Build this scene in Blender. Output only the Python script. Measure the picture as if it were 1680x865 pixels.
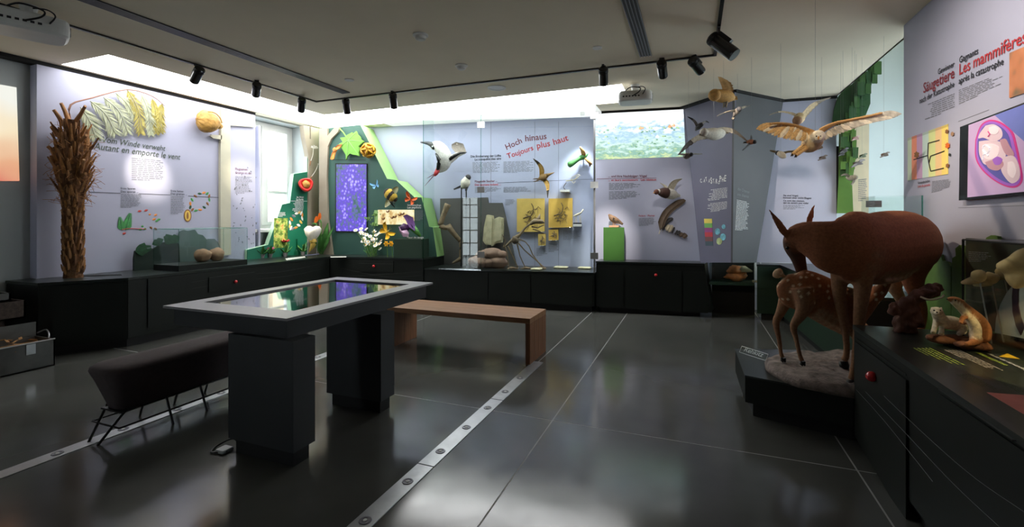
import bpy, math, random
from mathutils import Vector as V, Matrix, kdtree, noise as mnoise
scene = bpy.context.scene
for _o in list(bpy.data.objects): bpy.data.objects.remove(_o)
random.seed(7)
COL = scene.collection
# ---------------------------------------------------------------- camera
cam = bpy.data.cameras.new('camera'); camo = bpy.data.objects.new('camera', cam); COL.objects.link(camo)
camo.location = (0, 0, 1.5); camo.rotation_euler = (math.pi/2, 0, math.radians(21.34))
cam.sensor_fit = 'HORIZONTAL'; cam.sensor_width = 36; cam.lens = 36*762.7/1680
cam.shift_y = -74.5/1680; cam.clip_start = .05; scene.camera = camo
# ---------------------------------------------------------------- world, view
w = bpy.data.worlds.new('world'); scene.world = w; w.use_nodes = True
w.node_tree.nodes['Background'].inputs[0].default_value = (.86, .94, 1, 1)
w.node_tree.nodes['Background'].inputs[1].default_value = 4.5
scene.view_settings.view_transform = 'Standard'; scene.view_settings.look = 'None'
scene.view_settings.exposure = 0.75; scene.view_settings.gamma = 1
scene.view_settings.use_curve_mapping = False
scene.cycles.max_bounces = 8; scene.cycles.transparent_max_bounces = 16
scene.cycles.diffuse_bounces = 4; scene.cycles.glossy_bounces = 4
scene.cycles.sample_clamp_indirect = 4
scene.cycles.use_denoising = True
PANEL_EMIT = 4.4      # the luminous ceiling panels
SPOT_W = 70           # one track spot
# the lamps inside the room's spotlights: built with their spotlight heads further down

# ---------------------------------------------------------------- pixels to rays (image 1680 x 865)
_a = math.radians(21.34); FW = V((-math.sin(_a), math.cos(_a), 0)); RT = V((math.cos(_a), math.sin(_a), 0)); UP = V((0, 0, 1))
CAM = V((0, 0, 1.5)); FPX = 762.7
def ray(u, v): return FW + RT*((u-840)/FPX) + UP*((358-v)/FPX)
def D(u, v, d): return CAM + ray(u, v)*d
def Z(u, v, z):
    r = ray(u, v); return CAM + r*((z-1.5)/r.z)
class Plane:                       # p0 a point, n the normal towards the room, u to the viewer's right, up
    def __init__(s, p0, n, up=UP):
        s.p0 = V(p0); s.n = V(n).normalized(); s.up = V(up).normalized(); s.u = s.up.cross(s.n).normalized()
    def hit(s, u, v, off=0):
        r = ray(u, v); p0 = s.p0 + s.n*off
        return CAM + r*((p0-CAM).dot(s.n)/r.dot(s.n))
def bplane(c): return Plane((0, c, 0), (.14, -1, 0))
# ---------------------------------------------------------------- materials
MATS = {}
def mat(name, col, rough=.6, metal=0, var=.12, scale=6, bump=0, bscale=40, emit=0, spec=.5, vcol=False, stretch=None, coat=0):
    if name in MATS: return MATS[name]
    m = bpy.data.materials.new(name); m.use_nodes = True; nt = m.node_tree; b = nt.nodes['Principled BSDF']
    L = nt.links.new
    b.inputs['Roughness'].default_value = rough; b.inputs['Metallic'].default_value = metal
    b.inputs['Specular IOR Level'].default_value = spec
    if coat: b.inputs['Coat Weight'].default_value = coat
    tc = nt.nodes.new('ShaderNodeTexCoord')
    src = tc.outputs['Object']
    if stretch:
        mp = nt.nodes.new('ShaderNodeMapping'); mp.inputs['Scale'].default_value = stretch
        L(src, mp.inputs['Vector']); src = mp.outputs['Vector']
    nz = nt.nodes.new('ShaderNodeTexNoise'); nz.inputs['Scale'].default_value = scale; nz.inputs['Detail'].default_value = 4
    L(src, nz.inputs['Vector'])
    mr = nt.nodes.new('ShaderNodeMapRange'); mr.inputs['From Min'].default_value = .3; mr.inputs['From Max'].default_value = .7
    mr.inputs['To Min'].default_value = 1-var; mr.inputs['To Max'].default_value = 1+var
    L(nz.outputs['Fac'], mr.inputs['Value'])
    mx = nt.nodes.new('ShaderNodeMix'); mx.data_type = 'RGBA'; mx.blend_type = 'MULTIPLY'; mx.inputs['Factor'].default_value = 1
    if vcol:
        at = nt.nodes.new('ShaderNodeAttribute'); at.attribute_name = 'Col'; L(at.outputs['Color'], mx.inputs['A'])
    else: mx.inputs['A'].default_value = (*col, 1)
    L(mr.outputs['Result'], mx.inputs['B']); L(mx.outputs['Result'], b.inputs['Base Color'])
    if emit:
        L(mx.outputs['Result'], b.inputs['Emission Color']); b.inputs['Emission Strength'].default_value = emit
    if bump:
        n2 = nt.nodes.new('ShaderNodeTexNoise'); n2.inputs['Scale'].default_value = bscale; n2.inputs['Detail'].default_value = 5
        L(src, n2.inputs['Vector'])
        bp = nt.nodes.new('ShaderNodeBump'); bp.inputs['Strength'].default_value = bump; bp.inputs['Distance'].default_value = .02
        L(n2.outputs['Fac'], bp.inputs['Height']); L(bp.outputs['Normal'], b.inputs['Normal'])
    MATS[name] = m; return m
def s2l(*c):  # 0-255 sRGB to linear
    return tuple(((x/255+.055)/1.055)**2.4 if x > 10 else x/255/12.92 for x in c)
def glass_mat(name, tint=(.955, .985, .975), refl=1.45):
    m = bpy.data.materials.new(name); m.use_nodes = True; nt = m.node_tree; nt.nodes.clear(); L = nt.links.new
    o = nt.nodes.new('ShaderNodeOutputMaterial'); mx = nt.nodes.new('ShaderNodeMixShader')
    t = nt.nodes.new('ShaderNodeBsdfTransparent'); t.inputs[0].default_value = (*tint, 1)
    g = nt.nodes.new('ShaderNodeBsdfGlossy'); g.inputs['Roughness'].default_value = .01
    lw = nt.nodes.new('ShaderNodeLayerWeight'); lw.inputs[0].default_value = .5     # facing = 1 - |cos|
    pw = nt.nodes.new('ShaderNodeMath'); pw.operation = 'POWER'; pw.inputs[1].default_value = 5; L(lw.outputs['Facing'], pw.inputs[0])
    fr = nt.nodes.new('ShaderNodeMath'); fr.operation = 'MULTIPLY_ADD'; fr.inputs[1].default_value = .6; fr.inputs[2].default_value = .035; L(pw.outputs[0], fr.inputs[0])
    L(fr.outputs[0], mx.inputs[0]); L(t.outputs[0], mx.inputs[1]); L(g.outputs[0], mx.inputs[2]); L(mx.outputs[0], o.inputs[0])
    MATS[name] = m; return m
def ramp_mat(name, stops, scale=6, emit=0, rough=.5, detail=5, stretch=(1, 1, 1), distort=0, kind='noise', grad=None, gradw=0):
    m = bpy.data.materials.new(name); m.use_nodes = True; nt = m.node_tree; b = nt.nodes['Principled BSDF']; L = nt.links.new
    b.inputs['Roughness'].default_value = rough
    tc = nt.nodes.new('ShaderNodeTexCoord'); mp = nt.nodes.new('ShaderNodeMapping'); mp.inputs['Scale'].default_value = stretch
    L(tc.outputs['Object'], mp.inputs['Vector'])
    if kind == 'noise':
        nz = nt.nodes.new('ShaderNodeTexNoise'); nz.inputs['Detail'].default_value = detail; nz.inputs['Distortion'].default_value = distort
        nz.inputs['Scale'].default_value = scale; out = nz.outputs['Fac']; nz.inputs['Roughness'].default_value = .62
    else:      # blossoms or tree crowns (cells) gathered in soft clusters
        nz = nt.nodes.new('ShaderNodeTexNoise'); nz.inputs['Scale'].default_value = scale; nz.inputs['Detail'].default_value = detail
        vo = nt.nodes.new('ShaderNodeTexVoronoi'); vo.inputs['Scale'].default_value = kind; L(mp.outputs[0], vo.inputs['Vector'])
        sb_ = nt.nodes.new('ShaderNodeMath'); sb_.operation = 'MULTIPLY_ADD'; sb_.inputs[1].default_value = -.42; L(vo.outputs['Distance'], sb_.inputs[0])
        ad = nt.nodes.new('ShaderNodeMath'); ad.operation = 'ADD'; ad.inputs[1].default_value = .2; L(nz.outputs['Fac'], ad.inputs[0]); L(ad.outputs[0], sb_.inputs[2]); out = sb_.outputs[0]
    L(mp.outputs[0], nz.inputs['Vector'])
    if grad:   # mix in a gradient along an object-space axis (part of the picture shown)
        sp = nt.nodes.new('ShaderNodeSeparateXYZ'); L(tc.outputs['Object'], sp.inputs[0])
        g = nt.nodes.new('ShaderNodeMapRange'); L(sp.outputs[grad[0]], g.inputs[0]); g.inputs[1].default_value = grad[1]; g.inputs[2].default_value = grad[2]
        mm = nt.nodes.new('ShaderNodeMix'); mm.inputs[0].default_value = gradw; L(out, mm.inputs[2]); L(g.outputs[0], mm.inputs[3]); out = mm.outputs[0]
    cr = nt.nodes.new('ShaderNodeValToRGB'); e = cr.color_ramp.elements
    e[0].position = stops[0][0]; e[0].color = (*stops[0][1], 1); e[1].position = stops[-1][0]; e[1].color = (*stops[-1][1], 1)
    for p, c in stops[1:-1]:
        k = e.new(p); k.color = (*c, 1)
    L(out, cr.inputs[0]); L(cr.outputs[0], b.inputs['Base Color'])
    if emit:
        b.inputs['Base Color'].default_value = (.02, .02, .02, 1)
        for l in list(b.inputs['Base Color'].links): nt.links.remove(l)
        L(cr.outputs[0], b.inputs['Emission Color']); b.inputs['Emission Strength'].default_value = emit
    MATS[name] = m; return m
# ---------------------------------------------------------------- mesh builder
class MB:
    def __init__(s): s.v = []; s.f = []; s.m = []; s.c = []; s.mi = 0; s.col = (1, 1, 1)
    def add(s, vs, fs):
        o = len(s.v); s.v += [V(p) for p in vs]; s.c += [s.col]*len(vs)
        for f in fs: s.f.append([i+o for i in f]); s.m.append(s.mi)
        return s
    def box(s, a, b):
        (x0, y0, z0), (x1, y1, z1) = a, b
        return s.hexa([(x0, y0, z0), (x1, y0, z0), (x1, y1, z0), (x0, y1, z0), (x0, y0, z1), (x1, y0, z1), (x1, y1, z1), (x0, y1, z1)])
    def hexa(s, p): return s.add(p, [(3, 2, 1, 0), (4, 5, 6, 7), (0, 1, 5, 4), (1, 2, 6, 5), (2, 3, 7, 6), (3, 0, 4, 7)])
    def bbox(s, a, b, r=.008):          # box with chamfered edges
        (x0, y0, z0), (x1, y1, z1) = a, b
        ring = lambda q, z: [(x0+q+r, y0+q, z), (x1-q-r, y0+q, z), (x1-q, y0+q+r, z), (x1-q, y1-q-r, z), (x1-q-r, y1-q, z), (x0+q+r, y1-q, z), (x0+q, y1-q-r, z), (x0+q, y0+q+r, z)]
        return s.loft([ring(r, z0), ring(0, z0+r), ring(0, z1-r), ring(r, z1)])
    def obox(s, c, a, b, d):            # centre and three half-vectors
        c, a, b, d = V(c), V(a), V(b), V(d)
        return s.hexa([c-a-b-d, c+a-b-d, c+a+b-d, c-a+b-d, c-a-b+d, c+a-b+d, c+a+b+d, c-a+b+d])
    def prism(s, pts, off, side=None):  # polygon pts (front) extruded by off; side = material index of the rim
        n = len(pts); pts = [V(p) for p in pts]; off = V(off); m0 = s.mi
        # keep the winding outward
        nr = V((0, 0, 0))
        for i in range(n): nr += (pts[i]-pts[0]).cross(pts[(i+1) % n]-pts[0])
        if nr.dot(off) > 0: pts.reverse()
        o = len(s.v); s.v += pts+[p+off for p in pts]; s.c += [s.col]*(2*n)
        s.f.append([o+i for i in range(n)]); s.m.append(m0)
        s.f.append([o+n+i for i in reversed(range(n))]); s.m.append(m0)
        for i in range(n):
            j = (i+1) % n; s.f.append([o+j, o+i, o+n+i, o+n+j]); s.m.append(m0 if side is None else side)
        return s
    def loft(s, rings, closed=True, caps=True):
        n = len(rings[0]); o = len(s.v)
        for r in rings: s.v += [V(p) for p in r]; s.c += [s.col]*n
        for k in range(len(rings)-1):
            for i in range(n if closed else n-1):
                j = (i+1) % n; s.f.append([o+k*n+i, o+k*n+j, o+(k+1)*n+j, o+(k+1)*n+i]); s.m.append(s.mi)
        if caps and closed:
            s.f.append([o+i for i in reversed(range(n))]); s.m.append(s.mi)
            e = o+(len(rings)-1)*n; s.f.append([e+i for i in range(n)]); s.m.append(s.mi)
        return s
    def tube(s, pts, r, n=8, up=(0, 0, 1), smooth=0):
        pts = [V(p) for p in pts]
        rs = r if isinstance(r, (list, tuple)) and len(r) == len(pts) and not (len(pts) == 2 and isinstance(r, tuple)) else [r]*len(pts)
        rs = [q if isinstance(q, (tuple, list)) else (q, q) for q in rs]
        if smooth: pts, rs = spline(pts, rs, smooth)
        up = V(up); rings = []
        for k, p in enumerate(pts):
            t = (pts[min(k+1, len(pts)-1)]-pts[max(k-1, 0)]).normalized()
            x = t.cross(up)
            if x.length < 1e-3: x = t.cross(V((1, 0, 0))) if abs(t.x) < .9 else t.cross(V((0, 1, 0)))
            x.normalize(); y = x.cross(t).normalized()
            rings.append([p+x*(math.cos(2*math.pi*i/n)*rs[k][0])+y*(math.sin(2*math.pi*i/n)*rs[k][1]) for i in range(n)])
        return s.loft([list(reversed(q)) for q in rings])
    def ball(s, c, r, n=12, m=8, jit=0, seed=0):
        c = V(c); r = (r, r, r) if not isinstance(r, (tuple, list)) else r; rings = []
        for k in range(m+1):
            th = math.pi*(k+.02 if k == 0 else k-.02 if k == m else k)/m
            q = []
            for i in range(n):
                ph = 2*math.pi*i/n; d = V((math.sin(th)*math.cos(ph), math.sin(th)*math.sin(ph), -math.cos(th)))
                f = 1+jit*mnoise.noise(d*1.7+V((seed*3.1, seed*1.7, seed)))
                q.append(c+V((d.x*r[0], d.y*r[1], d.z*r[2]))*f)
            rings.append(q)
        return s.loft(rings)
    def sheet(s, rows, t=.004):         # grid of points given thickness along its normals
        R, Cn = len(rows), len(rows[0]); rows = [[V(p) for p in r] for r in rows]
        nrm = [[None]*Cn for _ in range(R)]
        for i in range(R):
            for j in range(Cn):
                a = rows[min(i+1, R-1)][j]-rows[max(i-1, 0)][j]; b = rows[i][min(j+1, Cn-1)]-rows[i][max(j-1, 0)]
                q = a.cross(b); nrm[i][j] = q.normalized() if q.length > 1e-9 else V((0, 0, 1))
        tt = t if callable(t) else (lambda i, j: t)
        A = [rows[i][j]+nrm[i][j]*tt(i, j)/2 for i in range(R) for j in range(Cn)]
        B = [rows[i][j]-nrm[i][j]*tt(i, j)/2 for i in range(R) for j in range(Cn)]
        N = R*Cn; fs = []
        for i in range(R-1):
            for j in range(Cn-1):
                a, b, c, d = i*Cn+j, i*Cn+j+1, (i+1)*Cn+j+1, (i+1)*Cn+j
                fs.append((d, c, b, a)); fs.append((N+a, N+b, N+c, N+d))
        for i in range(R-1):
            for j, fl in ((0, 0), (Cn-1, 1)):
                a, b = i*Cn+j, (i+1)*Cn+j; fs.append((a, N+a, N+b, b) if fl else (b, N+b, N+a, a))
        for j in range(Cn-1):
            for i, fl in ((0, 1), (R-1, 0)):
                a, b = i*Cn+j, i*Cn+j+1; fs.append((a, N+a, N+b, b) if fl else (b, N+b, N+a, a))
        return s.add(A+B, fs)
    def build(s, name, mats, parent=None, smooth=False, root=None):
        return link(name, s.mesh(name, mats, smooth, base(parent)), parent)
    def mesh(s, name, mats, smooth=False, off=V((0, 0, 0))):
        me = bpy.data.meshes.new(name); me.from_pydata([tuple(p-off) for p in s.v], [], s.f)
        for m in (mats if isinstance(mats, (list, tuple)) else [mats]): me.materials.append(MATS[m] if isinstance(m, str) else m)
        if len(me.materials) > 1: me.polygons.foreach_set('material_index', s.m)
        if smooth: me.polygons.foreach_set('use_smooth', [True]*len(me.polygons))
        if any(c != (1, 1, 1) for c in s.c):
            at = me.attributes.new('Col', 'FLOAT_COLOR', 'POINT'); at.data.foreach_set('color', [x for c in s.c for x in (*c, 1)])
        me.update(); return me
def spline(pts, rs, sub):
    P = []; Rr = []; n = len(pts)
    for k in range(n-1):
        p0, p1, p2, p3 = pts[max(k-1, 0)], pts[k], pts[k+1], pts[min(k+2, n-1)]
        r0, r1, r2, r3 = rs[max(k-1, 0)], rs[k], rs[k+1], rs[min(k+2, n-1)]
        cr = lambda a, b, c, d, t: .5*(2*b+(c-a)*t+(2*a-5*b+4*c-d)*t*t+(3*b-a-3*c+d)*t*t*t)
        for i in range(sub):
            t = i/sub; P.append(cr(p0, p1, p2, p3, t)); Rr.append(tuple(max(.0005, cr(r0[q], r1[q], r2[q], r3[q], t)) for q in range(2)))
    P.append(pts[-1]); Rr.append(rs[-1]); return P, Rr
def curve(pts, sub=4):
    return spline([V(p) for p in pts], [(1, 1)]*len(pts), sub)[0]
BASE = {}
def base(o):                            # world position of an object's origin
    b = V((0, 0, 0))
    while o is not None: b += V(o.location); o = o.parent
    return b
def link(name, data, parent=None):
    o = bpy.data.objects.new(name, data); COL.objects.link(o)
    if parent is not None: o.parent = parent
    return o
def thing(name, label, cat, loc=(0, 0, 0), group=None):
    o = bpy.data.objects.new(name, None); o.empty_display_size = .05; COL.objects.link(o); o.location = loc
    return tag(o, label, cat, group)
def tag(o, label, cat, group=None):
    o['label'] = label; o['category'] = cat
    if group: o['group'] = group
    return o
def single(mb, name, mats, label, cat, loc=None, smooth=False, group=None):   # a thing that is one mesh, origin at loc
    if loc is None:
        xs = [p.x for p in mb.v]; ys = [p.y for p in mb.v]; loc = V(((min(xs)+max(xs))/2, (min(ys)+max(ys))/2, min(p.z for p in mb.v)))
    loc = V(loc); o = link(name, mb.mesh(name, mats, smooth, loc)); o.location = loc
    return tag(o, label, cat, group)
def struct(mb, name, mats, parent=None, smooth=False):
    o = mb.build(name, mats, parent, smooth)
    if parent is None: o['kind'] = 'structure'
    return o
def copy_tree(o, parent=None):
    c = o.copy(); COL.objects.link(c); c.parent = parent
    for ch in list(o.children): copy_tree(ch, c)
    return c
def organic(mb, name, matn, parent=None, voxel=.012, smooth=6, label=None, cat=None, loc=None, group=None, jitter=0):
    """join the overlapping lofts of mb into one continuous skin, keeping their colours"""
    src = mb.mesh('tmp', matn); o = bpy.data.objects.new('tmp', src); COL.objects.link(o)
    rm = o.modifiers.new('r', 'REMESH'); rm.mode = 'VOXEL'; rm.voxel_size = voxel
    if smooth:
        sm = o.modifiers.new('s', 'SMOOTH'); sm.factor = .5; sm.iterations = smooth
    dg = bpy.context.evaluated_depsgraph_get(); me = bpy.data.meshes.new_from_object(o.evaluated_get(dg))
    bpy.data.objects.remove(o); me.name = name
    kd = kdtree.KDTree(len(mb.v))
    for i, p in enumerate(mb.v): kd.insert(p, i)
    kd.balance(); cols = []
    for vt in me.vertices:
        hits = kd.find_n(vt.co, 3); ws = [1/(d+1e-4) for _, _, d in hits]; sw = sum(ws)
        cols += [sum(ws[k]*mb.c[hits[k][1]][q] for k in range(len(hits)))/sw for q in range(3)]+[1]
    at = me.attributes.new('Col', 'FLOAT_COLOR', 'POINT'); at.data.foreach_set('color', cols)
    if loc is None and parent is None:
        xs = [p.x for p in mb.v]; ys = [p.y for p in mb.v]; loc = V(((min(xs)+max(xs))/2, (min(ys)+max(ys))/2, min(p.z for p in mb.v)))
    off = V(loc) if parent is None else base(parent)
    for vt in me.vertices: vt.co = vt.co-off
    me.polygons.foreach_set('use_smooth', [True]*len(me.polygons))
    me.materials.clear(); me.materials.append(MATS[matn]); me.update()
    r = link(name, me, parent)
    if parent is None: r.location = loc; tag(r, label, cat, group)
    return r
# ---------------------------------------------------------------- flat work on walls
def board(pts, plane, off, thick, name=None, mats=None, parent=None, mb=None, side=None):
    """pts in pixels where its front face is seen; the front lies off in front of the plane, thick deep"""
    b = mb or MB(); b.prism([plane.hit(u, v, off) for u, v in pts], plane.n*-thick, side)
    return b if mb else b.build(name, mats, parent)
FONT_CACHE = {}
def text(s, plane, p0, p1, matn, parent, off=.004, name='lettering', squash=1, depth=.0015, shear=0, bold=0, label=None):
    """lettering whose baseline runs from pixel p0 to pixel p1 on the plane"""
    a = plane.hit(*p0, off); b = plane.hit(*p1, off)
    return text3(s, a, (b-a), plane.n, matn, parent, name, squash, depth, shear, bold)
def text3(s, a, d, n, matn, parent, name='lettering', squash=1, depth=.0015, shear=0, bold=0):
    cu = bpy.data.curves.new('t', 'FONT'); cu.body = s; cu.size = 1; cu.resolution_u = 2; cu.shear = shear; cu.offset = bold
    o = bpy.data.objects.new('t', cu); COL.objects.link(o)
    dg = bpy.context.evaluated_depsgraph_get(); me = bpy.data.meshes.new_from_object(o.evaluated_get(dg)); bpy.data.objects.remove(o)
    xs = [p.co.x for p in me.vertices]; x0, x1 = min(xs), max(xs); k = d.length/(x1-x0); e = d.normalized(); upv = n.cross(e).normalized(); off = base(parent)
    for p in me.vertices: p.co = a+e*((p.co.x-x0)*k)+upv*(p.co.y*k*squash)+n*depth-off
    me.materials.clear(); me.materials.append(MATS[matn]); me.name = name
    return link(name, me, parent)
def lines(plane, quad, rows, matn, parent, off=.003, seed=1, name='printed_text', fill=.42, ragged=.25, gaps=True, right=False):
    """a column of print too small to read: word-long dashes filling the pixel quad (tl, tr, br, bl)"""
    rnd = random.Random(seed); q = [plane.hit(*p, off) for p in quad]; b = MB()
    for r in range(rows):
        t0 = (r+.5-fill/2)/rows; t1 = (r+.5+fill/2)/rows
        L0, L1 = q[0].lerp(q[3], t0), q[0].lerp(q[3], t1); R0, R1 = q[1].lerp(q[2], t0), q[1].lerp(q[2], t1)
        end = 1-rnd.random()*ragged; x = 0.0
        if right: x, end = 1-end, 1.0
        if r == rows-1: end = x+(end-x)*.6
        while x < end-.02:
            wd = min(end-x, .05+rnd.random()*.14)
            b.add([L0.lerp(R0, x), L0.lerp(R0, x+wd), L1.lerp(R1, x+wd), L1.lerp(R1, x)], [(3, 2, 1, 0)]); x += wd+.025
    o = b.build(name, matn, parent); o['kind'] = 'stuff'; return o
# ---------------------------------------------------------------- palette
mat('ceiling_paint', s2l(230, 219, 196), .9, var=.03, scale=2)
mat('wall_grey', s2l(176, 182, 182), .85, var=.03, scale=3)
mat('wall_dark', s2l(120, 122, 124), .9, var=.04, scale=3)
mat('wall_lavender', s2l(174, 175, 195), .6, var=.02, scale=2)
mat('wall_blue', s2l(168, 174, 198), .6, var=.03, scale=2)
mat('wall_daylight', s2l(214, 226, 228), .8, var=.02, scale=2)
mat('gap_black', (.004, .004, .004), .8, var=.1)
mat('counter_black', s2l(21, 25, 21), .5, var=.15, scale=3, spec=.3)
mat('counter_top', s2l(32, 38, 35), .28, var=.15, scale=5)
mat('counter_green', s2l(28, 50, 35), .45, var=.12, scale=3)
mat('plinth_black', (.006, .006, .006), .6)
mat('line_green', s2l(31, 37, 33), .5)
mat('knob_red', s2l(196, 30, 34), .25, var=.05, coat=.6)
mat('black_metal', s2l(30, 30, 31), .38, metal=.3, var=.1)
mat('gloss_black', s2l(18, 18, 19), .2, var=.1)
mat('white_plastic', s2l(214, 214, 210), .45, var=.03)
mat('grey_plastic', s2l(120, 120, 118), .5, var=.05)
mat('dark_slot', s2l(22, 22, 24), .5)
mat('vent_metal', s2l(120, 120, 126), .4, metal=.6, var=.05)
mat('steel', s2l(176, 178, 180), .35, metal=.9, var=.12, scale=9, bump=.03)
mat('chrome', s2l(210, 212, 214), .18, metal=1, var=.03)
mat('ink_black', s2l(38, 38, 44), .7)
mat('ink_grey', s2l(124, 126, 134), .7)
mat('ink_white', s2l(226, 228, 226), .6)
mat('ink_red', s2l(182, 52, 58), .6)
mat('ink_darkred', s2l(136, 40, 52), .6)
mat('ink_maroon', s2l(112, 48, 58), .6)
mat('ink_green', s2l(140, 160, 70), .6)
mat('ink_olive', s2l(58, 74, 52), .6)
glass_mat('clear_glass'); glass_mat('pane_glass', (.97, .99, .99)); glass_mat('edge_glass', (.45, .75, .66))
# polished concrete: the floor
m = mat('concrete', s2l(82, 83, 79), .3, var=.3, scale=.9, spec=.55)
nt = m.node_tree; nz = nt.nodes.new('ShaderNodeTexNoise'); nz.inputs['Scale'].default_value = 3.5; nz.inputs['Detail'].default_value = 6
tc = nt.nodes.new('ShaderNodeTexCoord'); nt.links.new(tc.outputs['Object'], nz.inputs['Vector'])
mr = nt.nodes.new('ShaderNodeMapRange'); mr.inputs[1].default_value = .3; mr.inputs[2].default_value = .7; mr.inputs[3].default_value = .11; mr.inputs[4].default_value = .19
nt.links.new(nz.outputs['Fac'], mr.inputs[0]); nt.links.new(mr.outputs[0], nt.nodes['Principled BSDF'].inputs['Roughness'])
mat('joint', s2l(150, 150, 146), .6)
mat('light_box', (1, 1, 1), .8, var=0, emit=PANEL_EMIT)
mat('light_box_dim', s2l(225, 228, 224), .8, var=.02, emit=.42)
# ---------------------------------------------------------------- floor
floor = MB().box((-7.5, -3.2, -.2), (3.6, 9, -.0008)); FLOOR = struct(floor, 'floor', 'joint')
xs = [-7.5, -3.76, -1.51, -.975, .906, 3.6]; ys = [-3.2, -.6, 3.32, 9]
for i in range(5):
    for j in range(3):
        g = .005; MB().box((xs[i]+g, ys[j]+g, -.012), (xs[i+1]-g, ys[j+1]-g, 0)).build('floor_slab', 'concrete', FLOOR)
# inlaid metal channels with little lamps
def channel(x, y0, y1, label, lamps):
    t = thing('floor_light_channel', label, 'floor light', (x, y0, 0))
    b = MB(); y = y0
    k = 0
    while y < y1-.01:
        e = min(y1, [1.03, 2.43, 3.52, 4.61, 5.7][k] if y0 < 1.03 else y+1.09); k += 1
        if e > y+.02: MB().bbox((x-.056, y+.003, -.004), (x+.056, e-.003, .006), .002).build('cover_plate', 'steel', t)
        y = e
    for ly in lamps:
        r = MB()
        for rr, h, in ((.03, .009),):
            ring = lambda q, z: [(x+math.cos(a*math.pi/10)*q, ly+math.sin(a*math.pi/10)*q, z) for a in range(20)]
            r.loft([ring(.032, .006), ring(.03, .0095), ring(.022, .0095), ring(.02, .0075)])
        o = r.build('recessed_lamp', 'vent_metal', t, smooth=False)
        ring = lambda q, z: [(x+math.cos(a*math.pi/8)*q, ly+math.sin(a*math.pi/8)*q, z) for a in range(16)]
        MB().loft([ring(.012, .007), ring(.01, .0105)]).build('lamp_lens', 'white_plastic', o)
channel(-1.51, -.1, 4.61, 'steel floor channel with round lamps running under the wooden bench end', [.41+.366*k for k in range(11)])
channel(-3.76, .3, 4.55, 'steel floor channel passing under the upholstered stool bench at left', [.6+.366*k for k in range(11)])
# ---------------------------------------------------------------- ceiling and its luminous panels
c = MB()
for a, b in (((-7.5, -3.2), (3.6, 3.15)), ((-7.5, 3.15), (-6.9, 7.35)), ((-6.0, 3.15), (1.97, 6.35)), ((1.97, 3.15), (3.6, 5.4)), ((-.9, 6.35), (1.97, 7.35)), ((-7.5, 7.35), (-5.5, 9)), ((-1.45, 7.35), (1.97, 9))):
    c.box((*a, 3.3), (*b, 3.42))
c.box((-5.5, 8.55, 3.3), (-1.45, 9, 3.42)); c.box((-7.5, 3.1, 3.345), (-.85, 9, 3.43)); c.box((1.9, 5.3, 4.2), (3.7, 9, 4.3)); c.box((1.95, 5.4, 3.3), (1.97, 9, 4.25))
struct(c, 'ceiling', 'ceiling_paint')
def lightpanel(a, b, m, label, z=3.303):
    t = thing('ceiling_light_panel', label, 'ceiling light', ((a[0]+b[0])/2, (a[1]+b[1])/2, z), 'luminous ceiling panels')
    MB().box((a[0]+.004, a[1]+.004, z), (b[0]-.004, b[1]-.004, z+.012)).build('diffuser', m, t)
    MB().box((a[0], a[1], z+.013), (b[0], b[1], z+.03)).build('tray', 'white_plastic', t)
lightpanel((-6.9, 3.15), (-6.0, 4.55), 'light_box', 'bright luminous ceiling panel above the palm trunk')
lightpanel((-6.9, 4.55), (-6.0, 5.95), 'light_box', 'bright luminous ceiling panel above the brown seed pod')
lightpanel((-6.9, 5.95), (-6.0, 7.35), 'light_box', 'bright luminous ceiling panel at the far left corner above the window')
for k, nm in enumerate(('above the flower screen', 'second along the back wall from the corner', 'third along the back wall from the corner', 'at the right end beside the small projector')):
    lightpanel((-6.0+1.275*k, 6.35), (-6.0+1.275*(k+1), 7.35), 'light_box', 'bright luminous ceiling panel '+nm)
for k, nm in enumerate(('leftmost, over the green cut-out edge', 'over the red-tailed bird', 'over the red headline', 'rightmost, over the green winged model')):
    lightpanel((-5.5+1.0125*k, 7.36), (-5.5+1.0125*(k+1), 8.54), 'light_box_dim', 'dim ceiling tile inside the glass case, '+nm)
# ---------------------------------------------------------------- walls
b = MB().box((-7.5, -3.2, 0), (-7.1, 5.45, 3.3)).box((-7.5, 5.45, 0), (-7.1, 6.95, 1.28)).box((-7.5, 6.95, 0), (-6.99, 9, 3.3))
b.box((-7.5, 5.45, 3.27), (-7.1, 6.95, 3.3)); struct(b, 'wall_left', 'wall_grey')
PB = bplane(8.4)
b = MB(); b.prism([(-7.2, 7.392, 0), (1.95, 8.673, 0), (1.95, 8.673, 3.3), (-7.2, 7.392, 3.3)], (-.03, .25, 0)); WALLB = struct(b, 'wall_back', 'wall_blue')
b = MB().box((1.96, 8.5, 0), (3.6, 8.9, 4.25)); struct(b, 'wall_niche', 'wall_daylight')
b = MB().box((3.4, 5.3, 0), (3.6, 6.2, 4.25)).box((3.4, 7.9, 0), (3.6, 8.5, 4.25)).box((3.4, 6.2, 3.3), (3.6, 7.9, 4.25)).box((3.4, 6.2, 0), (3.6, 7.9, .9)); struct(b, 'wall_outer', 'wall_daylight')
MR = Plane((1.84, 0, 0), (-1, 0, 0))
b = MB().box((1.84, -3.2, 0), (2.0, 5.35, 3.28)); WALLR = struct(b, 'wall_right', 'wall_lavender')
struct(MB().box((1.9, 5.35, 0), (3.6, 5.45, 4.25)), 'wall_return', 'wall_daylight')
b = MB().box((-7.5, -3.4, 0), (-5.75, -3.2, 3.3)).box((-5.1, -3.4, 0), (3.6, -3.2, 3.3)).box((-5.75, -3.4, 2.35), (-5.1, -3.2, 3.3)); struct(b, 'wall_rear', 'wall_dark')
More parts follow.
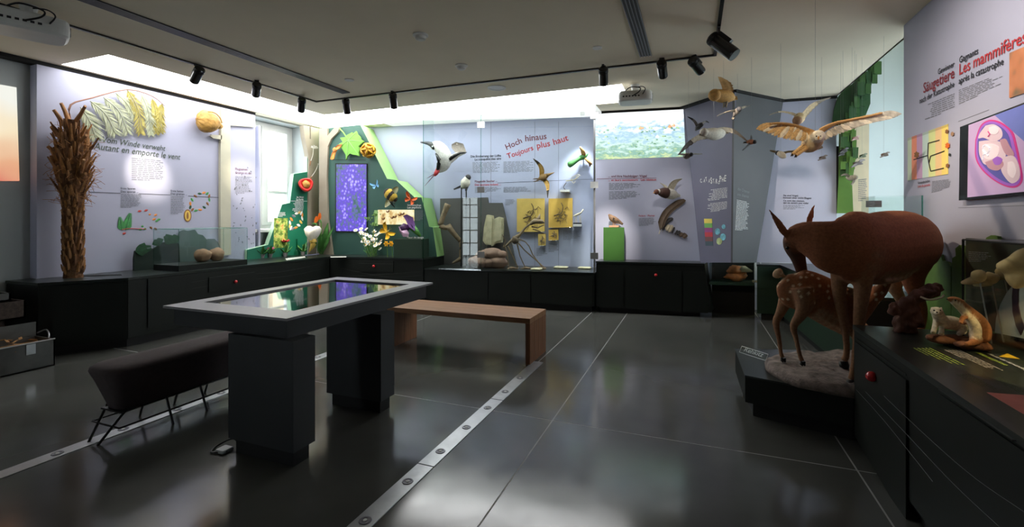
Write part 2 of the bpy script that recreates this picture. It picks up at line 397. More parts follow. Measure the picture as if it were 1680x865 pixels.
# a glazed door behind the camera (it shows in the glass of the big case) and the niche window
dr = MB()
for x in (-5.75, -5.45, -5.13): dr.box((x, -3.34, 0), (x+.03, -3.28, 2.35))
for z in (0, .5, 1.0, 1.5, 2.0, 2.31): dr.box((-5.75, -3.335, z), (-5.1, -3.285, z+.04))
dro = struct(dr, 'door_1', 'black_metal'); MB().box((-5.74, -3.315, .02), (-5.11, -3.31, 2.33)).build('pane', 'pane_glass', dro)
wn = MB()
for y in (6.2, 7.02, 7.84): wn.box((3.46, y, .9), (3.54, y+.06, 3.3))
for z in (.9, 2.0, 3.24): wn.box((3.46, 6.2, z), (3.54, 7.9, z+.06))
wno = struct(wn, 'window_2', 'white_plastic'); MB().box((3.495, 6.22, .92), (3.505, 7.88, 3.28)).build('pane', 'pane_glass', wno)
# ---------------------------------------------------------------- window_1 in the left wall, house outside
WX = -7.4; y0, y1, z0, z1 = 5.5, 6.95, 1.3, 3.26
fr = MB(); fw = .075
for a in (y0, y1-fw): fr.box((WX-.04, a, z0), (WX+.04, a+fw, z1))
for a in (z0, z1-fw): fr.box((WX-.038, y0+fw, a), (WX+.038, y1-fw, a+fw))
ym = 6.28
wf = struct(fr, 'window_1', 'white_plastic')
for (a, bb) in ((y0+fw+.001, ym-.042), (ym+.042, y1-fw-.001)):
    s_ = MB(); sw = .06
    for q in (a, bb-sw): s_.box((WX-.03, q, z0+fw), (WX+.05, q+sw, z1-fw))
    for q in (z0+fw, z1-fw-sw): s_.box((WX-.028, a+sw, q), (WX+.048, bb-sw, q+sw))
    so = s_.build('sash', 'white_plastic', wf)
    for q in (1.96, 2.55): MB().box((WX-.02, a+sw, q), (WX+.04, bb-sw, q+.05)).build('glazing_bar', 'white_plastic', so)
    MB().box((WX-.004, a+sw, z0+fw+sw), (WX+.004, bb-sw, z1-fw-sw)).build('pane', 'pane_glass', so)
MB().box((WX-.035, ym-.04, z0+fw), (WX+.06, ym+.04, z1-fw)).build('mullion', 'white_plastic', wf)
MB().bbox((WX+.03, 5.46, 1.25), (-6.98, 6.95, 1.31), .01).build('window_sill', 'white_plastic', wf)
hs = thing('neighbour_house', 'pale rendered house seen through the window in the left wall', 'building', (-13, 9, -2))
mat('render_pale', s2l(232, 224, 210), .9, var=.05); mat('render_brown', s2l(190, 168, 140), .9, var=.08); mat('shutter_grey', s2l(120, 132, 150), .7)
MB().box((-16, 10.6, -2), (-13, 18, 9)).build('facade', 'render_pale', hs)
MB().box((-12.96, 11.3, -2), (-12.8, 11.9, 9)).build('downpipe_strip', 'render_brown', hs)
for zz in (.2, 2.6):
    q = MB().box((-13, 10.75, zz), (-12.95, 11.2, zz+1.3)).build('window', 'shutter_grey', hs)
    MB().box((-12.95, 10.95, zz), (-12.93, 11.0, zz+1.3)).build('window_bar', 'white_plastic', q)
# ---------------------------------------------------------------- dark gap trims along the wall tops
struct(MB().box((-7.09, -3, 3.255), (-6.97, 5.8, 3.3)), 'trim_1', 'gap_black')
# ---------------------------------------------------------------- track with spotlights
trk = thing('lighting_track', 'black lighting track running round the ceiling', 'track', (-5.41, 5.57, 3.3))
MB().box((-5.425, .2, 3.283), (-5.395, 5.585, 3.3)).build('rail', 'black_metal', trk)
MB().box((-5.425, 5.555, 3.283), (.235, 5.585, 3.3)).build('rail', 'black_metal', trk)
MB().box((.205, .2, 3.283), (.235, 5.585, 3.3)).build('rail', 'black_metal', trk)
def spot(px, ln, target, power, label, colr=(1, .9, .76), ang=38, x=None, length=.215, rad=.053):
    m_ = Z(*px, 3.283) if not isinstance(px, V) else px
    if x is not None: m_.x = x
    t = thing('track_spotlight', label, 'spotlight', m_, 'track spotlights')
    MB().box(m_-V((.013, .04, .016)), m_+V((.013, .04, .0))).build('track_adapter', 'black_metal', t)
    piv = m_-V((0, 0, ln)); d = (V(target)-piv).normalized()
    MB().tube([m_-V((0, 0, .01)), piv], .011, 8).build('stem', 'black_metal', t)
    a = piv-d*length*.35; e = piv+d*length*.65
    side = d.cross(UP).normalized(); upv = side.cross(d)
    can = MB().tube([a, a+d*.01, e-d*.015, e], [rad*.8, rad, rad, rad*.97], 20, up=(.01, .01, 1))
    co = can.build('housing', 'gloss_black', t, smooth=False)
    for k in range(3): MB().tube([a+d*(.02+.016*k), a+d*(.026+.016*k)], rad*1.07, 18).build('cooling_fin', 'black_metal', co)
    MB().obox(piv+upv*(rad*1.15)+d*.01, d*.07, side*.026, upv*.016).build('driver_box', 'black_metal', t)
    MB().tube([e-d*.012, e-d*.004], [rad*.86, rad*.86], 18).build('lens', 'ink_white', t)
    ld = bpy.data.lights.new('spot', 'SPOT'); ld.energy = power; ld.color = colr; ld.spot_size = math.radians(ang); ld.spot_blend = 1.0; ld.shadow_soft_size = .03
    lo = bpy.data.objects.new('lamp', ld); COL.objects.link(lo); lo.parent = t
    lo.location = e+d*.012-m_; lo.rotation_euler = d.to_track_quat('-Z', 'Y').to_euler()
PLW = Plane((-6.95, 0, 0), (1, 0, 0))
PA = bplane(8.05)
spot((325, 107), .09, PLW.hit(243, 285), 220, 'black track spotlight nearest the palm, aimed at the left wall', ang=22)
spot((421, 134), .08, PLW.hit(404, 300), 130, 'second track spotlight from the left, tilted at the dotted panel', ang=24)
spot((495, 159), .09, PLW.hit(478, 395), 260, 'track spotlight next to the track corner on its left arm', ang=20)
spot((568, 161), .09, D(600, 395, 8.1), 55, 'track spotlight just right of the track corner', ang=30, colr=(1, .93, .82))
spot((645, 150), .1, D(665, 365, 8.0), 60, 'track spotlight hanging upright over the green flower board', ang=24, colr=(1, .88, .66))
spot((990, 107), .1, PA.hit(998, 395), 260, 'upright track spotlight beside the small projector', ang=22, colr=(1, .93, .84))
spot((1086, 98), .08, PA.hit(1115, 340), 40, 'track spotlight tilted at the flying duck', ang=30, colr=(1, .95, .88))
spot((1140, 93), .08, V((1.6, 8.1, 1.7)), 110, 'track spotlight tilted far to the right, under the track corner', ang=34, colr=(1, .9, .78))
spot(V((.22, 4.72, 3.283)), .16, V((1.15, 4.4, 2.1)), 45, 'large black spotlight on the right arm of the track', ang=60, colr=(1, .8, .55), length=.3, rad=.062)
spot(V((.22, 2.6, 3.283)), .1, V((1.84, 4.15, 2.45)), 150, 'track spotlight out on the right arm, aimed at the mammal headline', ang=50, colr=(1, .9, .8))
spot(V((.22, 1.5, 3.283)), .1, V((.85, 4.0, 2.25)), 90, 'unseen track spotlight added at the near end of the right arm to light the white owl', ang=32, colr=(1, .82, .58))  # added out of frame to give the owl its warm light
spot(V((.22, 3.4, 3.283)), .1, V((1.42, 3.05, .9)), 45, 'unseen track spotlight added on the right arm to brighten the ermine', ang=20, colr=(1, .84, .6))  # extra spot out of frame, added to brighten the ermine
# ---------------------------------------------------------------- ceiling fittings
def vent(x0, x1, y0, y1, n, label, metal):
    t = thing('linear_vent', label, 'ceiling vent', ((x0+x1)/2, y1, 3.3))
    MB().box((x0, y0, 3.292), (x1, y1, 3.2995)).build('backing', 'dark_slot', t)
    for k in range(n+1):
        xx = x0+(x1-x0-.008)*k/n; MB().box((xx, y0, 3.284), (xx+.008, y1, 3.297)).build('slat', metal, t)
vent(-4.70, -4.57, -2, 5.34, 5, 'long dark linear air vent across the ceiling at left', 'vent_metal')
vent(-.555, -.43, -2, 5.33, 4, 'long linear air vent across the ceiling right of centre', 'vent_metal')
def disc(px, r, name, label, cat, prof, mats='white_plastic'):
    p = Z(*px, 3.3); b = MB()
    b.loft([[(p.x+math.cos(a*math.pi/12)*q, p.y+math.sin(a*math.pi/12)*q, 3.3-h) for a in range(24)] for q, h in prof])
    return single(b, name, mats, label, cat, p, smooth=False)
P1 = [(.075, 0), (.075, .012), (.055, .02), (.05, .045), (.03, .055)]
disc((690, 57), 0, 'smoke_detector', 'white smoke detector nearest the top of the frame', 'smoke detector', P1)
disc((757, 107), 0, 'smoke_detector', 'white smoke detector with a clear cap, second from the top', 'smoke detector', P1)
disc((815, 144), 0, 'ceiling_speaker', 'round flush ceiling speaker in front of the bright panels', 'speaker', [(.13, 0), (.13, .008), (.105, .01), (.1, .005)])
disc((980, 78), 0, 'sprinkler_rosette', 'small white rosette on the ceiling by the right vent', 'ceiling fitting', [(.05, 0), (.05, .01), (.03, .012)])
disc((573, 131), 0, 'sprinkler_rosette', 'small white rosette on the ceiling by the left vent end', 'ceiling fitting', [(.06, 0), (.06, .008), (.04, .01)])
# ---------------------------------------------------------------- projectors
def projector(loc, rz, label, sc=1):
    t = thing('projector', label, 'projector', loc); R = Matrix.Rotation(rz, 4, 'Z'); L_ = V(loc)
    T = lambda b: setattr(b, 'v', [L_+R @ (p*sc) for p in b.v]) or b
    b = MB(); w_, d_, h_ = .2, .15, .055      # body hangs under loc (top of the body)
    ring = lambda s_, z: [((math.copysign(abs(math.cos(a))**.4, math.cos(a)))*w_*s_, (math.copysign(abs(math.sin(a))**.4, math.sin(a)))*d_*s_, z) for a in [2*math.pi*k/32 for k in range(32)]]
    b.loft([ring(.9, -.12), ring(.985, -.105), ring(1, -.06), ring(.98, -.012), ring(.93, 0)]); T(b).build('body', 'white_plastic', t, smooth=False)
    T(MB().tube([(0, 0, -.01), (0, 0, .1)], [.03, .055], 14)).build('ceiling_mount', 'white_plastic', t)
    T(MB().tube([(.1, d_*.97, -.06), (.1, d_*.97+.015, -.06)], .032, 16)).build('lens', 'gloss_black', t)
    g = MB()
    for k in range(5): g.box((w_*.985, -.07+.03*k, -.09), (w_*1.01, -.055+.03*k, -.03))
    T(g).build('side_grille', 'grey_plastic', t)['kind'] = 'stuff'
    q = MB()
    for k in range(6): q.box((-.14+.035*k, -d_*1.0, -.075), (-.12+.035*k, -d_*.93, -.06))
    T(q).build('port_panel', 'dark_slot', t)['kind'] = 'stuff'
    T(MB().tube(curve([(-.12, -.1, .0), (-.05, -.17, .03), (.06, -.16, .02), (.05, -d_-.03, -.03), (-.02, -d_, -.065)], 5), .006, 6)).build('cable', 'black_metal', t, smooth=True)
    T(MB().tube(curve([(0, -.02, .06), (.08, -.1, .05), (.12, -.13, .01), (.09, -d_-.02, -.06)], 5), .005, 6)).build('cable', 'black_metal', t, smooth=True)
    T(MB().box((-.16, -.13, -.002), (-.1, -.07, .006))).build('vent_cover', 'grey_plastic', t)
pj = Z(1042, 137, 3.3)
projector((pj.x, pj.y, 3.17), math.radians(5), 'small white projector hanging at the right end of the bright ceiling panels', 1.1)
pl = D(42, 22, 4.35)
projector((-5.25, 2.18, 3.2), math.radians(70), 'white projector under the ceiling at the top left of the picture', 1.25)
# ================================================================ counters
def poly_off(poly, d):   # inset a counter-clockwise polygon by d
    n = len(poly); out = []
    for i in range(n):
        p, q, r = V((*poly[i-1], 0)), V((*poly[i], 0)), V((*poly[(i+1) % n], 0))
        a, b = (q-p).normalized(), (r-q).normalized(); na, nb = V((-a.y, a.x, 0)), V((-b.y, b.x, 0))
        k = (na+nb).normalized(); s = d/max(.3, k.dot(na)); out.append((q.x+k.x*s, q.y+k.y*s))
    return out
def slab(poly, z0, z1): return MB().prism([(x, y, z1) for x, y in poly], (0, 0, z0-z1))
def counter(label, poly, z, plinth=.1, top=.03, body='counter_black', topm='counter_top', pl_in=.06, group=None):
    """poly counter-clockwise"""
    cx = sum(p[0] for p in poly)/len(poly); cy = sum(p[1] for p in poly)/len(poly)
    t = thing('display_counter', label, 'counter', (cx, cy, 0), group)
    slab(poly, z-top, z).build('countertop', topm, t)
    slab(poly_off(poly, .006), plinth, z-top-.004).build('carcass', body, t)
    slab(poly_off(poly, pl_in), 0, plinth+.002).build('plinth', 'plinth_black', t)
    return t
def panel(parent, plane, quad, name='door', mats='counter_black', th=.008, knob=None, label=None):
    """a door or drawer front proud of its counter, quad in pixels"""
    o = board(quad, plane, th, th-.001, name, mats, parent)
    if knob:
        p = plane.hit(*knob, th+.02); b = MB().ball(p, .024, 14, 10); b.tube([p-plane.n*.03, p], .009, 8)
        k = b.build('knob', 'knob_red', o, smooth=True); k['label'] = 'round red knob'
    return o
def grooves(parent, plane, lists, off=.004):
    b = MB()
    for pts in lists: b.tube(curve([plane.hit(u, v, off) for u, v in pts], 4), .0011, 4)
    o = b.build('contour_line', 'line_green', parent); o['kind'] = 'stuff'
CZ = .808
CL = counter('long black-green counter along the left wall carrying the palm trunk', [(-7.09, 2.75), (-6.5, 2.77), (-6.1, 3.4), (-6.1, 6.6), (-6.94, 6.6), (-6.94, 3.0), (-7.09, 3.0)], CZ)
FLP = Plane((-6.1, 0, 0), (1, 0, 0))
dv = V((.4, .63, 0)); FAN = Plane((-6.5, 2.77, 0), (dv.y, -dv.x, 0))
panel(CL, FLP, [(243, 458), (315, 451), (315, 528), (243, 538)])
panel(CL, FAN, [(86, 470), (208, 466), (208, 545), (86, 563)])
panel(CL, FLP, [(343, 456), (418, 447), (418, 468), (343, 480)], 'drawer', knob=(387, 462.5))
struct_line = board([(343, 455.5), (418, 446.4), (418, 447.2), (343, 456.5)], FLP, .011, .01, 'pull_edge', 'line_green', CL)
grooves(CL, FLP, [[(240, 467), (300, 465), (342, 459)], [(240, 480), (300, 476), (342, 469)], [(420, 449), (470, 445), (530, 432)], [(420, 458), (480, 452), (535, 440)]])
CB = counter('black-green corner counter under the flower screen', [(-6.95, 6.605), (-6.1, 6.605), (-4.35, 6.92), (-4.35, 7.76), (-6.94, 7.38)], CZ)
FBL = Plane((-6.1, 6.605, 0), (.315, -1.75, 0))
panel(CB, FBL, [(588, 429), (645, 429), (645, 446), (588, 446)], 'drawer', knob=(613, 437))
board([(588, 432), (645, 433), (645, 433.8), (588, 432.8)], FBL, .011, .01, 'pull_edge', 'line_green', CB)
grooves(CB, FBL, [[(560, 440), (590, 447), (640, 455), (690, 452)], [(560, 455), (600, 452), (690, 446)]])
SZ = .632
CC = counter('low black base under the tall glass case', [(-4.345, 6.94), (-1.462, 7.345), (-1.462, 8.14), (-4.345, 7.74)], SZ, top=.02)
PF = bplane(7.545)
for q in ((735, 800), (802, 870), (872, 972)): panel(CC, PF, [(q[0], 446+(q[0]-735)*.03), (q[1], 446+(q[1]-735)*.03), (q[1], 487+(q[1]-735)*.07), (q[0], 487+(q[0]-735)*.07)], 'front_panel')
CA = counter('black counter below the landscape projection, with a slanted right end', [(-1.45, 7.367), (.15, 7.59), (.16, 8.02), (-1.45, 7.8)], .814)
FA = Plane((-1.45, 7.367, 0), (.223, -1.6, 0))
panel(CA, FA, [(982, 441), (1023, 442), (1023, 506), (982, 504)]); panel(CA, FA, [(1026, 443), (1118, 446), (1118, 512), (1026, 506)], knob=(1076, 451.5))
panel(CA, FA, [(1121, 446), (1154, 447), (1162, 514), (1121, 512)])
MB().prism([FA.hit(1154, 434, .001), FA.hit(1156, 434, .001), FA.hit(1167, 513, .001), FA.hit(1154, 512, .001)], (.05, .35, 0)).build('slanted_end', 'counter_black', CA)
CD_ = counter('green-sided counter behind the fawn, right of the small fossil box', [(.86, 7.66), (1.17, 7.7), (1.32, 4.86), (1.835, 4.86), (1.835, 5.36), (1.89, 5.36), (1.89, 5.47), (3.3, 5.5), (3.3, 8.4), (1.95, 8.08), (.9, 8.0)], .82, body='counter_green')
FD = Plane((.86, 7.66, 0), (.04, -.31, 0))
grooves(CD_, FD, [[(1236, 460), (1255, 461), (1276, 460)], [(1235, 473), (1255, 474), (1277, 473)], [(1234, 485), (1255, 486), (1278, 486)]], .008)
MB().box((1.325, 4.845, .12), (1.83, 4.855, .785)).build('front_panel', 'plinth_black', CD_)
CR = counter('large black-green counter at the right edge, with text on its top', [(.99, -1.0), (1.83, -1.0), (1.81, 3.75), (.99, 3.72)], .789, pl_in=.05)
FR_ = Plane((.99, 0, 0), (-1, 0, 0))
panel(CR, FR_, [(1402, 560), (1486, 624), (1486, 860), (1402, 715)], 'door', th=.006)
panel(CR, FR_, [(1402, 553), (1486, 614), (1486, 617), (1402, 555)], 'top_rail', th=.003)
p = FR_.hit(1430, 618, .02); kb = MB().ball(p, .03, 16, 10); kb.tube([p+V((.03, 0, 0)), p], .01, 8); ko = kb.build('knob', 'knob_red', CR, smooth=True); ko['label'] = 'round red knob'
panel(CR, FR_, [(1539, 645), (1680, 742), (1680, 1100), (1539, 900)], 'door', th=.006)
board([(1539, 638.5), (1660, 722), (1660, 723.4), (1539, 639.8)], FR_, .012, .011, 'pull_edge', 'line_green', CR)
grooves(CR, FR_, [[(1405, 640), (1450, 690), (1530, 790)], [(1420, 643), (1480, 705), (1560, 790), (1640, 865)], [(1450, 650), (1530, 725), (1600, 785), (1680, 840)]], .008)
# platform carrying the deer
PZ = .315
plt = thing('deer_platform', 'low black platform under the deer and fawn', 'platform', (.8, 4.2, 0))
pp = [(.36, 3.905), (.985, 3.70), (1.3, 3.71), (1.6, 3.72), (1.6, 4.84), (1.32, 4.84), (.9, 4.84), (.35, 4.66)]
slab(pp, PZ-.012, PZ).build('deck', 'counter_top', plt); slab(poly_off(pp, .002), .112, PZ-.013).build('carcass', 'counter_black', plt); slab(poly_off(pp, .06), 0, .114).build('plinth', 'plinth_black', plt)
# ================================================================ touch table
TT = thing('touch_table', 'dark grey touchscreen table on two block legs in the middle of the floor', 'table', (-2.82, 2.92, 0))
mat('table_top', s2l(150, 148, 150), .38, var=.04, scale=20); mat('table_grey', s2l(47, 48, 51), .45, var=.06); mat('screen_black', s2l(8, 9, 10), .04, var=.02, spec=.8)
zt = .9; xo, yo = (-3.385, -2.262), (2.095, 3.765); xi, yi = (-3.175, -2.435), (2.30, 3.56)
xi = (-3.26, -2.41); yi = (2.29, 3.60)
fr = MB()
for a, b2 in (((xo[0], yo[0]), (xo[1], yi[0])), ((xo[0], yi[1]), (xo[1], yo[1])), ((xo[0], yi[0]), (xi[0], yi[1])), ((xi[1], yi[0]), (xo[1], yi[1]))): fr.box((*a, zt-.016), (*b2, zt))
fr.build('top_frame', 'table_top', TT)
MB().box((xi[0], yi[0], zt-.03), (xi[1], yi[1], zt-.016)).build('screen_surround', 'gap_black', TT)
MB().box((xi[0]+.03, yi[0]+.03, zt-.016), (xi[1]-.03, yi[1]-.03, zt-.012)).build('touch_screen', 'screen_black', TT)
MB().box((xo[0]+.045, yo[0]+.045, zt-.135), (xo[1]-.045, yo[1]-.045, zt-.017)).build('apron', 'table_grey', TT)
for (lx0, ly0, lx1, ly1) in ((-2.76, 2.1, -2.215, 2.27), (-2.74, 2.93, -2.215, 3.1)):
    lg = MB().box((lx0, ly0, .1), (lx1, ly1, zt-.135)).build('leg', 'table_grey', TT)
    MB().box((lx0+.03, ly0+.03, 0), (lx1-.03, ly1-.02, .1)).build('toe_kick', 'plinth_black', lg)
cb = MB().tube(curve([(-2.73, 2.16, .02), (-2.82, 2.18, .05), (-2.9, 2.13, .012), (-2.86, 2.06, .008), (-2.77, 2.1, .012)], 5), .006, 6)
mat('cable_white', s2l(170, 175, 175), .4)
cp = MB().bbox((-2.85, 2.07, 0), (-2.77, 2.15, .022), .006).build('cable_plate', 'cable_white', TT); cb.build('cable', 'black_metal', TT, smooth=True)
# ================================================================ wooden bench
WBN = thing('wooden_bench', 'brown wooden bench with slab ends behind the touch table', 'bench', (-2.4, 4.74, 0))
mat('oak', s2l(150, 108, 74), .42, var=.22, scale=5, stretch=(1.2, 14, 14), bump=.04, bscale=30)
mat('oak_end', s2l(128, 84, 54), .45, var=.25, scale=5, stretch=(14, 14, 1.2), bump=.04, bscale=30)
for k in range(4): MB().bbox((-3.3, 4.475+k*.137, .42), (-1.552, 4.475+(k+1)*.137-.001, .475), .002).build('plank', 'oak', WBN)
for xa in (-3.3, -1.602):
    for k in range(4): MB().bbox((xa, 4.477+k*.137, 0), (xa+.05, 4.477+(k+1)*.137-.001, .419), .002).build('end_plank', 'oak_end', WBN)
# ================================================================ upholstered stool bench
mat('felt', s2l(74, 64, 64), .95, var=.1, scale=40, bump=.15, bscale=300)
UB = thing('upholstered_stool_bench', 'dark upholstered bench on thin black wire legs at left', 'bench', (-3.71, 2.7, 0))
xa, xb, ya, yb = -3.88, -3.52, 1.87, 3.65
def rr(x0, x1, y0, y1, z, r, n=6):
    q = []
    for cx, cy, a0 in ((x1-r, y0+r, -90), (x1-r, y1-r, 0), (x0+r, y1-r, 90), (x0+r, y0+r, 180)):
        for k in range(n+1):
            a = math.radians(a0+90*k/n); q.append((cx+r*math.cos(a), cy+r*math.sin(a), z))
    return q
up = MB().loft([rr(xa+.1, xb-.1, ya+.14, yb-.14, .185, .06), rr(xa+.075, xb-.075, ya+.1, yb-.1, .195, .07), rr(xa+.02, xb-.02, ya+.03, yb-.03, .4, .1), rr(xa, xb, ya, yb, .465, .12), rr(xa+.005, xb-.005, ya+.005, yb-.005, .485, .12), rr(xa+.03, xb-.03, ya+.03, yb-.03, .502, .1), rr(xa+.1, xb-.1, ya+.1, yb-.1, .508, .06)])
up.build('cushion', 'felt', UB, smooth=True)
for k, y in enumerate((2.0, 2.25, 2.5, 2.75, 3.0, 3.25, 3.5)):
    for sx in (-1, 1):
        o_ = [-.14, 0, 0, 0, 0, 0, .14][k]
        MB().tube([(-3.71+sx*.11, y, .2), (-3.71+sx*(.19 if 0 < k < 6 else .05), y+o_, .0)], .0085, 8).build('leg', 'black_metal', UB)
for sx in (-1, 1):
    MB().tube([(-3.71+sx*.15, 1.93, .1), (-3.71+sx*.15, 3.57, .1)], .006, 6).build('side_rail', 'black_metal', UB)
for y in (1.93, 3.57): MB().tube([(-3.86, y, .1), (-3.56, y, .1)], .006, 6).build('cross_rail', 'black_metal', UB)
MB().box((-3.82, 1.96, .178), (-3.6, 3.5, .19)).build('base_plate', 'black_metal', UB)
# ================================================================ tool chest and drawers at far left
mat('steel_box', s2l(84, 84, 82), .45, metal=.35, var=.2, scale=7); mat('leaf_litter', s2l(150, 110, 66), .9, var=.4, scale=18); mat('card', s2l(190, 150, 96), .8, var=.1); mat('dark_bark', s2l(66, 56, 50), .9, var=.35, scale=30, bump=.3)
tb = thing('tool_chest', 'long grey metal chest with leaf litter on the floor at left edge', 'chest', (-6.15, 2.3, 0))
wx0, wx1, wy0, wy1 = -6.42, -6.07, 1.5, 2.72
w_ = MB().box((wx0, wy0, 0), (wx1, wy1, .012))
for a, b2 in (((wx0, wy0), (wx0+.012, wy1)), ((wx1-.012, wy0), (wx1, wy1)), ((wx0, wy0), (wx1, wy0+.012)), ((wx0, wy1-.012), (wx1, wy1))): w_.box((*a, .0), (*b2, .27))
w_.build('box_body', 'steel_box', tb)
MB().tube([(wx1, wy0, .27), (wx1, wy1, .27)], .008, 6).build('rim', 'steel', tb)
MB().obox((wx0, (wy0+wy1)/2, .34), (.006, 0, .0), (0, (wy1-wy0)/2, 0), (0, 0, .075)).build('back_flap', 'steel_box', tb)
MB().tube(curve([(wx0+.03, wy1, .3), (wx0+.1, wy1+.04, .33), (wx0+.2, wy1+.02, .29), (wx0+.22, wy1, .24)], 4), .008, 6).build('handle', 'steel', tb, smooth=True)
MB().box((wx1-.001, wy1-.22, .16), (wx1+.006, wy1-.15, .26)).build('latch', 'steel', tb)
lf = MB()
for k in range(90):
    p = V((random.uniform(wx0+.03, wx1-.03), random.uniform(wy0+.1, wy1-.12), .2+random.random()*.1)); a = random.random()*6.28
    lf.obox(p, V((math.cos(a), math.sin(a), random.uniform(-.5, .5)))*.035, V((-math.sin(a), math.cos(a), .3))*.012, (0, 0, .002))
lf.box((wx0+.012, wy0+.012, .12), (wx1-.012, wy1-.012, .22))
o = lf.build('leaf_litter', 'leaf_litter', tb); o['kind'] = 'stuff'
st = thing('drawer_stack', 'stack of worn dark drawers with cardboard fillings beside the left counter', 'drawers', (-6.6, 2.2, 0))
zz = 0
for k, (h, xo_, yo_, mm) in enumerate(((.2, 0, 0, 'dark_bark'), (.18, 0, 0, 'dark_bark'), (.09, 0, -.02, 'dark_bark'), (.19, .06, .1, 'dark_bark'), (.09, .03, 0, 'steel_box'))):
    x0_, x1_, y0_, y1_ = -6.9, -6.5+xo_, 1.4, 2.55+yo_
    d_ = MB().box((x0_, y0_, zz), (x1_, y1_, zz+.015))
    for a, b2 in (((x0_, y0_), (x0_+.015, y1_)), ((x1_-.015, y0_), (x1_, y1_)), ((x0_, y0_), (x1_, y0_+.015)), ((x0_, y1_-.015), (x1_, y1_))): d_.box((*a, zz), (*b2, zz+h-.012))
    dro_ = d_.build('drawer', mm, st)
    if k in (1, 3): MB().box((x1_, y0_+.2, zz+h-.06), (x1_+.003, y1_-.2, zz+h-.02)).build('card_filling', 'card', dro_)
    if k in (3,): MB().tube(curve([(x1_, y1_-.5, zz+.08), (x1_+.03, y1_-.42, zz+.08), (x1_+.03, y1_-.36, zz+.085), (x1_, y1_-.3, zz+.09)], 4), .007, 6).build('handle', 'chrome', dro_, smooth=True)
    zz += h
tr = thing('dark_tray', 'small dark tray lying on top of the drawer stack', 'tray', (-6.7, 2.3, zz)); 
MB().loft([rr(-6.85, -6.55, 1.6, 2.45, zz, .04), rr(-6.88, -6.52, 1.57, 2.5, zz+.05, .05), rr(-6.86, -6.54, 1.6, 2.47, zz+.05, .04), rr(-6.83, -6.57, 1.63, 2.42, zz+.01, .03)]).build('tray_body', 'black_metal', tr)
mat('cloth_grey', s2l(120, 120, 116), .9, var=.15); MB().ball((-6.7, 2.1, zz+.05), (.1, .2, .05), 12, 8, .3, 3).build('folded_cloth', 'cloth_grey', tr, smooth=True)
# ================================================================ left wall panel and its prints
PLP = PLW
pan = thing('exhibition_panel', 'pale lavender wall panel behind the palm with handwritten headline', 'wall panel', (-6.97, 4.4, .81))
MB().box((-7.09, 2.955, .81), (-6.95, 5.78, 3.25)).build('panel_board', 'wall_lavender', pan)
board([(427, 206), (427, 410), (424.5, 411), (424.5, 206)], PLP, .0, .1, 'edge', 'wall_lavender', pan)
text('Vom Winde verweht', PLP, (168.5, 233.5), (271.5, 248), 'ink_olive', pan, shear=.25, squash=1.25)
text('Autant en emporte le vent', PLP, (154, 244.5), (296, 262.5), 'ink_olive', pan, shear=.25, squash=1.25)
lines(PLP, [(216, 258), (269, 263), (269, 298), (216, 296)], 12, 'ink_grey', pan, seed=2, ragged=.1)
lines(PLP, [(198, 318), (234, 318.5), (234, 341), (198, 341.5)], 10, 'ink_grey', pan, seed=3)
lines(PLP, [(280, 321), (305, 322), (305, 352), (280, 352)], 12, 'ink_grey', pan, seed=4)
text('Erste Sporen', PLP, (198, 310.5), (222, 311), 'ink_black', pan, bold=.01); text('Des spores ...', PLP, (198, 316), (227, 316.5), 'ink_black', pan, bold=.01)
text('Erste Samen', PLP, (280, 314.5), (301, 315.5), 'ink_black', pan, bold=.01); text('Des graines ...', PLP, (280, 319.5), (307, 320.5), 'ink_black', pan, bold=.01)
board([(146, 314.6), (198, 316.9), (198, 317.6), (146, 315.3)], PLP, .003, .003, 'rule_line', 'ink_black', pan)
board([(228, 317.6), (280, 319.6), (280, 320.2), (228, 318.3)], PLP, .003, .003, 'rule_line', 'ink_black', pan)
board([(309, 321.4), (360, 324), (360, 324.6), (309, 322.1)], PLP, .003, .003, 'rule_line', 'ink_black', pan)
# printed pictures on the panel: fern cycle, seed cycle, cut seed
mat('fern_green', s2l(70, 150, 80), .7, var=.25, scale=20); mat('fern_dark', s2l(34, 78, 48), .7, var=.3, scale=20); mat('petal_orange', s2l(226, 140, 60), .6, var=.15); mat('berry_red', s2l(190, 60, 50), .6); mat('seed_brown', s2l(140, 92, 50), .6, var=.2); mat('seed_yellow', s2l(226, 190, 90), .6, var=.1)
def leaf3(mb, base_, tip, wdt, n, t=.003, curl=0, seg=6):
    """flat pointed leaf from base to tip lying square to n"""
    b0, t0, n = V(base_), V(tip), V(n).normalized(); ax = t0-b0; sd = ax.cross(n).normalized(); rows = []
    for i in range(seg+1):
        f = i/seg; w2 = wdt*max(.03, math.sin(math.pi*min(1, f*.93+.04))**.8)/2; c_ = b0+ax*f+n*(curl*math.sin(f*math.pi))
        rows.append([c_-sd*w2-n*w2*.25, c_, c_+sd*w2-n*w2*.25])
    return mb.sheet(rows, t)
def frond(mb, plane, p0, p1, n, ln, off=.004, bend=0, both=True):
    a, b2 = plane.hit(*p0, off), plane.hit(*p1, off); ax = b2-a; sd = ax.cross(plane.n).normalized()*ax.length
    cpts = curve([a, a.lerp(b2, .5)+sd*bend, b2], n)
    mb.tube(cpts[::2] if len(cpts) > 6 else cpts, .003, 4)
    for i, c_ in enumerate(cpts[1:-1]):
        f = (i+1)/len(cpts); tdir = (cpts[i+2]-cpts[i]).normalized(); s2_ = tdir.cross(plane.n)
        for sg in ((1, -1) if both else (1,)):
            L_ = ln*(1.05-f)**.7*(.5+min(.5, f*3)); leaf3(mb, c_, c_+(s2_*sg*.9+tdir*.5).normalized()*L_, L_*.28, plane.n, .002, seg=3)
b = MB(); frond(b, PLP, (206, 378), (214, 350), 8, .075); frond(b, PLP, (200, 378), (197, 356), 7, .06)
b.build('fern_print', 'fern_green', pan)
